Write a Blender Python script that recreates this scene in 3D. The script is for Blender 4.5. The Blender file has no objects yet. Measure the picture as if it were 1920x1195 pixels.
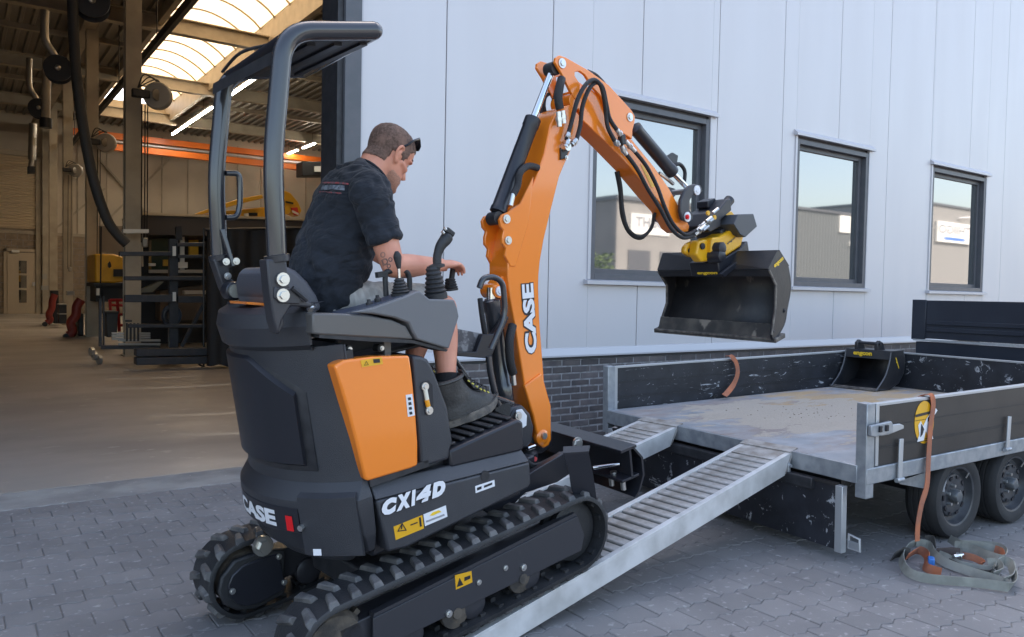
import bpy, bmesh, math, random
from mathutils import Vector, Matrix
random.seed(7)
PI = math.pi
S = bpy.context.scene
COL = S.collection

# ---------------------------------------------------------------- camera, sky, sun, exposure
FOC, CX, CY = 1469.0, 960.0, 597.5
CAM = Vector((0, 0, 1.35))
def _c(px, py):
    return Vector(((px-CX)/FOC, -(py-CY)/FOC, -1.0)).normalized()
_dx = _c(3035, 586); _dy = _c(-80, 527)
_dy = (_dy-_dx*_dx.dot(_dy)).normalized(); _dz = _dx.cross(_dy)
RW = Matrix((_dx, _dy, _dz))                      # camera axes -> world axes
cd = bpy.data.cameras.new('camera'); cam = bpy.data.objects.new('camera', cd); COL.objects.link(cam)
cam.matrix_world = Matrix.Translation(CAM) @ RW.to_4x4()
cd.sensor_width = 36; cd.lens = FOC/1920*36; cd.clip_start = 0.05; cd.clip_end = 500
S.camera = cam

w = bpy.data.worlds.new("World"); S.world = w; w.use_nodes = True
nt = w.node_tree; bg = nt.nodes['Background']
sky = nt.nodes.new('ShaderNodeTexSky'); sky.sky_type = 'NISHITA'; sky.sun_disc = False
SUN_EL, SUN_AZ = math.radians(50), math.radians(25)   # azimuth measured from +Y (behind the hall) towards +X
sky.sun_elevation = SUN_EL; sky.sun_rotation = SUN_AZ
sky.air_density = 1.0; sky.dust_density = 3.0; sky.ozone_density = .6
_m = nt.nodes.new('ShaderNodeMix'); _m.data_type = 'RGBA'; _m.blend_type = 'MULTIPLY'; _m.inputs[0].default_value = 1; _m.inputs[7].default_value = (1.06, 1.0, .925, 1)
nt.links.new(sky.outputs[0], _m.inputs[6]); nt.links.new(_m.outputs[2], bg.inputs[0]); bg.inputs[1].default_value = 0.15
sl = bpy.data.lights.new('sun', 'SUN'); so = bpy.data.objects.new('sun', sl); COL.objects.link(so)
sl.energy = 3.2; sl.angle = math.radians(0.5); sl.color = (1, .94, .85)
sd = Vector((math.sin(SUN_AZ)*math.cos(SUN_EL), math.cos(SUN_AZ)*math.cos(SUN_EL), math.sin(SUN_EL)))
so.rotation_euler = (-sd).to_track_quat('-Z', 'Y').to_euler()
vs = S.view_settings; vs.view_transform = 'Standard'; vs.look = 'None'; vs.gamma = 1; vs.use_curve_mapping = False
vs.exposure = 2.1
S.render.engine = 'CYCLES'
S.cycles.use_denoising = True
S.cycles.max_bounces = 8; S.cycles.diffuse_bounces = 4; S.cycles.glossy_bounces = 4
S.cycles.transmission_bounces = 4; S.cycles.transparent_max_bounces = 8
S.cycles.sample_clamp_indirect = 6
S.cycles.caustics_reflective = False; S.cycles.caustics_refractive = False

# ---------------------------------------------------------------- frames: measured points -> coordinates in a frame
class Frame:
    """origin o, axes u (along), v (away from the camera side), w (up)"""
    def __init__(s, o, yaw=0.0, pitch=0.0, parent=None):
        s.o = Vector(o)
        cy, sy, cp, sp = math.cos(yaw), math.sin(yaw), math.cos(pitch), math.sin(pitch)
        s.u = Vector((cy*cp, sy*cp, sp)); s.v = Vector((-sy, cy, 0)); s.w = s.u.cross(s.v)
        s.m = Matrix((s.u, s.v, s.w)).transposed().to_4x4(); s.m.translation = s.o
    def world(s, p): return s.o+s.u*p[0]+s.v*p[1]+s.w*p[2]
    def local(s, P):
        d = Vector(P)-s.o; return Vector((d.dot(s.u), d.dot(s.v), d.dot(s.w)))
    def hit(s, px, py, axis, val):
        n = (s.u, s.v, s.w)[axis]; d = RW @ _c(px, py)
        t = (s.o+n*val-CAM).dot(n)/d.dot(n)
        return s.local(CAM+d*t)
    def p(s, px, py, v):                      # point on the plane v = const
        return s.hit(px, py, 1, v)
    def uw(s, pts, v):
        return [(q[0], q[2]) for q in (s.p(a, b, v) for a, b in pts)]
WORLD = Frame((0, 0, 0))
W = WORLD

# ---------------------------------------------------------------- tagging
def tag(o, label=None, cat=None, group=None, kind=None):
    if label: o['label'] = label
    if cat: o['category'] = cat
    if group: o['group'] = group
    if kind: o['kind'] = kind
    return o
def empty(name, frame_m, label, cat, group=None):
    o = bpy.data.objects.new(name, None); COL.objects.link(o); o.empty_display_size = .1
    if isinstance(frame_m, Matrix): o.matrix_world = frame_m
    else: o.location = frame_m
    return tag(o, label, cat, group)

# ---------------------------------------------------------------- mesh builder
def perp(d):
    d = d.normalized(); a = Vector((0, 0, 1)) if abs(d.z) < .9 else Vector((1, 0, 0))
    x = d.cross(a).normalized(); return x, d.cross(x).normalized()
def spline(pts, n=8, closed=False):
    P = [Vector(p) for p in pts]; out = []; N = len(P)
    rng = N if closed else N-1
    for i in range(rng):
        if closed: a, b, c, d = P[i-1], P[i], P[(i+1) % N], P[(i+2) % N]
        else: a, b, c, d = P[max(i-1, 0)], P[i], P[i+1], P[min(i+2, N-1)]
        for k in range(n):
            t = k/n
            out.append(.5*((2*b)+(c-a)*t+(2*a-5*b+4*c-d)*t*t+(3*b-a-3*c+d)*t**3))
    if not closed: out.append(P[-1])
    return out
def fillet(pts, r, n=6):
    """polyline with rounded corners"""
    P = [Vector(p) for p in pts]; out = [P[0]]
    for i in range(1, len(P)-1):
        a, b, c = P[i-1], P[i], P[i+1]
        d1 = (a-b); d2 = (c-b); rr = min(r, d1.length*.49, d2.length*.49)
        p0 = b+d1.normalized()*rr; p2 = b+d2.normalized()*rr
        for k in range(n+1):
            t = k/n; out.append((1-t)**2*p0+2*t*(1-t)*b+t*t*p2)
    out.append(P[-1]); return out
class MB:
    def __init__(s): s.v = []; s.f = []
    def add(s, vs, fs):
        k = len(s.v); s.v += [tuple(x) for x in vs]; s.f += [tuple(i+k for i in f) for f in fs]; return s
    def box(s, c, d, rot=None):
        c = Vector(c); hx, hy, hz = d[0]/2, d[1]/2, d[2]/2
        P = [Vector((x, y, z)) for z in (-hz, hz) for y in (-hy, hy) for x in (-hx, hx)]
        if rot is not None: P = [rot @ p for p in P]
        return s.add([c+p for p in P], [(0, 2, 3, 1), (4, 5, 7, 6), (0, 1, 5, 4), (2, 6, 7, 3), (0, 4, 6, 2), (1, 3, 7, 5)])
    def b2(s, a, b):
        return s.box([(a[i]+b[i])/2 for i in range(3)], [abs(b[i]-a[i]) for i in range(3)])
    def bar(s, a, b, wd, h, up=(0, 0, 1)):
        a = Vector(a); b = Vector(b); d = (b-a).normalized(); sx = d.cross(Vector(up)).normalized(); uz = sx.cross(d)
        P = [q+sx*x*wd/2+uz*z*h/2 for q in (a, b) for x, z in ((-1, -1), (1, -1), (1, 1), (-1, 1))]
        return s.add(P, [(0, 1, 2, 3), (7, 6, 5, 4), (0, 4, 5, 1), (1, 5, 6, 2), (2, 6, 7, 3), (3, 7, 4, 0)])
    def prism(s, pts, vec):
        """planar 3D polygon extruded by vec"""
        n = len(pts); vec = Vector(vec); P = [Vector(p) for p in pts]
        return s.add(P+[p+vec for p in P], [tuple(range(n))[::-1], tuple(range(n, 2*n))]+[(i, (i+1) % n, n+(i+1) % n, n+i) for i in range(n)])
    def pr(s, uw, v0, v1):
        return s.prism([(a, v0, b) for a, b in uw], (0, v1-v0, 0))
    def taper(s, A, B):
        """loft between two polygons of the same length"""
        n = len(A); return s.add(list(A)+list(B), [tuple(range(n))[::-1], tuple(range(n, 2*n))]+[(i, (i+1) % n, n+(i+1) % n, n+i) for i in range(n)])
    def loft(s, rings, cap=True, closed=True):
        n = len(rings[0]); vs = [p for r in rings for p in r]; fs = []
        m = n if closed else n-1
        for k in range(len(rings)-1):
            for i in range(m): fs.append((k*n+i, k*n+(i+1) % n, (k+1)*n+(i+1) % n, (k+1)*n+i))
        if cap and closed: fs += [tuple(range(n))[::-1], tuple((len(rings)-1)*n+i for i in range(n))]
        return s.add(vs, fs)
    def tube(s, pts, r, seg=10, cap=True, closed=False):
        P = [Vector(p) for p in pts]; N = len(P); rings = []
        x = None
        for i in range(N):
            if closed: d = (P[(i+1) % N]-P[i-1])
            else: d = P[min(i+1, N-1)]-P[max(i-1, 0)]
            if d.length < 1e-9: d = Vector((0, 0, 1))
            d.normalize()
            if x is None: x, y = perp(d)
            else:
                x = (x-d*x.dot(d)).normalized(); y = d.cross(x).normalized()
            rr = r[i] if isinstance(r, (list, tuple)) else r
            rings.append([P[i]+(x*math.cos(2*PI*k/seg)+y*math.sin(2*PI*k/seg))*rr for k in range(seg)])
        if closed: rings.append(rings[0]); cap = False
        return s.loft(rings, cap)
    def cyl(s, a, b, r, r2=None, seg=16):
        a = Vector(a); b = Vector(b); x, y = perp(b-a); r2 = r if r2 is None else r2
        rings = [[q+(x*math.cos(2*PI*k/seg)+y*math.sin(2*PI*k/seg))*rr for k in range(seg)] for q, rr in ((a, r), (b, r2))]
        return s.loft(rings)
    def lathe(s, o, d, prof, seg=24, cap=True):
        """prof = [(radius, distance along d)]"""
        o = Vector(o); d = Vector(d).normalized(); x, y = perp(d)
        return s.loft([[o+d*h+(x*math.cos(2*PI*k/seg)+y*math.sin(2*PI*k/seg))*max(r, 1e-4) for k in range(seg)] for r, h in prof], cap)
    def ribbon(s, pts, wid, th, up=None, wdir=None):
        P = [Vector(p) for p in pts]; rings = []
        for i, q in enumerate(P):
            d = (P[min(i+1, len(P)-1)]-P[max(i-1, 0)]).normalized()
            wd = Vector(wdir[i] if isinstance(wdir, list) else wdir); wd = (wd-d*wd.dot(d)).normalized(); n = d.cross(wd)
            rings.append([q+wd*wid/2+n*th/2, q-wd*wid/2+n*th/2, q-wd*wid/2-n*th/2, q+wd*wid/2-n*th/2])
        return s.loft(rings)
    def build(s, name, m, parent=None, bevel=0.0, smooth=38, label=None, kind=None, seg=2, mods=None):
        me = bpy.data.meshes.new(name); me.from_pydata([tuple(x) for x in s.v], [], s.f)
        bm = bmesh.new(); bm.from_mesh(me); bmesh.ops.recalc_face_normals(bm, faces=bm.faces); bm.to_mesh(me); bm.free()
        me.materials.append(m)
        if smooth:
            me.shade_smooth(); me.set_sharp_from_angle(angle=math.radians(smooth))
        o = bpy.data.objects.new(name, me); COL.objects.link(o)
        if parent is not None: o.parent = parent
        if bevel:
            b = o.modifiers.new('bevel', 'BEVEL'); b.width = bevel; b.segments = seg; b.limit_method = 'ANGLE'; b.angle_limit = math.radians(35)
            b.harden_normals = False
        if label: o['label'] = label
        if kind: o['kind'] = kind
        return o
def dup(o, parent=None, mat_local=None):
    c = o.copy(); COL.objects.link(c)
    if parent is not None: c.parent = parent
    if mat_local is not None: c.matrix_basis = mat_local
    return c
def dup_tree(o, parent=None):
    c = dup(o, parent)
    for ch in list(o.children): dup_tree(ch, c)
    return c
_fontc = {}
def text(body, p0, p1, upv, h, m, parent, name='lettering', off=.002, bold=.02, shear=0.0, th=.0008, mirror=False, sp=1.0):
    """flat print: baseline runs p0 -> p1, height h along upv; sits 'off' in front of the surface"""
    cu = bpy.data.curves.new(name, 'FONT'); cu.body = body; cu.offset = bold; cu.shear = shear; cu.resolution_u = 3; cu.space_character = sp
    o = bpy.data.objects.new(name, cu); COL.objects.link(o)
    dg = bpy.context.evaluated_depsgraph_get()
    me = bpy.data.meshes.new_from_object(o.evaluated_get(dg)); COL.objects.unlink(o); bpy.data.objects.remove(o)
    xs = [v.co.x for v in me.vertices]; ys = [v.co.y for v in me.vertices]
    x0, x1, y0, y1 = min(xs), max(xs), min(ys), max(ys)
    p0 = Vector(p0); p1 = Vector(p1); ex = p1-p0; upv = Vector(upv); upv = (upv-ex.normalized()*upv.dot(ex.normalized())).normalized()
    n = ex.cross(upv).normalized()
    for v in me.vertices:
        a = (v.co.x-x0)/(x1-x0); b = (v.co.y-y0)/(y1-y0)
        if mirror: a = 1-a
        v.co = p0+ex*a+upv*b*h+n*off
    me.materials.clear(); me.materials.append(m); me.name = name
    o = bpy.data.objects.new(name, me); COL.objects.link(o); o.parent = parent
    return o

# ---------------------------------------------------------------- materials
MATS = {}
def mat(name, col, rough=.5, metal=0.0, col2=None, nscale=5.0, ncontrast=(.4, .6), bump=0.0, bscale=60.0, spec=.5, coat=0.0,
        stretch=(1, 1, 1), col3=None, n3=(2.0, .6, .65), rvar=0.0, trans=0.0, emit=None, estr=0.0, obj=True, alpha=None, rand=0.0, world=False):
    if name in MATS: return MATS[name]
    m = bpy.data.materials.new(name); m.use_nodes = True; t = m.node_tree; N = t.nodes; L = t.links
    b = N['Principled BSDF']
    b.inputs['Roughness'].default_value = rough; b.inputs['Metallic'].default_value = metal
    b.inputs['Specular IOR Level'].default_value = spec; b.inputs['Coat Weight'].default_value = coat
    b.inputs['Coat Roughness'].default_value = .08
    b.inputs['Transmission Weight'].default_value = trans
    tc = N.new('ShaderNodeTexCoord'); mp = N.new('ShaderNodeMapping'); mp.inputs['Scale'].default_value = stretch
    if world: ge = N.new('ShaderNodeNewGeometry'); L.new(ge.outputs['Position'], mp.inputs[0])
    else: L.new(tc.outputs['Object'], mp.inputs[0])
    cur = None
    def noise(sc, det=5):
        n = N.new('ShaderNodeTexNoise'); n.inputs['Scale'].default_value = sc; n.inputs['Detail'].default_value = det
        L.new(mp.outputs[0], n.inputs[0]); return n
    def ramp(src, a, c):
        r = N.new('ShaderNodeMapRange'); r.inputs[1].default_value = a; r.inputs[2].default_value = c; L.new(src, r.inputs[0]); return r
    rgb = N.new('ShaderNodeRGB'); rgb.outputs[0].default_value = (*col, 1); cur = rgb.outputs[0]
    if col2:
        n = noise(nscale); r = ramp(n.outputs[0], *ncontrast)
        mx = N.new('ShaderNodeMix'); mx.data_type = 'RGBA'; L.new(r.outputs[0], mx.inputs[0]); L.new(cur, mx.inputs[6]); mx.inputs[7].default_value = (*col2, 1); cur = mx.outputs[2]
        if rvar:
            r2 = N.new('ShaderNodeMapRange'); r2.inputs[3].default_value = rough-rvar; r2.inputs[4].default_value = rough+rvar
            L.new(r.outputs[0], r2.inputs[0]); L.new(r2.outputs[0], b.inputs['Roughness'])
    if col3:
        n = noise(n3[0], 8); r = ramp(n.outputs[0], n3[1], n3[2])
        mx = N.new('ShaderNodeMix'); mx.data_type = 'RGBA'; L.new(r.outputs[0], mx.inputs[0]); L.new(cur, mx.inputs[6]); mx.inputs[7].default_value = (*col3, 1); cur = mx.outputs[2]
    if rand:
        oi = N.new('ShaderNodeObjectInfo'); r = N.new('ShaderNodeMapRange'); r.inputs[3].default_value = 1-rand; r.inputs[4].default_value = 1+rand
        L.new(oi.outputs['Random'], r.inputs[0])
        mx = N.new('ShaderNodeVectorMath'); mx.operation = 'SCALE'; L.new(cur, mx.inputs[0]); L.new(r.outputs[0], mx.inputs['Scale']); cur = mx.outputs[0]
    L.new(cur, b.inputs['Base Color'])
    if bump:
        n = noise(bscale, 4); bp = N.new('ShaderNodeBump'); bp.inputs['Strength'].default_value = bump; bp.inputs['Distance'].default_value = .01
        L.new(n.outputs[0], bp.inputs['Height']); L.new(bp.outputs[0], b.inputs['Normal'])
    if emit:
        b.inputs['Emission Color'].default_value = (*emit, 1); b.inputs['Emission Strength'].default_value = estr
    MATS[name] = m; return m
# ================================================================ SETTING
M_pav = mat('paver_concrete', (.178, .169, .168), .88, col2=(.245, .234, .229), nscale=2.3, ncontrast=(.3, .7), col3=(.37, .36, .345), n3=(26, .60, .72), world=True, bump=.5, bscale=220, rand=.09)
M_joint = mat('joint_sand', (.185, .172, .158), .95, col2=(.24, .225, .205), nscale=4, bump=.4, bscale=150)
M_conc = mat('threshold_concrete', (.33, .32, .30), .85, col2=(.23, .22, .21), nscale=3.5, ncontrast=(.4, .65), col3=(.5, .49, .47), n3=(30, .66, .75), bump=.25, bscale=120)
M_hall = mat('hall_floor_concrete', (.40, .355, .31), .5, col2=(.31, .275, .24), nscale=.8, ncontrast=(.35, .65), col3=(.46, .42, .37), n3=(6, .62, .72), rvar=.12, bump=.03, bscale=60, stretch=(.7, 1, 1))
M_clad = mat('cladding_white_aluminium', (.61, .59, .60), .4, metal=.1, col2=(.588, .57, .58), stretch=(1, 1, .15), nscale=3, ncontrast=(.3, .8), rvar=.05, bump=.03, bscale=9)
M_trimw = mat('trim_aluminium', (.52, .51, .53), .4, metal=.2)
M_dgrey = mat('frame_dark_grey', (.10, .10, .112), .4, col2=(.085, .09, .10), nscale=8)
M_brick = mat('dark_brick', (.15, .125, .118), .88, col2=(.10, .088, .088), world=True, nscale=9, ncontrast=(.35, .65), bump=.5, bscale=160, rand=.28)
M_mortar = mat('mortar', (.36, .345, .34), .95, col2=(.24, .225, .22), nscale=20, bump=.4, bscale=300)
M_beige = mat('beige_wall_panel', (.55, .475, .375), .6, col2=(.50, .43, .34), nscale=1)
M_steelb = mat('beige_painted_steel', (.42, .36, .275), .5, col2=(.33, .28, .21), nscale=2.5, ncontrast=(.4, .7))
M_block = mat('concrete_block', (.27, .21, .155), .9, col2=(.21, .165, .12), nscale=6, bump=.4, bscale=60, rand=.15)
M_roof = mat('roof_deck_steel', (.24, .215, .185), .4, metal=.3)
M_orange_rail = mat('orange_crane_paint', (.75, .17, .02), .4)
M_black = mat('black_steel', (.018, .019, .022), .5, col2=(.03, .03, .034), nscale=20)
M_tube = mat('lit_tube', (1, .9, .7), .4, emit=(1, .92, .76), estr=16)
M_white = mat('white_plastic', (.75, .74, .7), .4)

# --- sky dome is the world; ground sheet to the horizon
g = MB().b2((-150, -150, -.6), (150, 150, -.014))
M_ground = mat('distant_paving', (.19, .18, .175), .9, col2=(.14, .135, .13), nscale=.7, bump=.2, bscale=20)
g.build('ground', M_ground, kind='structure', smooth=0)
gj = MB().b2((-1.6, .2, -.05), (9.2, 5.462, -.0058)).build('paving_joint_bed', M_joint, kind='structure', smooth=0)

# --- wavy interlocking pavers, 0.2 x 0.15
pavement = tag(bpy.data.objects.new('pavement', None), kind='structure'); COL.objects.link(pavement)
pavement['label'] = 'grey interlocking concrete pavers of the yard in front of the hall'
PL, PW, NW = .1965, .1445, 8
def paver_outline(inset):
    pts = []
    for i in range(NW+1):
        x = -PL/2+inset+(PL-2*inset)*i/NW; pts.append((x, -PW/2+inset+wav(x)))
    for i in range(NW, -1, -1):
        x = -PL/2+inset+(PL-2*inset)*i/NW; pts.append((x, PW/2-inset+wav(x)))
    return pts
def wav(x):    # zigzag of the long edge, repeats every half paver so that staggered rows mesh
    t = (x/(PL/2)) % 1.0
    return .0105*(1 if t < .5 else -1)*min(1, 5*min(t % .5, .5-t % .5)*2)
def paver_mesh(seed):
    rr = random.Random(seed)
    lo = [(x, y, -.009) for x, y in paver_outline(.0012)]
    mid = [(x, y, -.0028) for x, y in paver_outline(.0014)]
    hi = [(x, y, 0) for x, y in paver_outline(.0052)]
    m = MB(); m.loft([lo, mid, hi], cap=False); n = len(lo); m.f.append(tuple(range(2*n, 3*n)))
    return m
pm = paver_mesh(1)
cells = []
for r in range(int((5.44-.3)/PW)):
    y = 5.389-r*PW
    for c in range(int(10.2/PL)):
        x = -1.325+c*PL+(PL/2 if r % 2 else 0)
        P = Vector((x, y, 0)); q = RW.transposed() @ (P-CAM)
        if q.z > -.3: continue
        px = CX+FOC*q.x/-q.z; py = CY-FOC*q.y/-q.z
        inview = -40 < px < 1960 and py < 1240
        if P.x < -1 or not (-150 < px < 2100 and py < 1400): 
            if not (-.8 < x < 6.5 and y > 1.0): continue
        # seen by the camera and not under the machine, the ramps or the far side of the trailer
        hidden = (540 < px < 1130 and py > 905 and py > 1250-(px-540)*.3) or (y > 4.0 and px > 1130) or (px > 470 and px < 1130 and py < 1000) or (px > 1640 and py < 860) or (y > 2.6 and x > 4.3)
        cells.append((inview and not hidden, (P-CAM).length, x, y))
cells.sort(key=lambda c: (not c[0], c[1]))
first = None; stuffm = MB()
rr = random.Random(5)
for k, (vis, d, x, y) in enumerate(cells):
    dz = rr.uniform(-.0018, .0015); ax = rr.uniform(-.006, .006); ay = rr.uniform(-.006, .006)
    M4 = Matrix.Translation((x+rr.uniform(-.0008, .0008), y, dz)) @ Matrix.Rotation(ax, 4, 'X') @ Matrix.Rotation(ay, 4, 'Y')
    if vis and k < 296:
        if first is None:
            first = pm.build('paver', M_pav, pavement, smooth=0); first.matrix_basis = M4; o = first
        else: o = dup(first, pavement, M4)
    else:
        stuffm.add([M4 @ Vector(p) for p in pm.v], pm.f)
stuffm.build('paver_field', M_pav, pavement, smooth=0, kind='stuff')

# --- concrete threshold and hall floor
th = MB()
M_crack = M_conc
random.seed(3)
edge = [(-3+i*.25, 5.462+random.uniform(-.006, .008), 0) for i in range(24)]
poly = [(x, y, -.3) for x, y, z in edge]+[(2.75, 5.9, -.3), (-3, 5.9, -.3)]
th.prism(poly, (0, 0, .3))
th.build('threshold_slab', M_conc, kind='structure', smooth=0, bevel=.006)
MB().b2((-14, 5.9, -.3), (20, 39.4, .003)).build('hall_floor', M_hall, kind='structure', smooth=0)

# ---------------------------------------------------------------- the workshop building
hall = empty('workshop_building', Vector((2.45, 5.47, 0)), 'large workshop with pale grey panel cladding, dark brick plinth and wide open hall door', 'building')
HI = Matrix.Translation(-Vector((2.45, 5.47, 0)))
def hb(mb, name, m, **k):
    mb.v = [(a-2.45, b-5.47, c) for a, b, c in mb.v]
    return mb.build(name, m, hall, **k)
FY = 5.47; TOPZ = 9.0; Z0 = .80
wins = [(4.74, 6.32), (7.80, 9.27), (10.84, 12.40)]; WZ0, WZ1 = 1.475, 3.15
seams = [2.45, 3.19]+[4.262+1.089*i for i in range(0, 18)]
# backing sheet behind the panels (with window holes) so that joints read as dark gaps
bk = MB()
xs = [2.45]; 
for a, b in wins:
    bk.b2((xs[-1], FY+.035, .70), (a, FY+.2, TOPZ)); bk.b2((a, FY+.035, .70), (b, FY+.2, WZ0)); bk.b2((a, FY+.035, WZ1), (b, FY+.2, TOPZ)); xs.append(b)
bk.b2((xs[-1], FY+.035, .70), (23, FY+.2, TOPZ))
hb(bk, 'wall_core', M_dgrey, smooth=0)
# cladding panels, each its own sheet, cut round the windows
def panel(x0, x1):
    xa, xb = x0+.004, x1-.004
    cuts = [(a, b) for a, b in wins if a < xb and b > xa]
    def sheet(x0, x1, z0, z1):
        if x1-x0 < .01: return
        m = MB(); m.b2((x0, FY, z0), (x1, FY+.035, z1)); hb(m, 'cladding_panel', M_clad, smooth=0, bevel=.004, seg=1)
    if not cuts: return sheet(xa, xb, Z0+.045, TOPZ)
    a, b = cuts[0]; a -= .02; b += .02
    if a > xa: sheet(xa, a, Z0+.045, TOPZ)
    if b < xb: sheet(b, xb, Z0+.045, TOPZ)
    c0, c1 = max(a, xa), min(b, xb)
    sheet(c0, c1, Z0+.045, WZ0-.045); sheet(c0, c1, WZ1+.06, TOPZ)
for i in range(len(seams)-1): panel(seams[i], seams[i+1])
# bottom flashing
m = MB(); m.prism([(2.45, FY-.004, Z0+.05), (2.45, FY-.012, Z0+.045), (2.45, FY-.03, Z0-.015), (2.45, FY-.03, Z0-.03), (2.45, FY+.03, Z0-.03), (2.45, FY+.03, Z0+.05)], (20.5, 0, 0))
hb(m, 'flashing', M_trimw, smooth=0)
# windows
def window(a, b):
    z0, z1 = WZ0, WZ1; D = .012
    fr = MB()
    def ring(x0, x1, z0, z1, t, y0, y1):
        fr.b2((x0, y0, z0), (x0+t, y1, z1)); fr.b2((x1-t, y0, z0), (x1, y1, z1)); fr.b2((x0+t, y0, z0), (x1-t, y1, z0+t)); fr.b2((x0+t, y0, z1-t), (x1-t, y1, z1))
    ring(a, b, z0, z1, .055, FY-.005, FY+.16)
    ring(a+.055, b-.055, z0+.055, z1-.055, .05, FY+.06, FY+.12)
    w_ = hb(fr, 'window', M_dgrey, smooth=0, bevel=.003, seg=1)
    def sub(mb, name, m, **k):
        mb.v = [(p[0]-2.45, p[1]-5.47, p[2]) for p in mb.v]; return mb.build(name, m, w_, **k)
    sub(MB().b2((a+.105, FY+.085, z0+.105), (b-.105, FY+.097, z1-.105)), 'pane', M_pane, smooth=0)
    sub(MB().b2((a+.1, FY+.19, z0+.1), (b-.1, FY+.26, z1-.1)), 'window_backing', M_backing, smooth=0)  # dark backing box added behind the reflective pane
    s = MB(); s.prism([(a-.07, FY-.055, z0-.045), (a-.07, FY-.055, z0-.012), (a-.07, FY, z0), (a-.07, FY+.01, z0-.045)], (b-a+.14, 0, 0))
    sub(s, 'sill', M_trimw, smooth=0)
    s = MB(); s.prism([(a-.06, FY-.05, z1+.03), (a-.06, FY-.05, z1+.055), (a-.06, FY-.0, z1+.1), (a-.06, FY+.01, z1+.03)], (b-a+.15, 0, 0))
    sub(s, 'hood', M_trimw, smooth=0)
    sub(MB().b2((a-.035, FY-.012, z0), (a, FY+.02, z1+.03)), 'jamb_trim', M_trimw, smooth=0)
    sub(MB().b2((b, FY-.012, z0), (b+.02, FY+.02, z1+.03)), 'jamb_trim', M_trimw, smooth=0)
# glazing: coated solar glass, mostly a mirror from here
M_pane = mat('solar_glass', (.05, .06, .065), .02, metal=0)
_t = M_pane.node_tree; _gl = _t.nodes.new('ShaderNodeBsdfGlossy'); _gl.inputs['Roughness'].default_value = .03; _gl.inputs['Color'].default_value = (.84, .83, .83, 1)
_mx = _t.nodes.new('ShaderNodeMixShader'); _mx.inputs[0].default_value = .38
_out = [n for n in _t.nodes if n.type == 'OUTPUT_MATERIAL'][0]
_t.links.new(_t.nodes['Principled BSDF'].outputs[0], _mx.inputs[1]); _t.links.new(_gl.outputs[0], _mx.inputs[2]); _t.links.new(_mx.outputs[0], _out.inputs[0])
M_backing = mat('window_inner_dark', (.03, .035, .035), .8)
for a, b in wins: window(a, b)
# plinth: mortar core + individual bricks
hb(MB().b2((2.45, FY+.0085, -.3), (23, FY+.25, .74)), 'plinth_wall', M_mortar, smooth=0)
BL, BH, CO = .21, .0505, .0625
bm_ = MB().box((0, .02, 0), (BL, .05, BH)); brick0 = None; stuffb = MB(); nb = 0
rr = random.Random(2)
for r in range(12):
    z = .745-CO*(r+.5)
    x = 2.56+(.111 if r % 2 else 0)
    while x < 12.5:
        vis = x < 5.9 or (x > 9.2 and x < 9.9 and r < 2)
        M4 = Matrix.Translation((x-2.45, rr.uniform(-.002, .002), z)) @ Matrix.Rotation(rr.uniform(-.006, .006), 4, 'Z')
        M4 = Matrix.Translation((0, .01, 0)) @ M4
        if vis and nb < 296 and x > 3.35:
            if brick0 is None: brick0 = bm_.build('brick', M_brick, hall, smooth=0, bevel=.004, seg=1); brick0.matrix_basis = M4
            else: dup(brick0, hall, M4)
            nb += 1
        else: stuffb.add([M4 @ Vector(p) for p in bm_.v], bm_.f)
        x += BL+.0115
stuffb.build('brick_field', M_brick, hall, smooth=0, kind='stuff')
# door jamb and dark corner trim
hb(MB().b2((2.318, FY-.035, 0), (2.448, FY+.22, TOPZ)), 'door_jamb', M_dgrey, smooth=0, bevel=.004)
hb(MB().b2((2.272, FY+.0, 0), (2.314, FY+.30, TOPZ)), 'door_guide', M_black, smooth=0)
hb(MB().b2((2.449, FY-.012, Z0-.02), (2.468, FY-.001, TOPZ)), 'corner_trim', M_trimw, smooth=0)
# outer walls and lintel that close the hall (outside the frame they only shade)
ow = MB(); ow.b2((-14.3, FY, 0), (-4.2, FY+.3, TOPZ)); ow.b2((-4.2, FY, 5.2), (2.31, FY+.3, TOPZ)); 
hb(ow, 'front_wall', M_clad, smooth=0)
sw = MB(); sw.b2((-14.6, FY, 0), (-14.3, 39.7, TOPZ)); hb(sw, 'side_wall', M_beige, smooth=0)
sw = MB(); sw.b2((22.5, FY+.31, 0), (22.8, 39.7, TOPZ)); hb(sw, 'side_wall', M_beige, smooth=0)
hb(MB().b2((2.5, FY+.27, 0), (22.4, FY+.33, 8.4)), 'inner_lining', M_beige, smooth=0)
# back wall: concrete block base, panels above
YB = 39.4
bw = MB(); bw.b2((-14.2, YB, 0), (22.4, YB+.3, TOPZ)); hb(bw, 'back_wall', M_beige, smooth=0)
blk = MB(); rr = random.Random(9)
for r in range(13):
    for c in range(34):
        x = -4+c*.42+(.21 if r % 2 else 0)
        if 1.62 < x < 2.95 and r < 11 and z < 2.7: pass
        z = .13+r*.262
        blk.b2((x-.2, YB-.06-rr.uniform(0, .012), z-.122), (x+.2, YB, z+.122))
hb(blk, 'block_wall', M_block, smooth=0, kind='stuff')
hb(MB().b2((-4, YB-.05, 0), (10.5, YB-.001, 3.42)), 'block_wall_core', M_mortar, smooth=0)
pn = None
for i in range(15):      # panel joints of the back wall
    x = 3.2+i*1.15
    hb(MB().b2((x-.02, YB-.05, 3.45), (x+.02, YB-.005, 8.2)), 'wall_rib', M_steelb, smooth=0)
hb(MB().b2((-14, YB-.09, 3.40), (20, YB-.01, 3.52)), 'wall_rail', M_steelb, smooth=0)
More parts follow.
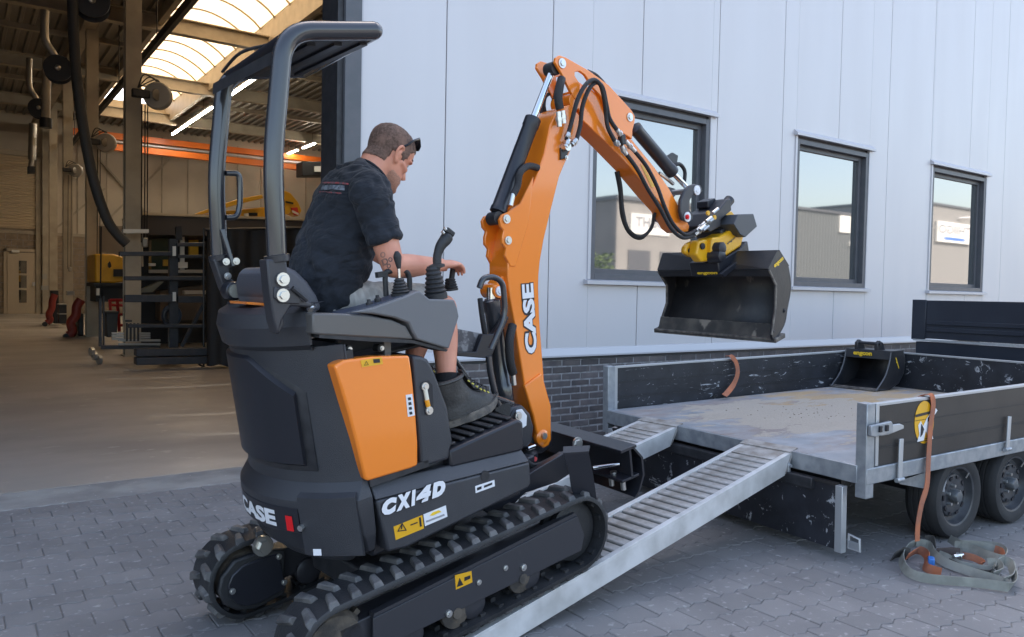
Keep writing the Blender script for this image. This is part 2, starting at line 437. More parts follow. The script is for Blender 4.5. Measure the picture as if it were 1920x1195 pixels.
# wind bracing of the back wall
for (x0, z0, x1, z1) in ((4.9, 3.5, 8.1, 7.2), (4.9, 7.2, 8.1, 3.5), (3.4, 3.6, 5.4, 5.6)):
    hb(MB().bar((x0, YB-.12, z0), (x1, YB-.12, z1), .08, .08), 'brace', M_steelb, smooth=0)
# roof: corrugated deck, opening for the skylight between x 4.45 and 7.25, beams
RZ = 8.45; SX0, SX1, SY1 = 4.45, 7.25, 36.0
M_roofl = M_roof
rf = MB()
def deck(x0, x1, y0, y1):
    n = int((x1-x0)/.3); 
    for i in range(n):
        x = x0+i*.3
        rf.add([(x, y0, RZ), (x+.08, y0, RZ), (x+.11, y0, RZ+.09), (x+.27, y0, RZ+.09), (x+.3, y0, RZ), (x, y1, RZ), (x+.08, y1, RZ), (x+.11, y1, RZ+.09), (x+.27, y1, RZ+.09), (x+.3, y1, RZ)],
               [(0, 1, 6, 5), (1, 2, 7, 6), (2, 3, 8, 7), (3, 4, 9, 8)])
deck(-14.2, SX0, FY+.3, YB); deck(SX1, 22.4, FY+.3, YB); deck(SX0, SX1, SY1, YB)
o = hb(rf, 'roof_deck', M_roof, smooth=0)
rc = MB(); rc.b2((-14.6, FY, RZ+.1), (SX0-.1, YB+.3, RZ+.4)); rc.b2((SX1+.1, FY, RZ+.1), (22.8, YB+.3, RZ+.4)); rc.b2((SX0-.1, SY1, RZ+.1), (SX1+.1, YB+.3, RZ+.4)); rc.b2((SX0-.1, FY, RZ+.1), (SX1+.1, 7.0, RZ+.4))
hb(rc, 'roof', M_roof, smooth=0)
cb = MB()
for x in (SX0-.06, SX1+.06): cb.b2((x-.07, 7, RZ-.25), (x+.07, SY1, RZ+.45))
cb.b2((SX0, SY1-.06, RZ-.2), (SX1, SY1+.06, RZ+.45)); hb(cb, 'skylight_curb', M_steelb, smooth=0)
M_skl = mat('skylight_polycarbonate', (.9, .76, .5), .5)
_t = M_skl.node_tree; _tr = _t.nodes.new('ShaderNodeBsdfTranslucent'); _tr.inputs[0].default_value = (.62, .46, .275, 1)
_mx = _t.nodes.new('ShaderNodeMixShader'); _mx.inputs[0].default_value = .78
_out = [n for n in _t.nodes if n.type == 'OUTPUT_MATERIAL'][0]
_t.links.new(_t.nodes['Principled BSDF'].outputs[0], _mx.inputs[1]); _t.links.new(_tr.outputs[0], _mx.inputs[2]); _t.links.new(_mx.outputs[0], _out.inputs[0])
xc = (SX0+SX1)/2; 
def arc(y, rise=.62, n=14, dz=.4):
    return [(SX0+(SX1-SX0)*i/n, y, RZ+dz+rise*math.sin(PI*i/n)**.8) for i in range(n+1)]
y = 7.0; ny = 0
while y < SY1-.2:
    y2 = min(y+1.24, SY1)
    m = MB(); m.loft([arc(y+.02), arc(y2-.02)], cap=False, closed=False); hb(m, 'skylight_sheet', M_skl, smooth=60)
    m = MB(); m.tube([Vector(p)-Vector((0, 0, .03)) for p in arc(y)], .032, 6); hb(m, 'skylight_rib', M_steelb)
    y += 1.24
# steel frame: columns in a row at x 2.7 and transverse beams
def column(x, y, ztop, s=.3, name='column'):
    s *= .9; m = MB(); m.b2((x-s/2, y-s/2, .026), (x+s/2, y-s/2+.02, ztop)); m.b2((x-s/2, y+s/2-.02, .026), (x+s/2, y+s/2, ztop)); m.b2((x-s/2+.02, y-s/2+.02, .026), (x+s/2-.02, y+s/2-.02, ztop))
    m.b2((x-s/2-.03, y-s/2-.03, 0), (x+s/2+.03, y+s/2+.03, .025))
    return hb(m, name, M_steelb, smooth=0)
CXL = [(2.68, 16.15), (2.80, 22.5), (2.92, 29.0), (3.05, 35.2)]
for x, y in CXL: column(x, y, RZ-.3, .30)
column(-3.6, 16.1, RZ-.3); column(-3.6, 22.5, RZ-.3); column(-3.6, 29, RZ-.3); column(3.1, 39.15, RZ-.3, .25)
for y in (9.8, 16.15, 22.5, 29.0, 35.2):
    m = MB(); m.b2((-14, y-.13, RZ-.03), (22, y+.13, RZ)); m.b2((-14, y-.13, RZ-.42), (22, y+.13, RZ-.39)); m.b2((-14, y-.01, RZ-.39), (22, y+.01, RZ-.03)); hb(m, 'roof_beam', M_steelb, smooth=0)
for y in (13.0, 19.3, 25.7, 32.1):
    m = MB(); m.b2((-14, y-.07, RZ-.14), (SX0-.2, y+.07, RZ)); m.b2((SX1+.2, y-.07, RZ-.14), (22, y+.07, RZ)); hb(m, 'purlin', M_steelb, smooth=0)
m = MB(); m.b2((2.55, FY+.5, RZ-.75), (2.85, YB, RZ-.72)); m.b2((2.55, FY+.5, RZ-.42), (2.85, YB, RZ-.43)); m.b2((2.69, FY+.5, RZ-.72), (2.71, YB, RZ-.42)); hb(m, 'longitudinal_beam', M_steelb, smooth=0)
# crane runways: orange girders across the back, darker rail near the skylight
for z, y in ((7.68, 37.6), (7.10, 36.9)):
    m = MB(); m.b2((3.9 if z > 7.5 else 4.2, y-.15, z-.13), (22, y+.15, z+.13)); hb(m, 'crane_girder', M_orange_rail, smooth=0)
m = MB(); m.b2((3.9, 37.3, 7.38), (22, 37.34, 7.44)); hb(m, 'cable_track', M_trimw, smooth=0)
# roller door and personnel door in the back wall
rd = MB()
for k in range(26): rd.add([(-3.4, YB-.10, 3.62+k*.118), (2.75, YB-.10, 3.62+k*.118), (2.75, YB-.16, 3.62+k*.118+.09), (-3.4, YB-.16, 3.62+k*.118+.09), (-3.4, YB-.10, 3.62+k*.118+.118), (2.75, YB-.10, 3.62+k*.118+.118)], [(0, 1, 2, 3), (3, 2, 5, 4)])
hb(rd, 'roller_door', mat('roller_door_beige', (.62, .51, .37), .5), smooth=0)
m = MB(); m.b2((2.76, YB-.2, 0), (2.95, YB-.06, 6.8)); m.b2((-3.6, YB-.2, 6.68), (2.9, YB-.06, 6.9)); hb(m, 'roller_door_frame', M_steelb, smooth=0)
M_door = mat('door_beige', (.50, .41, .30), .5)
m = MB(); m.b2((1.72, YB-.15, 0), (2.74, YB-.085, 2.6))
dr = hb(m, 'door', M_door, smooth=0, bevel=.01)
def dsub(mb, n, mt):
    mb.v = [(p[0]-2.45, p[1]-5.47, p[2]) for p in mb.v]; return mb.build(n, mt, dr, smooth=0)
for k in range(3): dsub(MB().b2((2.14, YB-.165, .48+k*.62), (2.42, YB-.151, 1.02+k*.62)), 'pane', M_pane)
dsub(MB().b2((2.62, YB-.22, 1.2), (2.72, YB-.16, 1.36)), 'handle', M_trimw); dsub(MB().b2((1.88, YB-.24, 2.60), (2.16, YB-.16, 2.70)), 'door_lamp', M_white)
m = MB(); m.b2((1.6, YB-.12, 0), (1.715, YB-.05, 2.75)); m.b2((2.745, YB-.12, 0), (2.86, YB-.05, 2.75)); m.b2((1.6, YB-.12, 2.64), (2.86, YB-.05, 2.76)); hb(m, 'door_frame', M_door, smooth=0)

# ---------------------------------------------------------------- opposite side of the yard (seen only as reflections in the panes)
M_opp = mat('grey_corrugated', (.13, .14, .14), .6); M_opl = mat('pale_corrugated', (.30, .29, .275), .6)
oy = -17.0
def shed(x0, x1, h, mt, label, name='opposite_warehouse'):
    ob = empty(name, Vector((x0, oy, 0)), label, 'building'); m = MB(); n = int((x1-x0)/.3)
    for k in range(n):
        x = k*.3; m.add([(x, 0, 0), (x+.15, .06, 0), (x+.3, 0, 0), (x, 0, h), (x+.15, .06, h), (x+.3, 0, h)], [(0, 1, 4, 3), (1, 2, 5, 4)])
    m.b2((0, -9, 0), (x1-x0, -.02, h)); m.build('wall', mt, ob, smooth=0); MB().b2((-.1, -9, h), (x1-x0+.1, .12, h+.15)).build('roof_edge', M_dgrey, ob, smooth=0); return ob
ob = shed(39.2, 50.5, 6.5, M_opp, 'dark grey corrugated warehouse across the yard, mirrored in the middle window')
MB().b2((5.3, .08, 5.4), (6.5, .12, 6.45)).build('window', M_white, ob, smooth=0)
text('ch', (46.4-39.2, .13, 4.6), (45.6-39.2, .13, 4.6), (0, 0, 1), .45, M_white, ob)
ob = shed(53.0, 74.0, 8.0, M_opl, 'pale corrugated warehouse with a white sign across the yard, mirrored in the right window')
MB().b2((3.3, .07, 5.45), (8.4, .2, 6.9)).build('sign_board', M_white, ob, smooth=0)
text('THIIGO', (8.2, .2, 6.05), (3.5, .2, 6.05), (0, 0, 1), .62, mat('sign_grey', (.2, .2, .22), .5), ob, bold=.02)
MB().b2((4.3, .205, 5.62), (7.3, .215, 5.82)).build('sign_stripe', mat('sign_blue', (.03, .15, .5), .5), ob, smooth=0)
MB().cyl((6.5, .1, 7.3), (8.0, .6, 7.45), .05, seg=6).build('sign_lamp', M_trimw, ob)
ob = empty('opposite_office', Vector((26.0, oy, 0)), 'beige flat roofed building across the yard, mirrored in the left window behind the boom', 'building')
MB().b2((0, -8, 0), (9, 0, 5.9)).build('wall', mat('beige_render', (.29, .275, .255), .8, col2=(.25, .235, .22), nscale=.6), ob, smooth=0)
MB().b2((-.1, -8, 5.9), (9.1, .1, 6.1)).build('roof_edge', M_dgrey, ob, smooth=0)
for k in range(3): MB().b2((.8+k*2.2, .0, 2.2), (2.3+k*2.2, .04, 3.5)).build('window', M_dgrey, ob, smooth=0)
MB().b2((.9, .0, 4.3), (3.6, .06, 5.3)).build('sign_board', M_white, ob, smooth=0); text('OBHT', (3.3, .07, 4.65), (1.2, .07, 4.65), (0, 0, 1), .5, mat('sign_grey', (.2, .2, .22), .5), ob)
# parked cars and a hedge mirrored low in the panes
def car(x, y, col, label):
    e = empty('parked_car', Vector((x, y, 0)), label, 'car', 'cars parked across the yard'); m = MB()
    m.pr([(-2.1, .3), (-2.15, .7), (-1.6, .9), (-1.0, 1.42), (.6, 1.45), (1.2, .95), (2.1, .8), (2.15, .35)], -.85, .85); m.build('body', mat('car_'+label.split()[0], col, .25, coat=.5), e, bevel=.06)
    MB().pr([(-1.35, .95), (-.95, 1.36), (.55, 1.39), (1.0, .98)], -.87, .87).build('window', M_pane, e)
    for u in (-1.35, 1.35):
        for v in (-.8, .62): MB().lathe((u, v, .32), (0, 1, 0), [(.1, 0), (.31, .0), (.32, .02), (.32, .16), (.31, .18), (.1, .18)], 20).build('wheel', M_black, e)
car(41.5, -12.5, (.6, .6, .62), 'silver parked car mirrored low in the middle window, nearer its left side')
car(45.6, -12.8, (.05, .12, .09), 'green parked car mirrored low in the middle window, nearer its right side')
hd = empty('hedge', Vector((22.9, -15, 0)), 'small leafy tree beside the beige building mirrored in the left window', 'tree')
rr = random.Random(11); m = MB()
for k in range(700):
    a = rr.uniform(0, 2*PI); r = .9*rr.random()**.5; z = rr.uniform(.9, 3.1); c = Vector((r*math.cos(a), r*math.sin(a), z)); d = Vector((rr.uniform(-1, 1), rr.uniform(-1, 1), rr.uniform(-1, 1))).normalized(); x, y = perp(d)
    m.add([c+x*.09, c+y*.06, c-x*.09, c-y*.06], [(0, 1, 2, 3)])
m.build('crown', mat('leaf_green', (.09, .13, .035), .7), hd, smooth=0); MB().cyl((0, 0, 0), (0, 0, 1.6), .08, .05, seg=8).build('trunk', M_rust0 if 'M_rust0' in globals() else M_black, hd)
# ================================================================ MINI EXCAVATOR
M_or = mat('orange_paint', (.93, .245, .018), .22, coat=.7, col2=(.90, .235, .018), nscale=2, spec=.5)
M_gr = mat('textured_dark_grey', (.030, .0315, .038), .38, bump=.3, bscale=420, col2=(.036, .0375, .044), nscale=6, spec=.55)
M_gr2 = mat('smooth_dark_grey', (.017, .018, .024), .36, bump=.06, bscale=300)
M_fr = mat('frame_grey_paint', (.034, .034, .040), .42, bump=.05, bscale=300, col3=(.09, .085, .08), n3=(9, .66, .8))
M_con = mat('console_grey', (.145, .145, .15), .55, bump=.2, bscale=500)
M_arm = mat('armrest_grey', (.11, .105, .10), .35)
M_rub = mat('black_rubber', (.015, .016, .018), .55, col2=(.028, .028, .030), nscale=8, bump=.25, bscale=140)
M_lug = mat('rubber_lug', (.045, .046, .050), .5, col2=(.13, .125, .12), nscale=15, ncontrast=(.35, .65), world=True, bump=.3, bscale=120, rand=.15)
M_tubep = mat('rops_black_gloss', (.032, .034, .040), .2, coat=.5)
M_chr = mat('chrome', (.75, .76, .78), .12, metal=1)
M_zinc = mat('zinc_bolt', (.62, .62, .60), .3, metal=.9)
M_hose = mat('hydraulic_hose', (.016, .016, .018), .55, bump=.5, bscale=260)
M_seat = mat('seat_grey_vinyl', (.10, .10, .115), .5, bump=.2, bscale=250)
M_wtxt = mat('print_white', (.78, .78, .8), .5)
M_btxt = mat('print_black', (.015, .015, .02), .5)
M_ytxt = mat('print_yellow', (.85, .55, .03), .5)
M_ylw = mat('yellow_casting', (.80, .42, .012), .35, coat=.2, col2=(.74, .38, .012), nscale=6)
M_bkt = mat('bucket_black', (.017, .018, .022), .38, col2=(.028, .027, .029), nscale=7, bump=.08, bscale=60)
M_bin = mat('bucket_inside', (.024, .024, .027), .5, col2=(.075, .07, .062), nscale=5, ncontrast=(.5, .75), col3=(.22, .20, .17), n3=(14, .66, .8), bump=.15, bscale=60, stretch=(1, 1, .5))
M_wear = mat('worn_edge_steel', (.22, .20, .175), .55, metal=.4, col2=(.10, .09, .085), nscale=22)
M_red = mat('red_paint', (.75, .01, .015), .3)
M_amber = mat('amber', (.85, .35, .02), .3)
M_rust = mat('dusty_sprocket', (.045, .040, .036), .7, col2=(.11, .09, .07), nscale=14, bump=.3, bscale=80)

M = Frame((0.891, 2.328, 0.0), math.radians(4.68), math.radians(9.59))
ex = empty('mini_excavator', M.m, 'orange and dark grey mini excavator driving up the aluminium ramps onto the trailer', 'excavator')
def pm_(pts, v): return M.uw(pts, v)
def P3(a, b, v): return M.p(a, b, v)
def bolt(v, px, py, r=.009, mt=None, parent=None, h=.008, name='bolt'):
    q = P3(px, py, v); m = MB(); m.cyl(q+Vector((0, .004, 0)), q-Vector((0, h*.4, 0)), r*1.35, seg=14); m.cyl(q-Vector((0, h*.4, 0)), q-Vector((0, h, 0)), r*.9, r*.8, seg=6)
    return m.build(name, mt or M_zinc, parent or ex)

# ---- tracks
TL, TH, TW = 1.40, .30, .19; TR = TH/2
def stad(s, r=TR, off=0.0):
    """point, tangent and outward normal at arclength s on the belt centre line; flat top and bottom"""
    st = TL-2*TR; Lc = PI*r; tot = 2*st+2*Lc; s %= tot
    x0, x1 = TR, TL-TR
    if s < st: return Vector((x0+s, 0, TR+r)), Vector((0, 0, 1))
    s -= st
    if s < Lc:
        a = PI/2-s/r; return Vector((x1+r*math.cos(a), 0, TR+r*math.sin(a))), Vector((math.cos(a), 0, math.sin(a)))
    s -= Lc
    if s < st: return Vector((x1-s, 0, TR-r)), Vector((0, 0, -1))
    s -= st; a = -PI/2-s/r
    return Vector((x0+r*math.cos(a), 0, TR+r*math.sin(a))), Vector((math.cos(a), 0, math.sin(a)))
TOT = 2*(TL-2*TR)+2*PI*TR
lugmesh = [None, None]
def make_track(v0, near):
    tr = None
    rings = []
    n = 120
    for k in range(n+1):
        p, nn = stad(TOT*k/n)
        ring = []
        for (dv, dr) in ((0, .0), (.004, .007), (TW-.004, .007), (TW, 0), (TW, -.012), (TW*.7, -.016), (TW*.3, -.016), (0, -.012)):
            ring.append(p+nn*dr+Vector((0, v0+dv, 0)))
        rings.append(ring)
    tr = MB().loft(rings, cap=False).build('rubber_track', M_rub, ex)
    nl = 38
    for k in range(nl):
        for col in (0, 1):
            if lugmesh[col] is None:
                # lug in local coords: x along belt, y across, z outward; chunky chevron block
                a, b = (.004, .118) if col == 0 else (.072, TW-.004)
                dx = .016 if col == 0 else -.016
                y0, y1 = (0.002, .088) if col == 0 else (.100, TW-.002)
                if col == 0:
                    lo = [(-.026, y0-.002, -.002), (.018, y0-.002, -.002), (.032, y1, .004), (.002, y1, .004)]
                    hi = [(-.019, y0+.010, .023), (.012, y0+.010, .023), (.024, y1-.006, .023), (.006, y1-.006, .023)]
                else:
                    lo = [(.002, y0, .004), (.032, y0, .004), (.018, y1+.002, -.002), (-.026, y1+.002, -.002)]
                    hi = [(.006, y0+.006, .023), (.024, y0+.006, .023), (.012, y1-.010, .023), (-.019, y1-.010, .023)]
                m = MB().taper(lo, hi); o = m.build('tread_block', M_lug, tr, smooth=0, bevel=.003, seg=1); lugmesh[col] = o; new = o
            else: new = dup(lugmesh[col], tr)
            p, nn = stad(TOT*(k+(.0 if col == 0 else .5))/nl)
            tx = Vector((nn.z, 0, -nn.x))
            R3 = Matrix((tx, Vector((0, 1, 0)), nn)).transposed().to_4x4(); R3.translation = p+Vector((0, v0, 0))
            new.matrix_basis = R3
    # inner drive teeth (joined)
    m = MB()
    for k in range(36):
        p, nn = stad(TOT*k/36); tx = Vector((nn.z, 0, -nn.x))
        R3 = Matrix((tx, Vector((0, 1, 0)), nn)).transposed()
        m.box(p-nn*.022+Vector((0, v0+TW/2, 0)), (.022, .05, .022), R3); m.box(p-nn*.018+Vector((0, v0+.035, 0)), (.022, .03, .012), R3)
    m.build('drive_teeth', M_rub, tr, smooth=0, kind='stuff')
    # frame between the runs
    vi = v0+TW-.035 if near else v0+.03
    m = MB(); m.pr([(.17, .075), (1.20, .075), (1.24, .11), (1.24, .2), (.17, .2)], v0+.05, v0+TW-.04); m.build('track_frame', M_fr, ex, bevel=.004)
    # idler at the front, sprocket at the rear
    m = MB(); m.lathe((TL-TR, v0+.045, TR), (0, 1, 0), [(.03, 0), (.09, .0), (.122, .01), (.122, .03), (.10, .04), (.10, .06), (.122, .07), (.122, .09), (.09, .1), (.03, .1)], 28); m.build('idler_wheel', M_rub, ex)
    m = MB(); m.lathe((TR, v0+.05, TR), (0, 1, 0), [(.02, 0), (.10, 0), (.115, .02), (.115, .07), (.1, .09), (.02, .09)], 26)
    for k in range(11):
        a = 2*PI*k/11; m.box((TR+.12*math.cos(a), v0+.095, TR+.12*math.sin(a)), (.028, .03, .02), Matrix.Rotation(-a, 3, 'Y'))
    m.build('sprocket', M_rust, ex)
    for u in (.42, .70, .98):
        m = MB(); m.lathe((u, v0+.03, .068), (0, 1, 0), [(.015, 0), (.045, 0), (.056, .008), (.056, .03), (.035, .04), (.035, .09), (.056, .1), (.056, .12), (.02, .125)], 24); m.build('track_roller', M_fr, ex)
make_track(0.0, True); make_track(.80, False)
# outer cover plate of the near track frame
pl = [(700, 1160), (1083, 968), (1096, 1004), (1090, 1033), (1003, 1078), (990, 1062), (968, 1072), (955, 1103), (880, 1143), (865, 1120), (835, 1133), (815, 1170), (770, 1195), (706, 1215)]
q = pm_([(700, 1160), (1083, 968), (1096, 1004), (1090, 1033), (700, 1224)], .022)
MB().pr(q, .022, .032).build('track_cover', M_fr, ex, bevel=.002)
MB().pr(pm_([(700, 1160), (1083, 968), (1078, 962), (702, 1151)], .028), .028, .06).build('cover_lip', M_fr, ex)
for (x, y) in ((999, 1062), (859, 1149)): bolt(.018, x-17+0, y+22-20, .010)
bolt(.020, 948, 1065, .008); bolt(.020, 898, 1092, .008)
for (x, y) in ((980, 1085), (857, 1150)):
    qq = P3(x, y, .024); m = MB(); m.lathe(qq+Vector((0, .03, 0)), (0, -1, 0), [(.06, 0), (.06, .02), (.045, .023), (.02, .03), (.02, .036)], 26); m.build('roller_cap', M_rust, ex)
q_ = [(853, 1079), (884, 1071), (886, 1092), (855, 1106)]
MB().prism([P3(a, b, .0205) for a, b in q_], (0, .0012, 0)).build('warning_sticker', M_ylw, ex, smooth=0)
MB().prism([P3(a, b, .019) for a, b in ((862, 1084), (869, 1097), (857, 1101))], (0, .001, 0)).build('warning_mark', M_btxt, ex, smooth=0)
MB().prism([P3(a, b, .019) for a, b in ((871, 1083), (882, 1079), (882, 1085), (871, 1090))], (0, .001, 0)).build('warning_mark', M_btxt, ex, smooth=0)
# final drive cover of the far track
q = [M.p(a, b, .78) for a, b in ((523, 1039), (490, 1048), (455, 1062), (436, 1080), (428, 1100), (432, 1120), (445, 1133), (463, 1138), (490, 1130), (520, 1113), (537, 1103))]
MB().prism(q, (0, .03, 0)).build('drive_cover', M_gr2, ex, bevel=.004)
q = [M.p(a, b, .79) for a, b in ((535, 1030), (485, 1036), (440, 1052), (415, 1085), (410, 1112), (420, 1135), (445, 1146), (480, 1143), (535, 1115))]
MB().prism(q, (0, .03, 0)).build('drive_housing', M_rub, ex, bevel=.008)
for a, b in ((436, 1109), (523, 1044), (533, 1092)): bolt(.778, a, b, .009)
bolt(.70, 492, 1023, .030, M_zinc, h=.03, name='travel_motor_cap')

# ---- undercarriage centre and dozer arms
m = MB(); m.b2((.40, .30, .12), (1.05, .74, .24)); m.build('undercarriage', M_black, ex, bevel=.01)
m = MB(); m.lathe((.70, .5, .22), (0, 0, 1), [(.22, 0), (.22, .05), (.26, .06), (.26, .12)], 36); m.build('slew_ring', M_black, ex)
for v, nm in ((.235, 'dozer_arm'), (.72, 'dozer_arm')):
    A = [(905, 955), (1000, 884), (1057, 850), (1072, 845), (1085, 835), (1092, 838), (1092, 858), (1075, 885), (1045, 905), (985, 925), (935, 975)]
    q = pm_(A, .235); MB().pr(q, v, v+.03).build(nm, M_gr2, ex, bevel=.004)
bolt(.232, 1083, 832, .022, M_zinc)
# blade: beam with flange, curved mouldboard, end plate
bu, bw0, bw1 = 1.575, .285, .425
BR = lambda u, v, w_: Vector((u+.14*v, v, w_-.02*v))
def bprism(uw, v0, v1): return MB().taper([BR(a, v0, b) for a, b in uw], [BR(a, v1, b) for a, b in uw])
mb_ = [(bu+.03, .425), (bu+.085, .36), (bu+.085, .28), (bu+.05, .22), (bu+.02, .20)]
prof = mb_+[(a-.012, b) for a, b in mb_[::-1]]
bprism(prof, .0, 1.0).build('dozer_blade', M_gr2, ex)
bprism([(bu-.05, .415), (bu-.05, .428), (bu+.05, .428), (bu+.05, .415)], .0, 1.0).build('blade_flange', M_gr2, ex, bevel=.002)
bprism([(bu+.0, .29), (bu+.0, .415), (bu+.012, .415), (bu+.012, .29)], .0, 1.0).build('blade_web', M_gr2, ex)
bprism([(bu-.06, .285), (bu-.06, .297), (bu+.05, .297), (bu+.05, .285)], .0, .22).build('blade_bracket', M_gr2, ex, bevel=.002)
for dv in (.04, .12): MB().cyl(BR(bu-.02, dv, .285), BR(bu-.02, dv, .235), .012, seg=10).build('blade_pin', M_zinc, ex)
MB().cyl(BR(bu-.09, .16, .33), BR(bu-.01, .06, .345), .009, seg=10).build('blade_rod', M_chr, ex)
MB().cyl(BR(bu-.02, .10, .297), BR(bu-.02, .10, .305), .016, seg=10).build('bolt', M_zinc, ex)
# folded blade extension plate in front of the near track
A0 = [(1056, 853), (1062, 870), (1068, 890), (1072, 920), (1075, 925)]
A1 = [(1104, 850), (1108, 868), (1113, 895), (1118, 930), (1119, 937)]
a0 = [P3(*p, .06) for p in A0]; a1 = [P3(*p, .0) for p in A1]
m = MB(); m.loft([[p, q_, q_+Vector((.008, .012, 0)), p+Vector((.008, .012, 0))] for p, q_ in zip(a0, a1)]); m.build('blade_extension', M_gr2, ex, smooth=50)
m = MB(); m.prism([a0[0], a1[0], a1[0]+Vector((.06, .05, .0)), a0[0]+Vector((.06, .06, 0))], (0, 0, .008)); m.build('extension_flange', M_gr2, ex)

# ---- slewing body: plan outline = tail arc (r .60 about u .74, v .5) + straight sides
UC, VC = .74, .5
def tail(r, hv=.47, n=26):
    """half outline of the rear from the near side seam round to the far side; clipped to half width hv"""
    a0 = math.asin(min(1, hv/r)); pts = []
    for k in range(n+1):
        a = -a0+2*a0*k/n
        pts.append((UC-r*math.cos(a), VC+r*math.sin(a)))
    return pts
def slab(name, m, levels, front, hv=.47, parent=None, **k):
    """levels = [(w, r, hv)] lofted; front = u of the flat front"""
    rings = []
    for (w_, r, h) in levels:
        t = tail(r, h); rings.append([Vector((a, b, w_)) for a, b in t]+[Vector((front, VC+h, w_)), Vector((front, VC-h, w_))])
    return MB().loft(rings).build(name, m, parent or ex, **k)
RB = .595
# counterweight band (rear), w .36 - .655
cwt = slab('counterweight', M_gr, [(.375, RB-.075, .37), (.40, RB-.02, .41), (.455, RB+.005, .430), (.475, RB+.016, .437), (.585, RB+.028, .445), (.60, RB+.026, .445), (.655, RB-.012, .425), (.672, RB-.03, .415)], .36, smooth=16, bevel=.004)
# lower apron of the counterweight
slab('counterweight_apron', M_gr, [(.325, RB-.13, .25), (.345, RB-.07, .30), (.40, RB-.05, .32)], .34, smooth=30, bevel=.01)
# tail hood above
hood = slab('engine_hood', M_gr, [(.655, RB-.012, .425), (.70, RB-.016, .425), (1.05, RB-.012, .43), (1.125, RB-.01, .432)], .34, smooth=16, bevel=.006)
# near-side shoulder of the hood, stepping down towards the seat
sh = pm_([(505, 640), (560, 628), (582, 632), (588, 640), (625, 642), (627, 662), (560, 662), (505, 700)], .06)
slab('hood_top', M_gr, [(1.115, RB-.012, .35), (1.135, RB+.012, .366), (1.20, RB+.022, .372), (1.245, RB+.008, .365), (1.262, RB-.03, .345), (1.264, RB-.10, .31)], .262, smooth=16, bevel=.006)
# rear grille door: raised darker panel following the arc
def rear_panel(name, mt, a0, a1, w0, w1, r, th, chamf=0.0, parent=None):
    n = 22; rings = []
    for k in range(n+1):
        t = k/n; a = a0+(a1-a0)*t
        top = w1
        # upper outer corner is cut diagonally on the near side
        if chamf and t < .30: top = w1-chamf*(1-t/.30)
        ps = []
        for (w_, rr_) in ((w0, r), (w0+.012, r+th), (top-.012, r+th), (top, r)):
            ps.append(Vector((UC-rr_*math.cos(a), VC+rr_*math.sin(a), w_)))
        rings.append(ps)
    return MB().loft(rings).build(name, mt, parent or ex, smooth=30)
rear_panel('rear_door_recess', M_black, math.radians(-31.5), math.radians(44), .692, 1.122, RB-.016, .0042, .14)
rear_panel('counterweight_block', M_gr, math.radians(-25), math.radians(-45), .40, .628, RB+.012, .022)
rear_panel('rear_door', M_gr2, math.radians(-27.5), math.radians(40), .712, 1.10, RB-.014, .018, .125)
# orange filler strip under the hood cap
# side covers: orange side door, dark side pod
OV = .052
q = pm_([(627, 686), (645, 676), (700, 669), (768, 667), (773, 700), (779, 760), (784, 830), (784, 873), (770, 879), (690, 903), (684, 898), (668, 830), (655, 780), (640, 730)], OV)
so_ = MB(); n = len(q); so_.pr(q, OV, OV+.06); so_.build('side_door', M_or, ex, bevel=.008, seg=3)
q = pm_([(774, 668), (790, 668), (803, 674), (812, 690), (822, 715), (840, 765), (850, 830), (845, 842), (843, 862), (790, 878)], .06)
sp = MB(); sp.pr(q, .06, .30); sp.build('side_pod', M_gr, ex, bevel=.012, seg=3)
m = MB(); m.b2((.36, .06, .63), (.60, .94, .655)); m.b2((.36, .1, .63), (.62, .9, 1.03)); m.b2((.345, .08, .63), (.375, .92, 1.10)); m.build('engine_bay', M_black, ex)
# far side pod
m = MB(); m.pr([(.36, .63), (.72, .62), (.74, .78), (.68, .97), (.6, 1.03), (.36, 1.06)], .72, .945); m.build('side_pod', M_gr, ex, bevel=.012)
# sight gauge in the side pod
q = pm_([(789, 717), (803, 713), (811, 722), (813, 768), (808, 776), (797, 778), (790, 730)], .0585); MB().pr(q, .0585, .075).build('gauge_recess', M_btxt, ex)
a = P3(797, 728, .055); b = P3(804, 768, .055); MB().cyl(a, b, .008, seg=10).build('sight_gauge', mat('gauge_glass', (.75, .72, .6), .2), ex)
a2 = P3(800, 750, .053); b2 = P3(803, 762, .053); MB().cyl(a2, b2, .0088, seg=10).build('gauge_level', M_amber, ex)
bolt(.054, 797, 725, .011); bolt(.054, 805, 770, .011)
# lower side skirt with the type number
q = pm_([(690, 905), (970, 848), (975, 858), (972, 900), (968, 917), (748, 1024), (722, 1010), (700, 950)], .055)
q = [(.355, .655), (.40, .662), (1.035, .566), (1.05, .552), (1.045, .43), (1.03, .415), (.455, .385), (.385, .395)]
sk = MB().pr([(.368, .582), (1.055, .512), (1.05, .425), (1.035, .41), (.46, .378), (.385, .39)], .048, .12); sk.build('side_skirt', M_gr, ex, bevel=.01, seg=3)
m = MB(); m.taper([Vector((.366, .049, .584)), Vector((1.053, .049, .514)), Vector((1.045, .082, .560)), Vector((.370, .082, .636))], [Vector((.366, .12, .584)), Vector((1.053, .12, .514)), Vector((1.045, .13, .560)), Vector((.370, .13, .636))]); m.build('skirt_shoulder', M_gr, ex, bevel=.004)
m = MB(); m.b2((.36, .12, .36), (1.05, .88, .62)); m.b2((.36, .85, .38), (1.05, .95, .6)); m.build('revolving_frame', M_gr2, ex, bevel=.01)
a = P3(910, 893, .046); MB().cyl(a, a+Vector((0, .02, 0)), .020, seg=20).build('skirt_plug', M_black, ex)
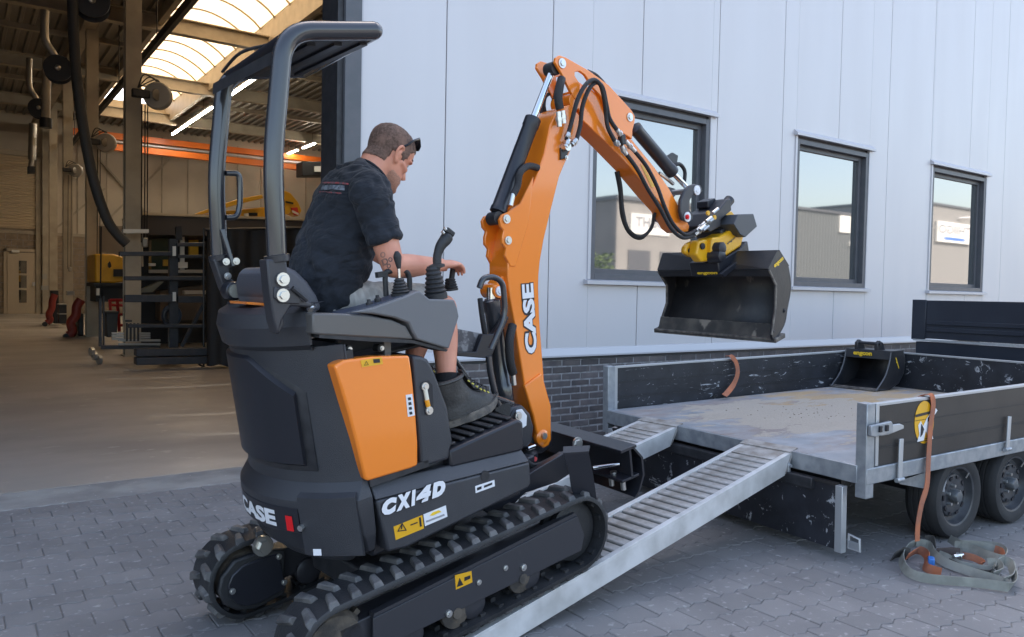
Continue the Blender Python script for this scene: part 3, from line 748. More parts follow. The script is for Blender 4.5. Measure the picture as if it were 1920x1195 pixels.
# foot platform with grooved mat
pf = MB(); pf.pr([(.70, .60), (.70, .655), (1.04, .685), (1.065, .67), (1.06, .57), (1.04, .555), (.70, .59)], .075, .93); pf.build('foot_platform', M_gr2, ex, bevel=.01)
for k in range(7):
    u = .74+k*.046; MB().bar((u, .10, .664+(u-.7)*.088), (u, .90, .664+(u-.7)*.088), .026, .010).build('mat_rib', M_rub, ex, bevel=.003, seg=1)
for a, b in ((866, 838), (945, 799)): bolt(.10, a, b, .007, M_zinc)

# ---- letters and stickers
VT = .047
def mtext(s, a, b, h, mt, v=VT, **k):
    p0, p1 = P3(*a, v), P3(*b, v); p1.z = p1.z; return text(s, p0, p1, (0, 0, 1), h, mt, ex, **k)
p0 = P3(717, 969, VT-.002); p1 = P3(836, 926, VT-.002)
for k_, (g_, t0_, t1_) in enumerate((('C', 0, .235), ('X', .205, .455), ('1', .435, .53), ('4', .515, .775), ('D', .765, 1))):
    qa, qb = p0.lerp(p1, t0_), p0.lerp(p1, t1_); dz_ = Vector((0, 0, .004*math.sin(k_)))
    text(g_, qa-Vector((.002, 0, .003)), qb+Vector((.002, 0, -.003)), (-.06, 0, 1), .060, M_btxt, ex, bold=.12, shear=.25, off=.001)
    text(g_, qa, qb, (-.06, 0, 1), .055, M_wtxt, ex, bold=.09, shear=.25, off=.0025)
def quad(name, pts, mt, v, th=.0015, parent=None, bev=0):
    q = [P3(a, b, v) for a, b in pts]; return MB().prism(q, (0, th, 0)).build(name, mt, parent or ex, smooth=0)
quad('warning_sticker', [(738, 988), (792, 966), (795, 991), (742, 1013)], M_ylw, VT)
quad('dealer_sticker', [(794, 965), (836, 948), (839, 969), (797, 987)], M_wtxt, VT)
def tri(px, py, s, v, mt=M_btxt, k=.36):
    A = [(px, py-s), (px+s*.9, py+s*.5), (px-s*.9, py+s*.75)]
    c = P3(px, py+s*.05, v); q = [P3(a, b, v) for a, b in A]; r = [c+(p-c)*.68 for p in q]
    m = MB(); m.add(q+r, [(0, 1, 4, 3), (1, 2, 5, 4), (2, 0, 3, 5)]); m.build('warning_mark', mt, ex, smooth=0)
tri(754, 990, 10, VT-.002)
quad('warning_mark', [(753, 984), (755, 983), (754, 992), (752, 993)], M_btxt, VT-.002)
quad('warning_mark', [(786, 971), (789, 970), (791, 987), (788, 988)], M_btxt, VT-.002); quad('warning_mark', [(770, 984), (783, 979), (783, 981), (770, 986)], M_btxt, VT-.002)
quad('dealer_mark', [(806, 967), (812, 961), (823, 957), (828, 960), (820, 963), (812, 967)], M_ytxt, VT-.002)
quad('dealer_mark', [(799, 977), (833, 964), (834, 967), (800, 980)], mat('print_grey', (.3, .3, .32), .5), VT-.002)
quad('info_sticker', [(891, 912), (927, 900), (928, 912), (892, 925)], M_wtxt, VT)
quad('info_mark', [(895, 915), (903, 912), (903, 917), (895, 920)], M_btxt, VT-.002); quad('info_mark', [(908, 911), (923, 905), (923, 909), (908, 915)], M_btxt, VT-.002)
quad('door_sticker', [(676, 676), (716, 670), (718, 683), (679, 689)], M_ylw, OV-.002)
tri(687, 682, 5, OV-.004); quad('door_mark', [(700, 674), (712, 673), (713, 680), (701, 681)], M_btxt, OV-.004)
quad('info_sticker', [(761, 741), (773, 739), (778, 779), (765, 782)], M_wtxt, OV-.002)
for k in range(4): quad('info_mark', [(765+k*.9, 746+k*9), (770+k*.9, 745+k*9), (771+k*.9, 750+k*9), (766+k*.9, 751+k*9)], M_btxt, OV-.004)
# CASE on the rear of the counterweight, curved round the arc; red reflector, plate, bolt
def arc_text(s, deg0, deg1, w0, h, r, mt, bold=.05):
    cu = bpy.data.curves.new('lettering', 'FONT'); cu.body = s; cu.offset = bold; cu.resolution_u = 4
    o = bpy.data.objects.new('lettering', cu); COL.objects.link(o); dg = bpy.context.evaluated_depsgraph_get()
    me = bpy.data.meshes.new_from_object(o.evaluated_get(dg)); COL.objects.unlink(o)
    bm = bmesh.new(); bm.from_mesh(me); bmesh.ops.triangulate(bm, faces=bm.faces); bm.to_mesh(me); bm.free()
    xs = [v.co.x for v in me.vertices]; ys = [v.co.y for v in me.vertices]
    for v in me.vertices:
        t = (v.co.x-min(xs))/(max(xs)-min(xs)); b = (v.co.y-min(ys))/(max(ys)-min(ys)); a = math.radians(deg0+(deg1-deg0)*t)
        v.co = Vector((UC-r*math.cos(a), VC+r*math.sin(a), w0+b*h)) if not hasattr(v, 'q') else v.co
    me.materials.clear(); me.materials.append(mt); o2 = bpy.data.objects.new('lettering', me); COL.objects.link(o2); o2.parent = ex; return o2
arc_text('CASE', 15, -13.6, .497, .060, RB+.0300, M_wtxt)
def arcquad(name, d0, d1, w0, w1, r, mt):
    m = MB(); n = 4; L_ = [math.radians(d0+(d1-d0)*k/n) for k in range(n+1)]
    m.loft([[Vector((UC-r*math.cos(a), VC+r*math.sin(a), w0)), Vector((UC-r*math.cos(a), VC+r*math.sin(a), w1))] for a in L_], cap=False, closed=False)
    return m.build(name, mt, ex)
arcquad('reflector', -18.5, -21.5, .49, .545, RB+.0305, M_red)
rear_panel('lettering_field', M_gr2, math.radians(-24), math.radians(30), .475, .585, RB+.012, .0165)
a = math.radians(-25.5); q = Vector((UC-(RB+.034)*math.cos(a), VC+(RB+.034)*math.sin(a), .512)); MB().cyl(q, q-Vector((math.cos(a), -math.sin(a), 0))*.014, .011, seg=6).build('bolt', M_zinc, ex)
quad('plate', [(587, 1030), (602, 1030), (603, 1042), (588, 1042)], M_wtxt, .12)
# yellow-ish seal edge at the far left rear
MB().tube([Vector((UC-(RB-.02)*math.cos(math.radians(a_)), VC+(RB-.02)*math.sin(math.radians(a_)), .675)) for a_ in range(8, 40, 4)], .006, 6).build('seal_strip', mat('tan_seal', (.5, .35, .2), .6), ex)

# ---- ROPS frame
def rops(v, px, collar, name='rops_post'):
    pts = [P3(a, b, v) for a, b in px]
    m = MB(); m.tube(fillet(pts, .11, 10), .0285, 20); return m.build(name, M_tubep, ex, smooth=60)
VN, VF = .15, .80
nearp = [P3(519, 480, VN), P3(512, 300, VN), P3(526, 72, VN)]
base_n = P3(519, 480, VN); top_n = P3(532, 58, VN); frt_n = P3(700, 58, VN)
mid_n = P3(511, 300, VN)
rp = MB(); rp.tube(fillet([base_n, mid_n, top_n, frt_n], .10, 10), .031, 20); rp.build('rops_post', M_tubep, ex, smooth=60)
sh_ = Vector((.0, VF-VN, 0))
base_f = P3(411, 480, VF); mid_f = P3(408, 300, VF); du = base_f.x-base_n.x
rp = MB(); rp.tube(fillet([base_n+sh_+Vector((du, 0, 0)), mid_n+sh_+Vector((du, 0, 0)), top_n+sh_+Vector((du, 0, 0)), frt_n+sh_+Vector((du, 0, 0))], .10, 10), .031, 20); rp.build('rops_post', M_tubep, ex, smooth=60)
# front cross end: both top rails joined round the front
e0 = frt_n; e1 = frt_n+sh_+Vector((du, 0, 0))
MB().tube([top_n+Vector((.02, .0, -.02)), top_n+sh_+Vector((du+.02, 0, -.02))], .027, 14).build('rear_cross_tube', M_gr2, ex)
MB().tube([e0+Vector((-.0, 0, 0)), e1], .031, 14).build('front_cross_tube', M_tubep, ex)
MB().lathe(e0, (1, 0, 0), [(.031, 0), (.029, .012), (.02, .025), (.0, .031)], 18).build('tube_end', M_tubep, ex, smooth=80)
rt = e0.z-.005; u0 = top_n.x+.05; u1 = e0.x
cdv = (frt_n-top_n)/(frt_n.x-top_n.x)
def cpt(u, v, dz): q_ = top_n+cdv*(u-top_n.x); return Vector((u, v, q_.z+dz))
m = MB(); m.taper([cpt(u0, VN, -.026), cpt(u1, VN, -.026), cpt(u1, VN, -.012), cpt(u0, VN, -.012)], [cpt(u0, VF, -.026), cpt(u1, VF, -.026), cpt(u1, VF, -.012), cpt(u0, VF, -.012)]); m.build('canopy_plate', mat('canopy_underside', (.03, .031, .035), .5), ex)
for k in range(3): MB().bar(cpt(u0+.07+k*.1, VN+.06, -.030), cpt(u0+.07+k*.1, VF-.06, -.030), .03, .010).build('canopy_rib', M_gr2, ex)
m = MB(); m.prism([cpt(top_n.x-.03, VN+.05, -.09), cpt(top_n.x-.022, VN+.05, -.05), cpt(u0+.03, VN+.05, -.012), cpt(u0+.03, VN+.05, -.024)], (0, VF-VN-.1, 0)); m.build('canopy_rear_skirt', M_black, ex)
# collars, brackets
for v, x in ((VN, 519), (VF, 411)):
    c = P3(x, 480, v); m = MB(); m.lathe(c-Vector((0, 0, .02)), (0, 0, 1), [(.034, 0), (.040, .002), (.040, .022), (.034, .024)], 20); m.build('post_collar', M_gr2, ex)
    du_ = 0 if v == VN else du
# near foot bracket
q = pm_([(500, 486), (538, 486), (542, 530), (547, 545), (566, 560), (588, 570), (584, 577), (546, 574), (530, 600), (521, 628), (513, 600), (506, 550)], VN-.03)
MB().pr(q, VN-.03, VN+.035).build('post_bracket', M_fr, ex, bevel=.006)
q = pm_([(515, 538), (545, 541), (566, 562), (562, 570), (524, 569), (514, 558)], VN-.036); MB().pr(q, VN-.036, VN-.028).build('bracket_plate', M_fr, ex, bevel=.003)
for a, b in ((530, 524), (530, 554)): bolt(VN-.036, a, b, .016, M_zinc, h=.014)
m = MB(); m.tube([P3(548, 540, VN-.04), P3(576, 563, VN-.04)], .009, 8); m.build('latch_pin', M_black, ex)
q = pm_([(503, 486), (497, 500), (508, 560), (520, 628), (532, 606), (520, 570)], VN+.0); MB().pr(q, VN-.01, VN+.03).build('bracket_web', M_fr, ex, bevel=.004)
# far bracket with lamp
q = pm_([(400, 486), (432, 486), (430, 520), (462, 545), (460, 560), (430, 562), (418, 540)], VF-.03); MB().pr(q, VF-.03, VF+.03).build('post_bracket', M_fr, ex, bevel=.006)
c = P3(442, 546, VF-.10); MB().lathe(c+Vector((0, .07, 0)), (0, -1, 0), [(.034, 0), (.036, .05), (.034, .06), (.028, .064), (.028, .06)], 24).build('pivot_boss', M_gr2, ex)
MB().cyl(c+Vector((0, .012, 0)), c-Vector((0, .004, 0)), .026, seg=24).build('boss_cap', mat('brushed_cap', (.55, .56, .5), .35, metal=.8, bump=.3, bscale=200), ex)
for a, b in ((424, 491), (443, 490), (427, 518), (461, 556)): bolt(VF-.06, a, b, .010)
m = MB(); m.bar(P3(416, 430, VF-.04), P3(437, 500, VF-.05), .016, .02, (0, 1, 0)); m.build('stay', M_tubep, ex, bevel=.003)
# grab handle on the far post
pts = [P3(a, b, VF-.02) for a, b in ((424, 325), (448, 325), (450, 345), (450, 385), (444, 408), (424, 408))]
MB().tube(fillet(pts, .05, 6), .011, 12).build('grab_handle', M_tubep, ex)
# roof rear straps
MB().tube(spline([P3(417, 135, VF), P3(450, 100, .6), P3(500, 85, .4)], 6), .006, 6).build('cable', M_black, ex)

# ---- seat
q = pm_([(517, 560), (514, 530), (520, 508), (536, 498), (556, 507), (578, 528), (596, 555), (606, 580), (585, 592), (545, 592), (525, 575)], .32)
st = MB(); st.pr(q, .32, .68); st.build('seat_back', M_seat, ex, bevel=.03, seg=4)
q = pm_([(509, 555), (507, 530), (512, 513), (522, 510), (530, 530), (528, 560), (515, 562)], .34)
MB().pr(q, .34, .66).build('seat_back_pad', mat('seat_back_dark', (.05, .05, .06), .6, bump=.2, bscale=200), ex, bevel=.02, seg=3)
m = MB(); m.pr([(.42, 1.15), (.44, 1.21), (.80, 1.23), (.86, 1.20), (.85, 1.14), (.45, 1.10)], .29, .71); m.build('seat_cushion', M_seat, ex, bevel=.03, seg=4)
m = MB(); m.b2((.42, .28, 1.03), (.80, .72, 1.14)); m.b2((.40, .18, 1.035), (.72, .82, 1.055)); m.build('seat_base', M_black, ex, bevel=.01)
MB().pr(pm_([(462, 566), (504, 569), (506, 574), (464, 571)], .40), .40, .56).build('hood_trim', M_or, ex)
# suspension bits under the arm rest
for a, b in ((655, 655), (715, 653)): 
    q_ = P3(a, b, .14); MB().cyl(q_, q_+Vector((0, .04, 0)), .014, seg=12).build('latch', M_black, ex); bolt(.135, a+1, b, .006)
q = pm_([(720, 640), (733, 640), (733, 665), (722, 668)], .14); MB().pr(q, .14, .15).build('bracket_tab', M_arm, ex)

# ---- near console and arm rest
VA = .085
c0 = P3(578, 578, .19); c1 = P3(577, 634, .19)
MB().cyl(c0, c1, .025, seg=24).build('console_pivot', M_tubep, ex)
MB().lathe(P3(578, 580, .19), (0, 0, 1), [(.022, 0), (.024, .006), (.020, .016), (.010, .020)], 20).build('pivot_cap', M_zinc, ex)
q = pm_([(586, 588), (640, 588), (690, 592), (735, 600), (762, 612), (772, 630), (776, 637), (720, 634), (600, 628), (586, 626)], VA)
MB().pr(q, VA, VA+.11).build('arm_rest', M_arm, ex, bevel=.006)
q = pm_([(660, 586), (700, 577), (760, 556), (782, 546), (789, 547), (806, 561), (852, 562), (858, 578), (861, 594), (842, 655), (782, 637), (774, 622), (767, 606), (740, 596), (700, 589)], VA-.008)
MB().pr(q, VA-.008, VA+.12).build('console', M_con, ex, bevel=.006)
q = pm_([(600, 628), (720, 634), (776, 638), (842, 656), (838, 660), (776, 644), (700, 641), (600, 634)], VA); MB().pr(q, VA+.005, VA+.10).build('console_underside', M_black, ex)
q = pm_([(640, 588), (700, 572), (762, 551), (778, 545), (772, 556), (700, 580)], VA+.02); MB().pr(q, VA+.01, VA+.10).build('console_deck', mat('console_blue_grey', (.06, .07, .10), .35), ex)
for a, b in ((692, 568), (708, 560)): c = P3(a, b, VA+.05); MB().lathe(c-Vector((0, 0, .012)), (0, 0, 1), [(.012, 0), (.012, .012), (.007, .016), (.006, .024)], 12).build('switch', M_rub, ex)
def bellows(c, h, r0, r1, n, name, parent=None, sq=False):
    prof = [(r0*1.05, 0), (r0*1.05, h*.18)]
    for k in range(n):
        t = .2+.8*k/n; r = r0+(r1-r0)*t; dt = .8/n*h
        prof += [(r*1.0, h*t), (r*1.12, h*t+dt*.35), (r*1.12, h*t+dt*.5), (r*.93, h*t+dt*.85)]
    prof += [(r1, h), (r1*1.0, h*1.02)]
    return MB().lathe(c, (0.02, 0, 1), prof, 20).build(name, M_rub, parent or ex, smooth=30)
c = P3(818, 561, VA+.045); t_ = P3(819, 500, VA+.045)
js = bellows(c, (t_-c).length, .040, .022, 6, 'joystick_boot')
m = MB(); m.lathe(t_-Vector((0, 0, .006)), (0, 0, 1), [(.018, 0), (.030, .003), (.030, .012), (.018, .016)], 20); m.build('joystick_collar', M_rub, ex)
jp = [P3(a, b, VA+.045) for a, b in ((820, 498), (820, 480), (826, 462), (835, 450), (841, 440))]
m = MB(); m.tube(spline(jp, 4), [.016, .016, .016, .016, .016, .016, .017, .018, .019, .020, .021, .022, .023, .023, .023, .020, .014][:len(spline(jp, 4))], 12); m.build('joystick', M_rub, ex, smooth=60)
MB().box(P3(841, 436, VA+.045), (.04, .035, .022), Matrix.Rotation(.7, 3, 'Y')).build('joystick_head', M_rub, ex, bevel=.006)
for dx in (0, .012): MB().cyl(P3(832, 438, VA+.035)+Vector((dx, 0, dx)), P3(829, 434, VA+.035)+Vector((dx, 0, dx)), .006, seg=8).build('joystick_button', M_zinc, ex)
c = P3(752, 556, VA+.05); t_ = P3(750, 522, VA+.05); bellows(c, (t_-c).length, .034, .013, 5, 'lever_boot')
MB().cyl(P3(749, 524, VA+.05), P3(748, 504, VA+.05), .0055, seg=10).build('lever_shaft', M_chr, ex)
MB().lathe(P3(748, 504, VA+.05), (0, 0, 1), [(.007, 0), (.009, .01), (.015, .04), (.013, .05), (.006, .062)], 14).build('lever_knob', M_rub, ex)
pts = [P3(a, b, VA+.11) for a, b in ((724, 556), (722, 520), (716, 513), (745, 506), (762, 508), (768, 520), (768, 545))]
m = MB(); m.tube(fillet([pts[0], pts[1], P3(724, 509, VA+.11), pts[4], pts[5], pts[6]], .02, 5), .010, 10); m.box(P3(714, 515, VA+.11), (.035, .02, .02)); m.build('safety_handle', M_rub, ex)
# far console (mostly behind the operator)
m = MB(); m.pr([(.45, 1.16), (.78, 1.27), (.88, 1.22), (.86, 1.08), (.5, 1.12)], .76, .87); m.build('console', M_con, ex, bevel=.01)
c = Vector((.86, .32, 1.21)); 
bellows(P3(846, 545, .40), .05, .028, .018, 4, 'joystick_boot')
MB().cyl(P3(846, 530, .40), P3(850, 498, .40), .012, seg=10).build('joystick', M_rub, ex)

# ---- front guard, travel levers, pedals
pts = [P3(a, b, .30) for a, b in ((905, 545), (902, 522), (932, 520), (948, 545), (952, 590), (935, 640), (922, 672))]
m = MB(); m.tube(fillet([P3(899, 540, .3), P3(905, 522, .3), P3(925, 518, .3), P3(943, 530, .3), P3(948, 590, .3), P3(920, 655, .3)], .05, 6), .013, 12); m.build('hose_guard', M_tubep, ex)
pts = [P3(a, b, .30) for a, b in ((916, 668), (920, 700), (930, 745), (935, 760))]
MB().tube(spline(pts, 4), .014, 12).build('guard_leg', M_tubep, ex)
MB().tube([P3(925, 745, .28), P3(960, 757, .36)], .013, 10).build('guard_foot_bar', M_tubep, ex)
q = pm_([(928, 752), (958, 757), (957, 785), (928, 772)], .32); MB().pr(q, .32, .36).build('pedal', M_rub, ex, bevel=.004)
q = pm_([(858, 617), (905, 626), (892, 662), (858, 660)], .45); MB().pr(q, .45, .56).build('instrument_plate', mat('scuffed_grey', (.25, .25, .26), .5, col2=(.08, .08, .09), nscale=30, ncontrast=(.45, .55)), ex)
q = pm_([(893, 660), (905, 627), (925, 627), (950, 590), (954, 596), (922, 668), (910, 672), (858, 668), (858, 660)], .42); MB().pr(q, .42, .45).build('dash_bracket', M_gr2, ex, bevel=.003)
for dv in (0, .10):
    m = MB(); m.tube([P3(852, 672, .42+dv), P3(895, 735, .42+dv)], .010, 10); m.build('travel_lever', M_tubep, ex)
q = [P3(a, b, .38) for a, b in ((895, 733), (908, 729), (912, 735), (888, 745), (876, 744))]; MB().prism(q, (0, .10, 0)).build('pedal', M_rub, ex, bevel=.003)

# ---- swing post, boom, cylinders
VB0, VB1 = .44, .575; VBM = (VB0+VB1)/2
q = pm_([(1000, 790), (1012, 800), (1030, 805), (1030, 835), (1010, 850), (985, 845)], .50)
MB().pr(q, .475, .54).build('swing_bracket', M_fr, ex, bevel=.01)
q = pm_([(952, 762), (975, 758), (990, 775), (997, 800), (994, 828), (985, 838), (965, 842), (944, 830), (945, 790)], .42)
MB().pr(q, .40, .60).build('swing_bracket', M_fr, ex, bevel=.015, seg=3)
q = P3(971, 783, .395); MB().lathe(q+Vector((0, .02, 0)), (0, -1, 0), [(.042, 0), (.042, .018), (.034, .024), (.012, .023)], 24).build('pin_boss', M_fr, ex)
qq = [P3(a, b, .384) for a, b in ((962, 768), (973, 766), (982, 778), (981, 797), (974, 802), (961, 785))]; qq = [p_-Vector((0, .024, 0)) for p_ in qq]; MB().prism(qq, (0, .006, 0)).build('pin_plate', M_wtxt, ex, bevel=.003)
bolt(.358, 972, 780, .014, M_zinc)
q = P3(990, 850, .45); MB().lathe(q, (0, 0, 1), [(.045, -.08), (.045, .0), (.03, .012), (.03, .03)], 18).build('swing_motor', M_black, ex)
MB().box(P3(992, 838, .42), (.05, .05, .02)).build('fitting_block', M_chr, ex, bevel=.006)
MB().box(P3(985, 868, .38), (.07, .06, .06)).build('valve_block', M_fr, ex, bevel=.006)
MB().cyl(P3(1003, 861, .36), P3(1003, 861, .35), .011, seg=12).build('red_cap', M_red, ex); bolt(.35, 979, 861, .012)
for k in range(3): MB().tube(spline([P3(975, 850+k*6, .36), P3(1000, 872+k*5, .30), P3(1030, 862+k*8, .3), P3(1050, 850+k*6, .34)], 6), .009, 8).build('hose', M_hose, ex)

bo = [(1010.5, 517), (1010, 540), (1012, 600), (1016.7, 661), (1020.8, 716), (1033.5, 761), (1034, 825), (1029, 836), (1020, 840), (1011, 832), (1001, 781), (984, 724), (972, 650), (966, 610), (957, 560), (952, 520), (952, 492), (956, 465), (962, 440), (985, 380), (1006, 330), (1020, 290), (1032, 235), (1047, 205), (1068, 196), (1086, 215), (1088, 240), (1074, 274), (1058, 310), (1049, 332), (1032, 400), (1020, 450), (1013, 490)]
bm2 = MB(); bm2.pr(pm_(bo, VB0), VB0, VB1); bm2.build('boom', M_or, ex, bevel=.006, seg=3)
# recessed edge lines: raised cast band around the foot
q = pm_([(984, 724), (1016.5, 700), (1020.8, 716), (1033.5, 761), (1034, 825), (1029, 836), (1020, 841), (1011, 833), (1001, 781)], VB0-.012); MB().pr(q, VB0-.012, VB0+.01).build('boom_foot_plate', M_or, ex, bevel=.006, seg=2)
q = P3(1018, 820, VB0-.012); MB().lathe(q+Vector((0, .02, 0)), (0, -1, 0), [(.038, 0), (.038, .018), (.032, .023), (.014, .028)], 24).build('boom_foot_boss', M_or, ex)
q = P3(1022, 818, VB0-.03); MB().cyl(q+Vector((0, .02, 0)), q, .015, seg=16).build('foot_pin', M_zinc, ex)
# rear cylinder lugs (pair of plates)
lp = [(936, 412), (941, 403), (952, 398), (975, 382), (1000, 330), (990, 420), (975, 470), (966, 500), (956, 500), (946, 480), (948, 466), (941, 457), (941, 443), (944, 432), (938, 425)]
for v in (VB0-.004, VB1-.014): MB().pr(pm_([(a+(0), b) for a, b in lp], VB0), v, v+.018).build('cylinder_lug_plate', M_or, ex, bevel=.004)
for a, b, r in ((950, 411, .015), (953, 451, .014)): bolt(VB0-.008, a, b, r, M_zinc)
# lower eye for the boom cylinder
q = P3(936, 546, VB0+.02); MB().lathe(q+Vector((0, .10, 0)), (0, -1, 0), [(.030, 0), (.034, .008), (.034, .092), (.030, .10)], 24).build('boom_cylinder_eye', M_or, ex)
MB().pr(pm_([(930, 535), (940, 520), (960, 510), (968, 560), (950, 562), (938, 560)], VB0+.03), VB0+.03, VB1-.03).build('eye_web', M_or, ex, bevel=.005)
bolt(VB0+.015, 937, 546, .016, M_wtxt)
# boom cylinder: between lower pin and the eye, on the operator side
a = P3(921, 560, VBM-.02); b = P3(950, 770, VBM-.02); d = (b-a).normalized()
m = MB(); m.lathe(a, d, [(.030, 0), (.043, .01), (.043, .05), (.038, .06), (.038, (b-a).length*.75), (.042, (b-a).length*.76), (.042, (b-a).length-.03), (.02, (b-a).length)], 22); m.build('boom_cylinder', M_tubep, ex)
MB().cyl(P3(921, 562, VBM-.02), P3(922, 540, VBM-.02), .022, seg=14).build('cylinder_rod', M_chr, ex)
MB().tube(spline([P3(885+15, 560, VBM-.04), P3(905, 600, VBM-.06), P3(915, 660, VBM-.05)], 5), .012, 8).build('hose', M_hose, ex)
MB().tube(spline([P3(961, 610, VB0-.01), P3(955, 640, VB0-.03), P3(957, 680, VB0-.03), P3(962, 700, VB0-.02)], 6), .020, 12).build('hose_sleeve', M_hose, ex)
MB().tube([P3(962, 700, VB0-.02), P3(964, 722, VB0-.02)], .012, 10).build('hose_fitting', M_zinc, ex)
# lettering up the boom
text('CASE', P3(1008, 663, VB0-.001), P3(1000, 529, VB0-.001), P3(984, 600, VB0)-P3(1006, 600, VB0), .078, M_btxt, ex, bold=.11, off=.0015)
text('CASE', P3(1006.5, 661, VB0-.001), P3(999, 531, VB0-.001), P3(984, 600, VB0)-P3(1006, 600, VB0), .070, M_wtxt, ex, bold=.045, off=.003)
# arm cylinder
def cylr(ax, ay, bx, by, cx_, cy_, v, r, rr, name):
    a, b, c = P3(ax, ay, v), P3(bx, by, v), P3(cx_, cy_, v); d = (b-a).normalized(); L_ = (b-a).length
    MB().lathe(a, d, [(.02, 0), (r*1.08, .01), (r*1.08, .03), (r, .035), (r, L_-.05), (r*1.08, L_-.045), (r*1.08, L_-.005), (r*.6, L_)], 22).build(name, M_gr2, ex, smooth=50)
    MB().cyl(b-d*.02, c, rr, seg=16).build('cylinder_rod', M_chr, ex)
cylr(932, 402, 1000, 222, 1033, 138, VBM-.02, .036, .0165, 'arm_cylinder')
c = P3(1035, 130, VBM-.02); MB().cyl(c-Vector((0, .03, 0)), c+Vector((0, .03, 0)), .032, seg=18).build('rod_eye', M_black, ex)
c = P3(928, 410, VBM-.02); MB().cyl(c-Vector((0, .03, 0)), c+Vector((0, .03, 0)), .030, seg=18).build('rod_eye', M_black, ex)
MB().tube(spline([P3(1008, 315, VB0), P3(990, 312, VB0-.01), P3(975, 325, VB0-.02), P3(970, 350, VB0-.02), P3(962, 365, VB0-.02)], 6), .016, 10).build('hose_sleeve', M_hose, ex)
MB().tube([P3(962, 364, VB0-.02), P3(957, 386, VB0-.02)], .012, 10).build('hose_fitting', M_zinc, ex)

# ---- dipper arm
DV0, DV1 = VB0-.0, VB1
body = [(1092, 225), (1080, 190), (1082, 168), (1100, 162), (1120, 175), (1140, 205), (1184, 261), (1228, 315), (1255, 354), (1273, 387), (1293, 424), (1291, 434), (1280, 436), (1270, 428), (1250, 394), (1226, 367.5), (1182.5, 315), (1136.6, 267)]
MB().pr(pm_(body, DV0+.012), DV0+.012, DV1-.012).build('dipper_arm', M_or, ex, bevel=.004, seg=2)
# near side ear plate with slot
ear = [(1040, 120), (1041, 110), (1048, 104), (1060, 108), (1102, 132), (1140.6, 160), (1182.8, 206.5), (1189.8, 218.5), (1188.8, 230.6), (1185, 245), (1184.4, 261), (1165, 248), (1150, 232), (1137, 208), (1128, 180), (1115, 165), (1098, 160)]
slot = [(1103, 148), (1093, 137), (1083, 133), (1076, 136), (1077, 143), (1085, 152)]
low = [(1085, 168), (1068, 172), (1060, 150), (1052, 137)]
poly_ = ear+[(1103, 150)]+slot[0:]+[]+low
# keyhole: ear -> slot is left open at its lower side, closed by the box body behind it
EP = [(1040, 118), (1041, 109), (1048, 104), (1060, 108), (1102, 132), (1140.6, 160), (1182.8, 206.5), (1189.8, 218.5), (1188.8, 230.6), (1185, 245), (1184.4, 261), (1162, 247), (1148, 230), (1135, 205), (1125, 180), (1108, 162), (1103, 152), (1096, 141), (1086, 134), (1077, 135), (1077, 143), (1083, 152), (1087, 162), (1084, 180), (1082, 190), (1075, 184), (1066, 166), (1052, 138)]
for v in (DV0-.004, DV1-.012): MB().pr(pm_(EP, DV0), v, v+.016).build('ear_plate', M_or, ex, bevel=.003, seg=2)
# stiffener channel on the near face
ch = [(1098, 190), (1110, 195), (1150, 262), (1200, 325), (1240, 372), (1262, 405), (1256, 408), (1228, 374), (1186, 322), (1140, 268)]
bolt(DV0-.006, 1054, 119, .017, M_zinc); bolt(DV0-.006, 1181, 220, .016, M_zinc)
# boom head pivot
bolt(VB0-.012, 1062, 296, .008, M_zinc)
c = P3(1078, 190, VB0); MB().cyl(c-Vector((0, .0, 0)), c+Vector((0, .13, 0)), .038, seg=20).build('dipper_pivot', M_or, ex)
# bucket cylinder on top of the dipper
cylr(1188, 238, 1262, 325, 1288, 352, VBM-.01, .034, .015, 'bucket_cylinder')
MB().tube(spline([P3(1262, 345, VBM), P3(1250, 335, VBM-.02), P3(1236, 325, VBM-.02)], 4), .010, 8).build('hose_fitting', M_zinc, ex)
# hose guard plate and hose behind the dipper tip
q = pm_([(1246, 296), (1262, 286), (1272, 292), (1268, 320), (1256, 312)], VB1+.02); MB().pr(q, VB1+.02, VB1+.035).build('hose_guard', M_gr2, ex, bevel=.003)
MB().tube(spline([P3(1262, 312, VB1+.02), P3(1274, 308, VB1+.02), P3(1284, 322, VB1+.02), P3(1282, 348, VB1+.02)], 6), .011, 8).build('hose', M_hose, ex)
# looping hoses at the elbow
def hose(pts, r=.0105, vs_=None, name='hose'):
    P = [P3(a, b, v) for a, b, v in pts]; return MB().tube(spline(P, 7), r, 9).build(name, M_hose, ex, smooth=70)
vh = VB0-.03
hose([(1062, 262, vh), (1070, 235, vh), (1082, 190, vh-.02), (1096, 162, vh-.03), (1112, 150, vh-.03), (1126, 160, vh-.03), (1133, 188, vh-.02), (1136, 215, vh), (1140, 240, vh), (1152, 264, vh)])
hose([(1081, 262, vh), (1088, 235, vh), (1092, 200, vh-.01), (1104, 168, vh-.02), (1118, 155, vh-.02), (1130, 165, vh-.03), (1137, 195, vh-.01), (1143, 222, vh), (1156, 243, vh)])
hose([(1175, 290, vh), (1195, 318, vh), (1215, 355, vh), (1238, 392, vh), (1258, 428, vh), (1280, 446, vh), (1300, 442, vh)])
hose([(1190, 284, vh), (1212, 312, vh), (1232, 350, vh), (1245, 385, vh), (1262, 420, vh), (1285, 440, vh), (1306, 432, vh)])
hose([(1158, 322, VB1-.03), (1164, 350, VB1-.03), (1168, 395, VB1-.04), (1178, 430, VB1-.05), (1200, 444, VB1-.05), (1220, 430, VB1-.05), (1228, 400, VB1-.04)], .009)
hose([(1155, 322, VB1), (1162, 360, VB1), (1166, 405, VB1), (1180, 437, VB1), (1202, 447, VB1), (1222, 425, VB1), (1226, 395, VB1)], .009)
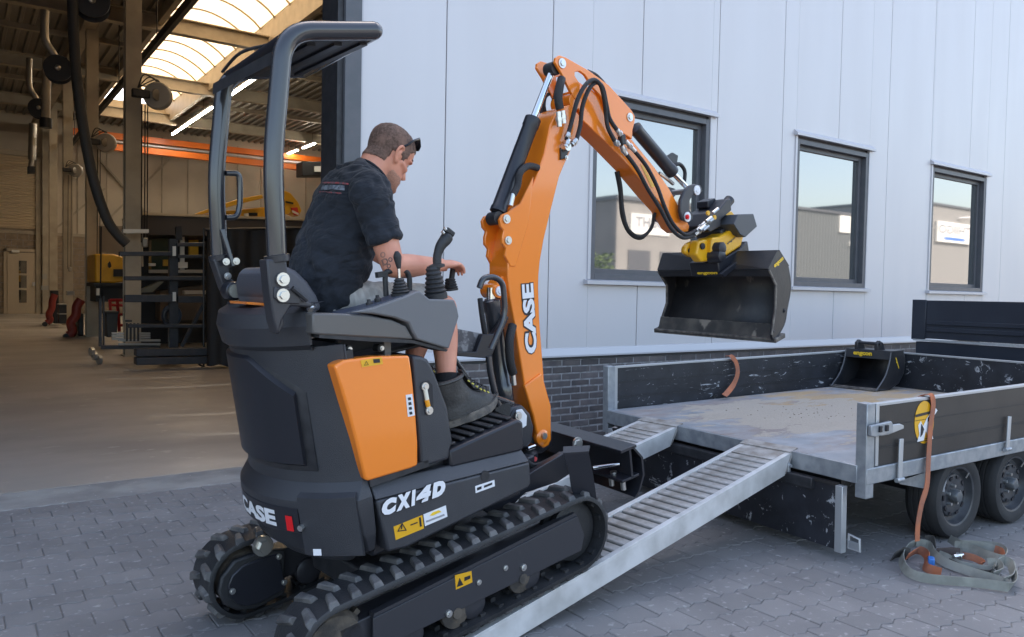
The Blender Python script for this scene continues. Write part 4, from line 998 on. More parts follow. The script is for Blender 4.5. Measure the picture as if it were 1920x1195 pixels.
hose([(1050, 205, VB0-.01), (1047, 185, VB0-.01), (1050, 160, VB0-.01), (1053, 148, VB0)], .020, name='hose_sleeve')
hose([(1045, 210, VB1-.01), (1042, 186, VB1-.01), (1047, 160, VB1-.01)], .020, name='hose_sleeve')
hose([(1026, 222, VB1), (1020, 200, VB1), (1024, 180, VB1), (1040, 174, VB1)], .009)
hose([(1012, 250, VB1), (1014, 225, VB1), (1016, 200, VB1)], .009)
hose([(1102, 134, VB1), (1118, 142, VB1+.01), (1136, 162, VB1+.02), (1145, 180, VB1)], .010)
for a, b, c_, d_ in ((1062, 258, 1066, 250), (1047, 210, 1049, 238), (1055, 208, 1057, 232), (1152, 264, 1160, 272), (1156, 243, 1168, 258), (1165, 274, 1174, 290), (1172, 264, 1190, 284), (1066, 262, 1060, 276), (1080, 262, 1072, 272), (1302, 441, 1318, 428), (1306, 434, 1322, 418)):
    m = MB(); A_ = P3(a, b, vh-.003); B_ = P3(c_, d_, vh-.003); m.cyl(A_, B_, .012, seg=10); mid = (A_+B_)/2; d = (B_-A_).normalized(); m.cyl(mid-d*.008, mid+d*.008, .016, seg=6); m.build('hose_fitting', M_zinc, ex)
m = MB(); m.box(P3(1166, 262, vh), (.03, .03, .05)); m.build('hose_clamp', M_black, ex, bevel=.004)
m = MB(); m.pr(pm_([(1052, 276), (1060, 265), (1075, 268), (1062, 296), (1052, 300)], VB0-.012), VB0-.012, VB0); m.build('manifold_plate', M_gr2, ex, bevel=.003)
c = P3(1060, 276, VB0-.02); MB().cyl(c+Vector((0, .02, 0)), c-Vector((0, .02, 0)), .020, seg=14).build('swivel_fitting', M_zinc, ex)
quad('warning_sticker', [(1201, 308), (1207, 312), (1228, 350), (1222, 352)], M_ylw, DV0+.010)

# ---- link and tilt rotator
LV = VB0-.03
lk = [(1303, 345), (1314, 348), (1318, 358), (1312, 366), (1300, 366), (1294, 376), (1293, 392), (1300, 402), (1300, 412), (1290, 417), (1280, 412), (1276, 396), (1277, 375), (1284, 358), (1294, 348)]
for v in (LV, VB1+.01): MB().pr(pm_(lk, LV), v, v+.022).build('bucket_link', M_fr, ex, bevel=.006)
bolt(LV-.002, 1307, 357, .020, M_wtxt); bolt(LV-.002, 1289, 407, .020, M_wtxt); bolt(LV-.012, 1289, 407, .010, M_red)
for a, b in ((1307, 357), (1289, 407)): c = P3(a, b, LV); MB().cyl(c, c+Vector((0, .2, 0)), .016, seg=14).build('pin', M_zinc, ex)
tr = MB(); tr.pr(pm_([(1318, 425), (1330, 400), (1350, 392), (1362, 375), (1370, 372), (1372, 395), (1352, 412), (1352, 425), (1332, 436)], VB0-.02), VB0-.02, VB1+.02)
tilt = tr.build('tilt_rotator', M_gr2, ex, bevel=.006)
def ts(mb, name, mt, **k): return mb.build(name, mt, tilt, **k)
ts(MB().pr(pm_([(1352, 432), (1372, 418), (1392, 416), (1400, 420), (1382, 440), (1356, 450)], VB0-.0), VB0-.0, VB1+.05), 'rotor_housing', M_fr, bevel=.01)
ts(MB().pr(pm_([(1336, 446), (1350, 444), (1368, 434), (1374, 425), (1390, 421), (1395, 446), (1390, 462), (1366, 478), (1338, 490), (1334, 470)], .41), .41, .52), 'yellow_body', M_ylw, bevel=.012, seg=3)
ts(MB().pr(pm_([(1310, 452), (1322, 448), (1336, 452), (1340, 470), (1332, 490), (1316, 492), (1306, 478)], .44), .44, .50), 'yellow_body', M_ylw, bevel=.012, seg=3)
ts(MB().pr(pm_([(1286, 462), (1292, 456), (1305, 450), (1316, 462), (1312, 484), (1296, 482), (1284, 474)], .50), .50, .535), 'yellow_lug', M_ylw, bevel=.012, seg=3)
c = P3(1292, 470, .50); ts(MB().cyl(c, c-Vector((0, .006, 0)), .012, seg=14), 'lug_bore', M_btxt)
c = P3(1316, 462, .437); ts(MB().cyl(c, c-Vector((0, .01, 0)), .018, seg=14), 'lock_valve', M_btxt)
ts(MB().pr(pm_([(1360, 402), (1372, 396), (1380, 406), (1378, 416), (1370, 412), (1368, 420), (1360, 414)], .5), .5, .53), 'yellow_hook', M_ylw, bevel=.005)
ts(MB().pr(pm_([(1384, 402), (1413, 401), (1420, 425), (1398, 445), (1388, 440), (1376, 420)], .36), .36, .62), 'valve_box', mat('valve_box_grey', (.06, .065, .075), .45), bevel=.004)
for k in range(5):
    a = P3(1312+k*6, 432-k*8+(k % 2)*8, .36); b = P3(1322+k*6, 424-k*8+(k % 2)*8, .36); ts(MB().cyl(a, b, .010, seg=8), 'hydraulic_coupling', M_zinc)
for k, (a, b) in enumerate(((1326, 400), (1338, 408))): c = P3(a, b, .36); ts(MB().cyl(c, c+Vector((.0, -.01, .0)), .013, seg=8), 'dust_cap', M_ylw)
a = P3(1335, 415, .45); b = P3(1368, 375, .45); ts(MB().cyl(a, b, .030, seg=16), 'tilt_cylinder', M_gr2)
ts(MB().pr(pm_([(1322, 378), (1335, 372), (1342, 382), (1332, 392), (1322, 390)], .52), .5, .58), 'bracket', M_gr2, bevel=.004)
ts(MB().lathe(P3(1347, 480, .39), (0, 1, 0), [(.02, -.03), (.035, -.025), (.04, 0), (.04, .06), (.02, .07)], 16), 'lock_cylinder', M_gr2)
ts(MB().lathe(P3(1348, 466, .39), (0, 1, 0), [(.02, -.03), (.035, -.025), (.035, .06), (.02, .07)], 16), 'grease_port', M_btxt)
text('engcon', P3(1364, 460, .408), P3(1381, 446, .408), (0, 0, 1), .012, M_btxt, tilt, bold=.03)
# quick hitch below the rotator
hv0, hv1 = .40, .70
hq = [(1346, 492), (1388, 466), (1402, 452), (1406, 478), (1395, 492), (1356, 518), (1350, 519)]
hitch = MB().pr(pm_(hq, .40), .40, .60).build('quick_hitch', M_gr2, ex, bevel=.006)
MB().cyl(P3(1346, 492, .42), P3(1346, 492, .52), .010, seg=12).build('hitch_pin', M_chr, hitch)
MB().pr(pm_([(1348, 514), (1402, 474), (1404, 478), (1356, 520)], .372), .36, .38).build('hitch_rib', M_gr2, hitch, bevel=.002)
text('engcon', P3(1349, 516, .40)+Vector((0, .15, 0)), P3(1349, 516, .40)+Vector((0, .01, 0)), (0, 0, 1), .018, M_ytxt, hitch, bold=.04, off=.004)

# ---- grading bucket: profile in the u-w plane, width from v .13 (near) to .97 (far)
bn, bf = .13, .97
pr_ = {'tf': (1442, 507), 'tb': (1460, 472), 'bk1': (1478, 501), 'bk2': (1476, 578), 'bk3': (1470, 609), 'ce': (1451, 643)}
def nf(px, qx):
    a = P3(*px, bn); b = P3(*qx, bf); return a, b
TF = nf((1442, 507), (1234, 509)); TB = nf((1460, 472), (1271, 482)); CE = nf((1451, 641), (1229, 622)); 
def nb_(px):           # far twin of a near point: shift along the bucket's width direction
    a = P3(*px, bn); return a, a+(CE[1]-CE[0])*.5+(TF[1]-TF[0])*.5
B1 = nb_((1478, 501)); B2 = nb_((1476, 578)); B3 = nb_((1470, 609))
R1 = nf((1455, 535), (1250, 535)); R2 = nf((1454, 575), (1250, 568)); R3 = nf((1447, 628), (1238, 606))
TBf = (TB[0], TB[0]+(B1[1]-B1[0]))
bk = MB()
outer = [TF, TBf, B1, B2, B3, CE]
def strip(pts, th):       # shell following the profile, th towards the inside
    m = MB()
    for i in range(len(pts)-1):
        (a, a2), (b, b2) = pts[i], pts[i+1]
        n = (b-a).cross(a2-a).normalized()
        m.prism([a, b, b2, a2], n*th)
    return m
cen = (TF[0]+CE[0]+B1[0]+B2[0])/4
bkt = strip([TF, TBf, B1], .012).build('bucket', M_bkt, ex, smooth=0)
cur = spline([B1[0], (B1[0]+B2[0])/2+Vector((.03, 0, 0)), B2[0], B3[0], CE[0]], 5); cur2 = [p+(B1[1]-B1[0]).lerp(CE[1]-CE[0], i/(len(cur)-1)) for i, p in enumerate(cur)]
m = MB(); m.loft([list(cur), list(cur2)], cap=False, closed=False)
o = m.build('bucket_shell', M_bin, bkt, smooth=50); md = o.modifiers.new('s', 'SOLIDIFY'); md.thickness = .012; md.offset = 0
for side, s in (('near', 0), ('far', 1)):
    pts = [TF[s], TBf[s], B1[s], (B1[s]+B2[s])/2+Vector((.03, 0, 0)), B2[s], B3[s], CE[s], R3[s], R2[s], R1[s]]
    vz = (sum((p.y for p in pts))/len(pts)); 
    m = MB(); m.prism(pts, (0, .014 if s == 0 else -.014, 0)); m.build('bucket_side', M_bkt if s == 0 else M_bin, bkt, smooth=0)
    MB().tube([TF[s], R1[s], R2[s], R3[s]], .007, 6).build('side_edge', M_wear, bkt)
d = (CE[0]-R3[0]).normalized(); a0, a1 = R3[0].lerp(CE[0], -.1), R3[1].lerp(CE[1], -.1)
m = MB(); m.prism([CE[0]+Vector((.0, -.012, .018)), CE[0]+Vector((-.0, -.012, -.008)), CE[1]+Vector((0, .012, -.008)), CE[1]+Vector((0, .012, .018))], (.10, 0, .012)); m.build('cutting_edge', M_wear, bkt, smooth=0, bevel=.003)
m = MB(); m.prism([TF[0], TF[1], TF[1]+Vector((.012, 0, -.035)), TF[0]+Vector((.012, 0, -.035))], (.01, 0, 0)); m.build('top_lip', M_bkt, bkt, smooth=0, bevel=.002)
a = P3(1453, 505, bn-.002); b = P3(1470, 489, bn-.002); text('engcon', a, b, (-.3, 0, 1), .026, M_ytxt, bkt, bold=.05, off=.0)
bolt(bn, 1471, 583, .010, M_fr, bkt); bolt(bn, 1450, 622, .008, M_fr, bkt)

# wear strip and weld lines inside the bucket
e_ = (B3[0]-CE[0]); up_ = Vector((.035, 0, .075))
m = MB(); m.prism([CE[0]+Vector((.012, .016, .012)), CE[1]+Vector((.012, -.016, .012)), CE[1]+Vector((.012, -.016, .012))+up_, CE[0]+Vector((.012, .016, .012))+up_], (-.004, 0, .002)); m.build('wear_plate', mat('wear_plate_steel', (.060, .058, .056), .45, metal=.3, col2=(.16, .145, .125), nscale=6, ncontrast=(.45, .7), col3=(.28, .25, .21), n3=(9, .64, .7)), bkt, smooth=0)
MB().tube([CE[0]+Vector((.010, .016, .012))+up_, CE[1]+Vector((.010, -.016, .012))+up_], .003, 5).build('weld_seam', M_wear, bkt)
# ================================================================ TRAILER, RAMPS, STRAPS, SMALL BUCKET
M_galv = mat('galvanised_steel', (.42, .44, .46), .45, metal=.55, col2=(.30, .32, .345), nscale=16, ncontrast=(.35, .65), rvar=.1, bump=.08, bscale=40)
M_alu = mat('ramp_aluminium', (.78, .77, .76), .42, metal=.35, col2=(.56, .55, .53), nscale=7, ncontrast=(.4, .7), bump=.06, bscale=60)
M_rung = mat('ramp_rung_dusty', (.56, .54, .52), .55, metal=.25, col2=(.27, .235, .20), nscale=9, ncontrast=(.35, .65), bump=.2, bscale=80)
M_board = mat('sideboard_charcoal', (.028, .025, .024), .45, col2=(.038, .034, .032), nscale=3, bump=.03)
M_capg = mat('aluminium_cap', (.5, .51, .52), .4, metal=.5)
M_tyre = mat('tyre_rubber', (.022, .022, .024), .75, col2=(.034, .033, .033), nscale=6, ncontrast=(.4, .7), bump=.15, bscale=60)
M_rim = mat('rim_dark', (.035, .038, .044), .4, col2=(.06, .062, .068), nscale=12)
M_stro = mat('orange_strap', (.50, .16, .07), .75, col2=(.27, .12, .08), nscale=12, ncontrast=(.35, .7), bump=.4, bscale=300)
M_strg = mat('grey_strap', (.34, .34, .30), .8, col2=(.25, .25, .22), nscale=10, bump=.4, bscale=300)
M_dbox = mat('tipper_blue_black', (.016, .020, .032), .38, col2=(.022, .027, .04), nscale=2)
# scratched black board: white scuffs with a shape of their own
def scratch_mat(name, base, sc, thr, stretch=(1, 1, 4), scuff=(.42, .43, .45), amt2=True):
    m = mat(name, base, .5, col2=(base[0]*1.7, base[1]*1.7, base[2]*1.7), nscale=6, stretch=(1, 1, 1), bump=.06)
    t = m.node_tree; N = t.nodes; L = t.links; b = N['Principled BSDF']; src = b.inputs['Base Color'].links[0].from_socket
    tc = N.new('ShaderNodeTexCoord'); cur = src
    for k, (s, st, a, e) in enumerate(((sc, stretch, thr, thr+.03), (sc*2.6, (stretch[0]*1.6, stretch[1], stretch[2]*.5), thr+.03, thr+.06), (sc*.9, (2, 2, 2), thr+.05, thr+.075))):
        mp = N.new('ShaderNodeMapping'); mp.inputs['Scale'].default_value = st; mp.inputs['Location'].default_value = (k*3.1, k*1.7, k); mp.inputs['Rotation'].default_value = (0, .25*k, 0)
        n = N.new('ShaderNodeTexNoise'); n.inputs['Scale'].default_value = s; n.inputs['Detail'].default_value = 9; n.inputs['Roughness'].default_value = .68; n.inputs['Distortion'].default_value = 1.2
        L.new(tc.outputs['Object'], mp.inputs[0]); L.new(mp.outputs[0], n.inputs[0])
        r = N.new('ShaderNodeMapRange'); r.inputs[1].default_value = a; r.inputs[2].default_value = e; L.new(n.outputs[0], r.inputs[0])
        mx = N.new('ShaderNodeMix'); mx.data_type = 'RGBA'; L.new(r.outputs[0], mx.inputs[0]); L.new(cur, mx.inputs[6]); mx.inputs[7].default_value = (*scuff, 1); cur = mx.outputs[2]
    L.new(cur, b.inputs['Base Color']); return m
M_scr = scratch_mat('scratched_board', (.015, .016, .020), 6, .618)
M_scr2 = scratch_mat('scratched_tailgate', (.016, .017, .022), 6, .60, (1, 1, 1))
# muddy galvanised deck
def deck_mat():
    m = mat('muddy_deck', (.43, .44, .46), .42, metal=.3, col2=(.30, .325, .36), nscale=5, ncontrast=(.35, .65))
    t = m.node_tree; N = t.nodes; L = t.links; b = N['Principled BSDF']; cur = b.inputs['Base Color'].links[0].from_socket
    tc = N.new('ShaderNodeTexCoord'); masks = []
    sep = N.new('ShaderNodeSeparateXYZ'); L.new(tc.outputs['Object'], sep.inputs[0])
    # dirt is densest in the middle of the deck
    def dist(cx_, cy_, rx, ry):
        mp = N.new('ShaderNodeMapping'); mp.inputs['Location'].default_value = (-cx_/rx, -cy_/ry, 0); mp.inputs['Scale'].default_value = (1/rx, 1/ry, 0)
        L.new(tc.outputs['Object'], mp.inputs[0]); v = N.new('ShaderNodeVectorMath'); v.operation = 'LENGTH'; L.new(mp.outputs[0], v.inputs[0]); return v.outputs['Value']
    spec = [((.30, .235, .20), (1.15, 1.15, 1.35, 1.1), 2.2, .62, 3, .22), ((.50, .34, .17), (2.1, 1.3, 1.1, .8), 3.1, .42, 5, .16), ((.46, .40, .33), (1.5, .75, .85, .72), 3.0, .55, 2, .04), ((.46, .40, .33), (.9, 1.35, .55, .45), 4.0, .5, 8, .04)]
    bumpsrc = None
    for col, (a, bb, rx, ry), sc, k, seed, soft in spec:
        d = dist(a, bb, rx, ry); n = N.new('ShaderNodeTexNoise'); n.inputs['Scale'].default_value = sc; n.inputs['Detail'].default_value = 10; n.inputs['Roughness'].default_value = .62
        mp = N.new('ShaderNodeMapping'); mp.inputs['Location'].default_value = (seed, seed, 0); mp.inputs['Scale'].default_value = (.7, 1.5, 1); L.new(tc.outputs['Object'], mp.inputs[0]); L.new(mp.outputs[0], n.inputs[0])
        s1 = N.new('ShaderNodeMath'); s1.operation = 'MULTIPLY'; s1.inputs[1].default_value = -.24; L.new(d, s1.inputs[0])
        s2 = N.new('ShaderNodeMath'); s2.operation = 'ADD'; L.new(s1.outputs[0], s2.inputs[0]); L.new(n.outputs[0], s2.inputs[1])
        r = N.new('ShaderNodeMapRange'); r.inputs[1].default_value = .22; r.inputs[2].default_value = .22+soft; L.new(s2.outputs[0], r.inputs[0])
        f = N.new('ShaderNodeMath'); f.operation = 'MULTIPLY'; f.inputs[1].default_value = .95 if soft < .1 else .8; L.new(r.outputs[0], f.inputs[0])
        mx = N.new('ShaderNodeMix'); mx.data_type = 'RGBA'; L.new(f.outputs[0], mx.inputs[0]); L.new(cur, mx.inputs[6]); mx.inputs[7].default_value = (*col, 1); cur = mx.outputs[2]
        last = r
        if bumpsrc is None: bumpsrc = r.outputs[0]
        else:
            ad = N.new('ShaderNodeMath'); ad.operation = 'ADD'; L.new(bumpsrc, ad.inputs[0]); L.new(r.outputs[0], ad.inputs[1]); bumpsrc = ad.outputs[0]
    L.new(cur, b.inputs['Base Color'])
    rr_ = N.new('ShaderNodeMapRange'); rr_.inputs[3].default_value = .42; rr_.inputs[4].default_value = .9; L.new(bumpsrc, rr_.inputs[0]); L.new(rr_.outputs[0], b.inputs['Roughness'])
    mt_ = N.new('ShaderNodeMapRange'); mt_.inputs[3].default_value = .35; mt_.inputs[4].default_value = 0; L.new(bumpsrc, mt_.inputs[0]); L.new(mt_.outputs[0], b.inputs['Metallic'])
    nn = N.new('ShaderNodeTexNoise'); nn.inputs['Scale'].default_value = 60; nn.inputs['Detail'].default_value = 6; L.new(tc.outputs['Object'], nn.inputs[0])
    mu = N.new('ShaderNodeMath'); mu.operation = 'MULTIPLY'; L.new(nn.outputs[0], mu.inputs[0]); L.new(bumpsrc, mu.inputs[1])
    bp = N.new('ShaderNodeBump'); bp.inputs['Strength'].default_value = .5; bp.inputs['Distance'].default_value = .012; L.new(mu.outputs[0], bp.inputs['Height']); L.new(bp.outputs[0], b.inputs['Normal'])
    return m
M_deck = deck_mat()

T = Frame((3.702, 2.163, .51), math.radians(-3.5), .019)
TLn, TWd, HS = 3.02, 2.043, .31
tl = empty('flatbed_trailer', T.m, 'twin axle flatbed trailer with black drop sides, muddy galvanised deck and rear gate hanging down', 'trailer')
def tb(mb, name, m, parent=None, **k): return mb.build(name, m, parent or tl, **k)
tb(MB().b2((.0, .03, -.02), (TLn, TWd-.03, 0)), 'deck_plate', M_deck, bevel=.002)
# small clods of dried mud on the deck
rr = random.Random(4); m = MB()
for k in range(110):
    cx_, cy_ = rr.choice([(1.5, .8), (1.35, .95), (.95, 1.35), (1.7, .6), (1.15, 1.0)]); x = rr.gauss(cx_, .22); y = rr.gauss(cy_, .16); s = rr.uniform(.002, .006)
    if not (.1 < x < 2.6 and .1 < y < 1.9): continue
    m.lathe((x, y, -.001), (rr.uniform(-.3, .3), rr.uniform(-.3, .3), 1), [(s*1.2, 0), (s, s*.5), (s*.4, s*.8)], 5)
tb(m, 'mud_clods', mat('dried_mud', (.16, .13, .10), .95), smooth=0, kind='stuff')
# rear sill, side rails, chassis
tb(MB().b2((-.012, .02, -.095), (.03, TWd-.02, -.002)), 'rear_sill', M_galv, bevel=.004)
tb(MB().b2((-.005, -.03, -.095), (TLn, .028, -.012)), 'side_rail', M_galv, bevel=.005)
tb(MB().b2((-.005, TWd-.028, -.095), (TLn, TWd+.03, -.012)), 'side_rail', M_galv, bevel=.005)
for v in (.45, 1.55): tb(MB().b2((.2, v-.03, -.2), (TLn+.8, v+.03, -.1)), 'chassis_beam', M_galv, bevel=.004)
for u in (.6, 1.4, 2.2): tb(MB().b2((u-.03, .1, -.15), (u+.03, TWd-.1, -.1)), 'cross_member', M_galv)
tb(MB().b2((-.06, .25, -.17), (-.02, TWd-.25, -.11)), 'light_bar', M_black, bevel=.005)
tb(MB().b2((.12, .2, -.45), (.15, TWd-.2, -.12)), 'under_guard', M_black)
# corner posts
for v in (-.028, TWd-.03): tb(MB().b2((-.008, v, -.165), (.058, v+.06, HS+.005)), 'corner_post', M_galv, bevel=.004)
for v in (-.028, TWd-.03): tb(MB().b2((TLn-.02, v, -.10), (TLn+.04, v+.06, HS+.01)), 'corner_post', M_galv, bevel=.004)
# sideboards: near side in two profiles, seen from outside; far side seen from inside
def sideboard(v0, v1, out, mt):
    b = tb(MB().b2((.10, v0, -.01), (TLn-.03, v1, HS-.015)), 'sideboard', mt, bevel=.002)
    MB().b2((.10, v0-.003, HS-.015), (TLn-.03, v1+.003, HS+.0)).build('top_cap', M_capg, b, bevel=.002)
    MB().b2((.072, v0-.003, -.008), (.098, v1+.003, HS)).build('end_profile', M_capg, b, bevel=.002)
    for z in (.075, .085, .19): MB().b2((.101, v0-.0025, z), (TLn-.03, v0-.0005, z+.004)).build('groove_lip', M_black, b, smooth=0)
    return b
sideboard(-.022, .006, -1, M_board); fb = sideboard(TWd-.006, TWd+.022, 1, M_scr)
fr_ = tb(MB().b2((TLn-.008, .03, 0), (TLn+.02, TWd-.03, HS-.012)), 'front_board', scratch_mat('scratched_front_board', (.015, .017, .022), 6, .61, (1, 1.2, 1.5)), bevel=.002)
MB().b2((TLn-.012, .03, HS-.012), (TLn+.024, TWd-.03, HS+.002)).build('top_cap', M_capg, fr_, bevel=.002)
# latch on the near rear post, strap hinges
q = [T.p(a, b, -.05) for a, b in ((1655, 800), (1688, 795), (1695, 798), (1695, 804), (1668, 815), (1652, 818))]
lat = tb(MB().prism(q, (0, .015, 0)), 'side_latch', M_capg, bevel=.003)
q = [T.p(a, b, -.058) for a, b in ((1634, 799), (1672, 790), (1675, 796), (1675, 812), (1640, 820), (1634, 818))]
MB().prism(q, (0, .02, 0)).build('latch_body', M_galv, lat, bevel=.004)
for (a, b) in ((1651, 805), (1663, 803)): MB().box(T.p(a, b, -.062), (.02, .01, .03)).build('latch_slot', M_btxt, lat)
for (a0, b0, a1, b1) in ((1690, 823, 1687, 900), (1893, 781, 1889, 843)):
    p, q = T.p(a0, b0, -.04), T.p(a1, b1, -.045); h_ = tb(MB().bar(p, q, .008, .034, (1, 0, 0)), 'strap_hinge', M_capg, bevel=.002)
    MB().cyl(q+Vector((-.03, 0, .0)), q+Vector((.03, 0, 0)), .012, seg=10).build('hinge_pin', M_galv, h_)
# emblem on the sideboard: yellow disc with white and black shapes
VE = -.0245
def tq(name, pts, mt, v=VE, parent=None):
    return MB().prism([T.p(a, b, v) for a, b in pts], (0, .0015, 0)).build(name, mt, parent or tl, smooth=0)
el = [(1733+18*math.cos(t), 792+40*math.sin(t)-3*math.cos(t)) for t in [2*PI*k/28 for k in range(28)]]
tq('emblem', el, M_ylw)
tq('emblem_mark', [(1717, 778), (1745, 771), (1745, 776), (1717, 783)], M_board, VE-.002)
tq('emblem_mark', [(1722, 798), (1727, 790), (1731, 800), (1738, 785), (1744, 776), (1755, 766), (1758, 770), (1748, 785), (1743, 800), (1750, 823), (1742, 824), (1736, 808), (1732, 826), (1720, 829), (1724, 815)], M_wtxt, VE-.003)
tq('emblem_mark', [(1728, 795), (1733, 805), (1730, 815), (1726, 820), (1727, 806)], M_btxt, VE-.005); tq('emblem_mark', [(1740, 784), (1752, 771), (1744, 786), (1740, 792)], M_btxt, VE-.005)
# hanging tailgate
tg = MB().b2((-.035, .09, -.455), (-.008, TWd-.08, -.125)); tgo = tb(tg, 'tailgate', M_scr2, bevel=.003)
MB().b2((-.042, .078, -.465), (-.002, .12, -.12)).build('end_profile', M_capg, tgo, bevel=.003)
MB().b2((-.042, TWd-.12, -.50), (-.002, TWd-.075, -.12)).build('end_profile', M_capg, tgo, bevel=.003)
MB().b2((-.040, .121, -.125), (-.004, TWd-.121, -.112)).build('top_cap', M_board, tgo)
for v in (.42, 1.5): MB().b2((-.055, v-.02, -.15), (-.036, v+.045, -.06)).build('hinge', M_galv, tgo, bevel=.003)
for v in (.45, 1.52): MB().cyl((-.045, v-.06, -.075), (-.045, v+.06, -.075), .009, seg=10).build('hinge_pin', M_galv, tgo)
m = MB(); m.tube([Vector(p) for p in ((-.02, .05, -.36), (-.02, -.01, -.37), (-.02, -.012, -.43), (-.02, .05, -.43))], .007, 8, closed=True); m.build('tailgate_latch', M_capg, tgo)
m = MB(); m.b2((-.026, -.012, -.425), (-.016, .05, -.39)); m.build('latch_tongue', M_galv, tgo)
# far-side rear: bracket parts
for z in (-.14,): tb(MB().b2((.0, TWd-.25, z-.03), (.08, TWd-.05, z+.02)), 'lamp_unit', M_black, bevel=.01)
tb(MB().lathe((-.005, TWd-.12, -.135), (-1, 0, 0), [(.03, 0), (.03, .015), (.01, .02)], 16), 'tail_lamp', mat('lamp_glass', (.7, .6, .55), .15))
# wheels
WR, WWd = .242, .17
def wheel(c_):
    prof = [(.165, .0), (.18, -.006), (.205, -.012), (.228, -.008), (WR-.003, .012), (WR, .03)]
    for k in range(4): a = .03+k*.031; prof += [(WR, a+.002), (WR, a+.022), (WR-.008, a+.024), (WR-.008, a+.029)]
    prof += [(WR, WWd-.02), (WR-.01, WWd-.002), (.2, WWd+.006), (.16, WWd)]
    w_ = MB().lathe(c_, (0, 1, 0), prof, 44, cap=False).build('wheel', M_tyre, tl, smooth=40)
    rim = MB().lathe(c_, (0, 1, 0), [(.172, .006), (.168, -.002), (.158, .002), (.152, .03), (.145, .04), (.125, .045), (.118, .028), (.095, .022), (.06, .035), (.035, .035)], 40, cap=False).build('rim', M_rim, w_, smooth=40)
    MB().lathe(c_, (0, 1, 0), [(.035, .036), (.035, .0), (.03, -.012), (.012, -.016), (.0, -.016)], 20).build('hub', mat('hub_grey', (.16, .17, .18), .4, metal=.5), w_)
    for k in range(5):
        a = 2*PI*k/5+.3; p = Vector(c_)+Vector((.055*math.cos(a), .035, .055*math.sin(a))); MB().cyl(p, p-Vector((0, .022, 0)), .009, seg=6).build('wheel_nut', M_zinc, w_)
    for k in range(10):
        a = 2*PI*k/10; p = Vector(c_)+Vector((.104*math.cos(a), .020, .104*math.sin(a))); MB().box(p, (.028, .006, .016), Matrix.Rotation(-a-PI/2, 3, 'Y')).build('rim_slot', M_btxt, w_)
    MB().tube([Vector(c_)+Vector((.10, .01, .09)), Vector(c_)+Vector((.11, .0, .12))], .004, 6).build('valve', M_zinc, w_)
g1 = T.p(1797, 1016, .01); wz = g1[2]+WR
def wheel_at(px, py): q = T.p(px, py, .0); return (q[0], .005, -.51+WR-.019*q[0])
wA = wheel_at(1797, 940); wheel(wA); wB = (wA[0]+.62, .005, wA[2]-.012); wheel(wB)
wheel((wA[0], TWd-.18, wA[2])); wheel((wB[0], TWd-.18, wB[2]))
tb(MB().cyl((wA[0], .15, wA[2]), (wA[0], TWd-.1, wA[2]), .03), 'axle', M_black); tb(MB().cyl((wB[0], .15, wB[2]), (wB[0], TWd-.1, wB[2]), .03), 'axle', M_black)
# spray guard panel before the wheel
q = [T.p(a, b, .05) for a, b in ((1684, 912), (1784, 868), (1767, 922), (1683, 900))]
tb(MB().prism([T.p(a, b, .06) for a, b in ((1683, 903), (1780, 872), (1768, 923), (1688, 908))], (0, .004, 0)), 'guard_plate', M_galv)
p0, p1 = T.p(1776, 870, .03), T.p(1766, 922, .03); tb(MB().bar(p0, p1, .035, .012, (0, 1, 0)), 'guard_stay', M_galv, bevel=.002)
tb(MB().b2((wA[0]-.25, .0, -.10), (wB[0]+.3, .2, -.097)), 'wheel_cover', M_black)

# ---------------------------------------------------------------- ramps
A1 = T.world((0, .414, -.005)); A2 = T.world((0, 1.300, -.005))
def ramp(att, label, yaw=math.radians(4.6), length=2.60, wd=.318):
    sl_ = math.asin((att.z+.004)/length)
    org = Vector((att.x-math.cos(yaw)*math.cos(sl_)*length, att.y-math.sin(yaw)*math.cos(sl_)*length, -.004))
    F = Frame(org, yaw, sl_); r = empty('loading_ramp', F.m, label, 'ramp', 'aluminium loading ramps hooked onto the trailer')
    for v0 in (0, wd-.03):
        s_ = 1 if v0 else -1
        m = MB(); m.b2((.02, v0, -.012), (length-.02, v0+.03, .0)); 
        m.prism([(.05, v0+(.026 if s_ > 0 else 0), -.012), (length-.03, v0+(.026 if s_ > 0 else 0), -.012), (length-.10, v0+(.026 if s_ > 0 else 0), -.10), (.30, v0+(.026 if s_ > 0 else 0), -.10)], (0, .004, 0))
        m.b2((.30, v0, -.104), (length-.10, v0+.03, -.098)); m.build('side_rail', M_alu, r, smooth=0, bevel=.001)
    n = 38; pitch = (length-.06)/n; rung = None
    for k in range(n):
        u = .04+pitch*(k+.5)
        if rung is None:
            q = [(-.024, -.022), (-.026, -.010), (-.022, -.004), (.018, -.002), (.022, -.006), (.022, -.012)]
            m = MB(); m.pr(q, .031, wd-.031); rung = m.build('rung', M_rung, r, smooth=0, bevel=.002, seg=1); c = rung
        else: c = dup(rung, r)
        c.matrix_basis = Matrix.Translation((u, 0, 0))
    m = MB(); m.prism([(length-.09, 0, -.10), (length-.03, 0, -.012), (length+.02, 0, .006), (length+.025, 0, .002), (length-.02, 0, -.03)], (0, .006, 0)); m.b2((length-.03, .0, .0), (length+.045, wd, .007)); m.build('hook_plate', M_rung, r, smooth=0)
    MB().b2((.0, 0, -.012), (.05, wd, -.004)).build('toe_plate', M_alu, r, smooth=0)
    # worn chequer strip near the top
    MB().b2((length-.16, .031, -.006), (length-.03, wd-.031, .0005)).build('top_plate', M_rung, r, smooth=0)
    return r, F
r1, F1 = ramp(A1, 'aluminium loading ramp nearest the camera, carrying the near rubber track')
r2, F2 = ramp(A2, 'aluminium loading ramp farther away, beside the brick wall and behind the dozer blade')

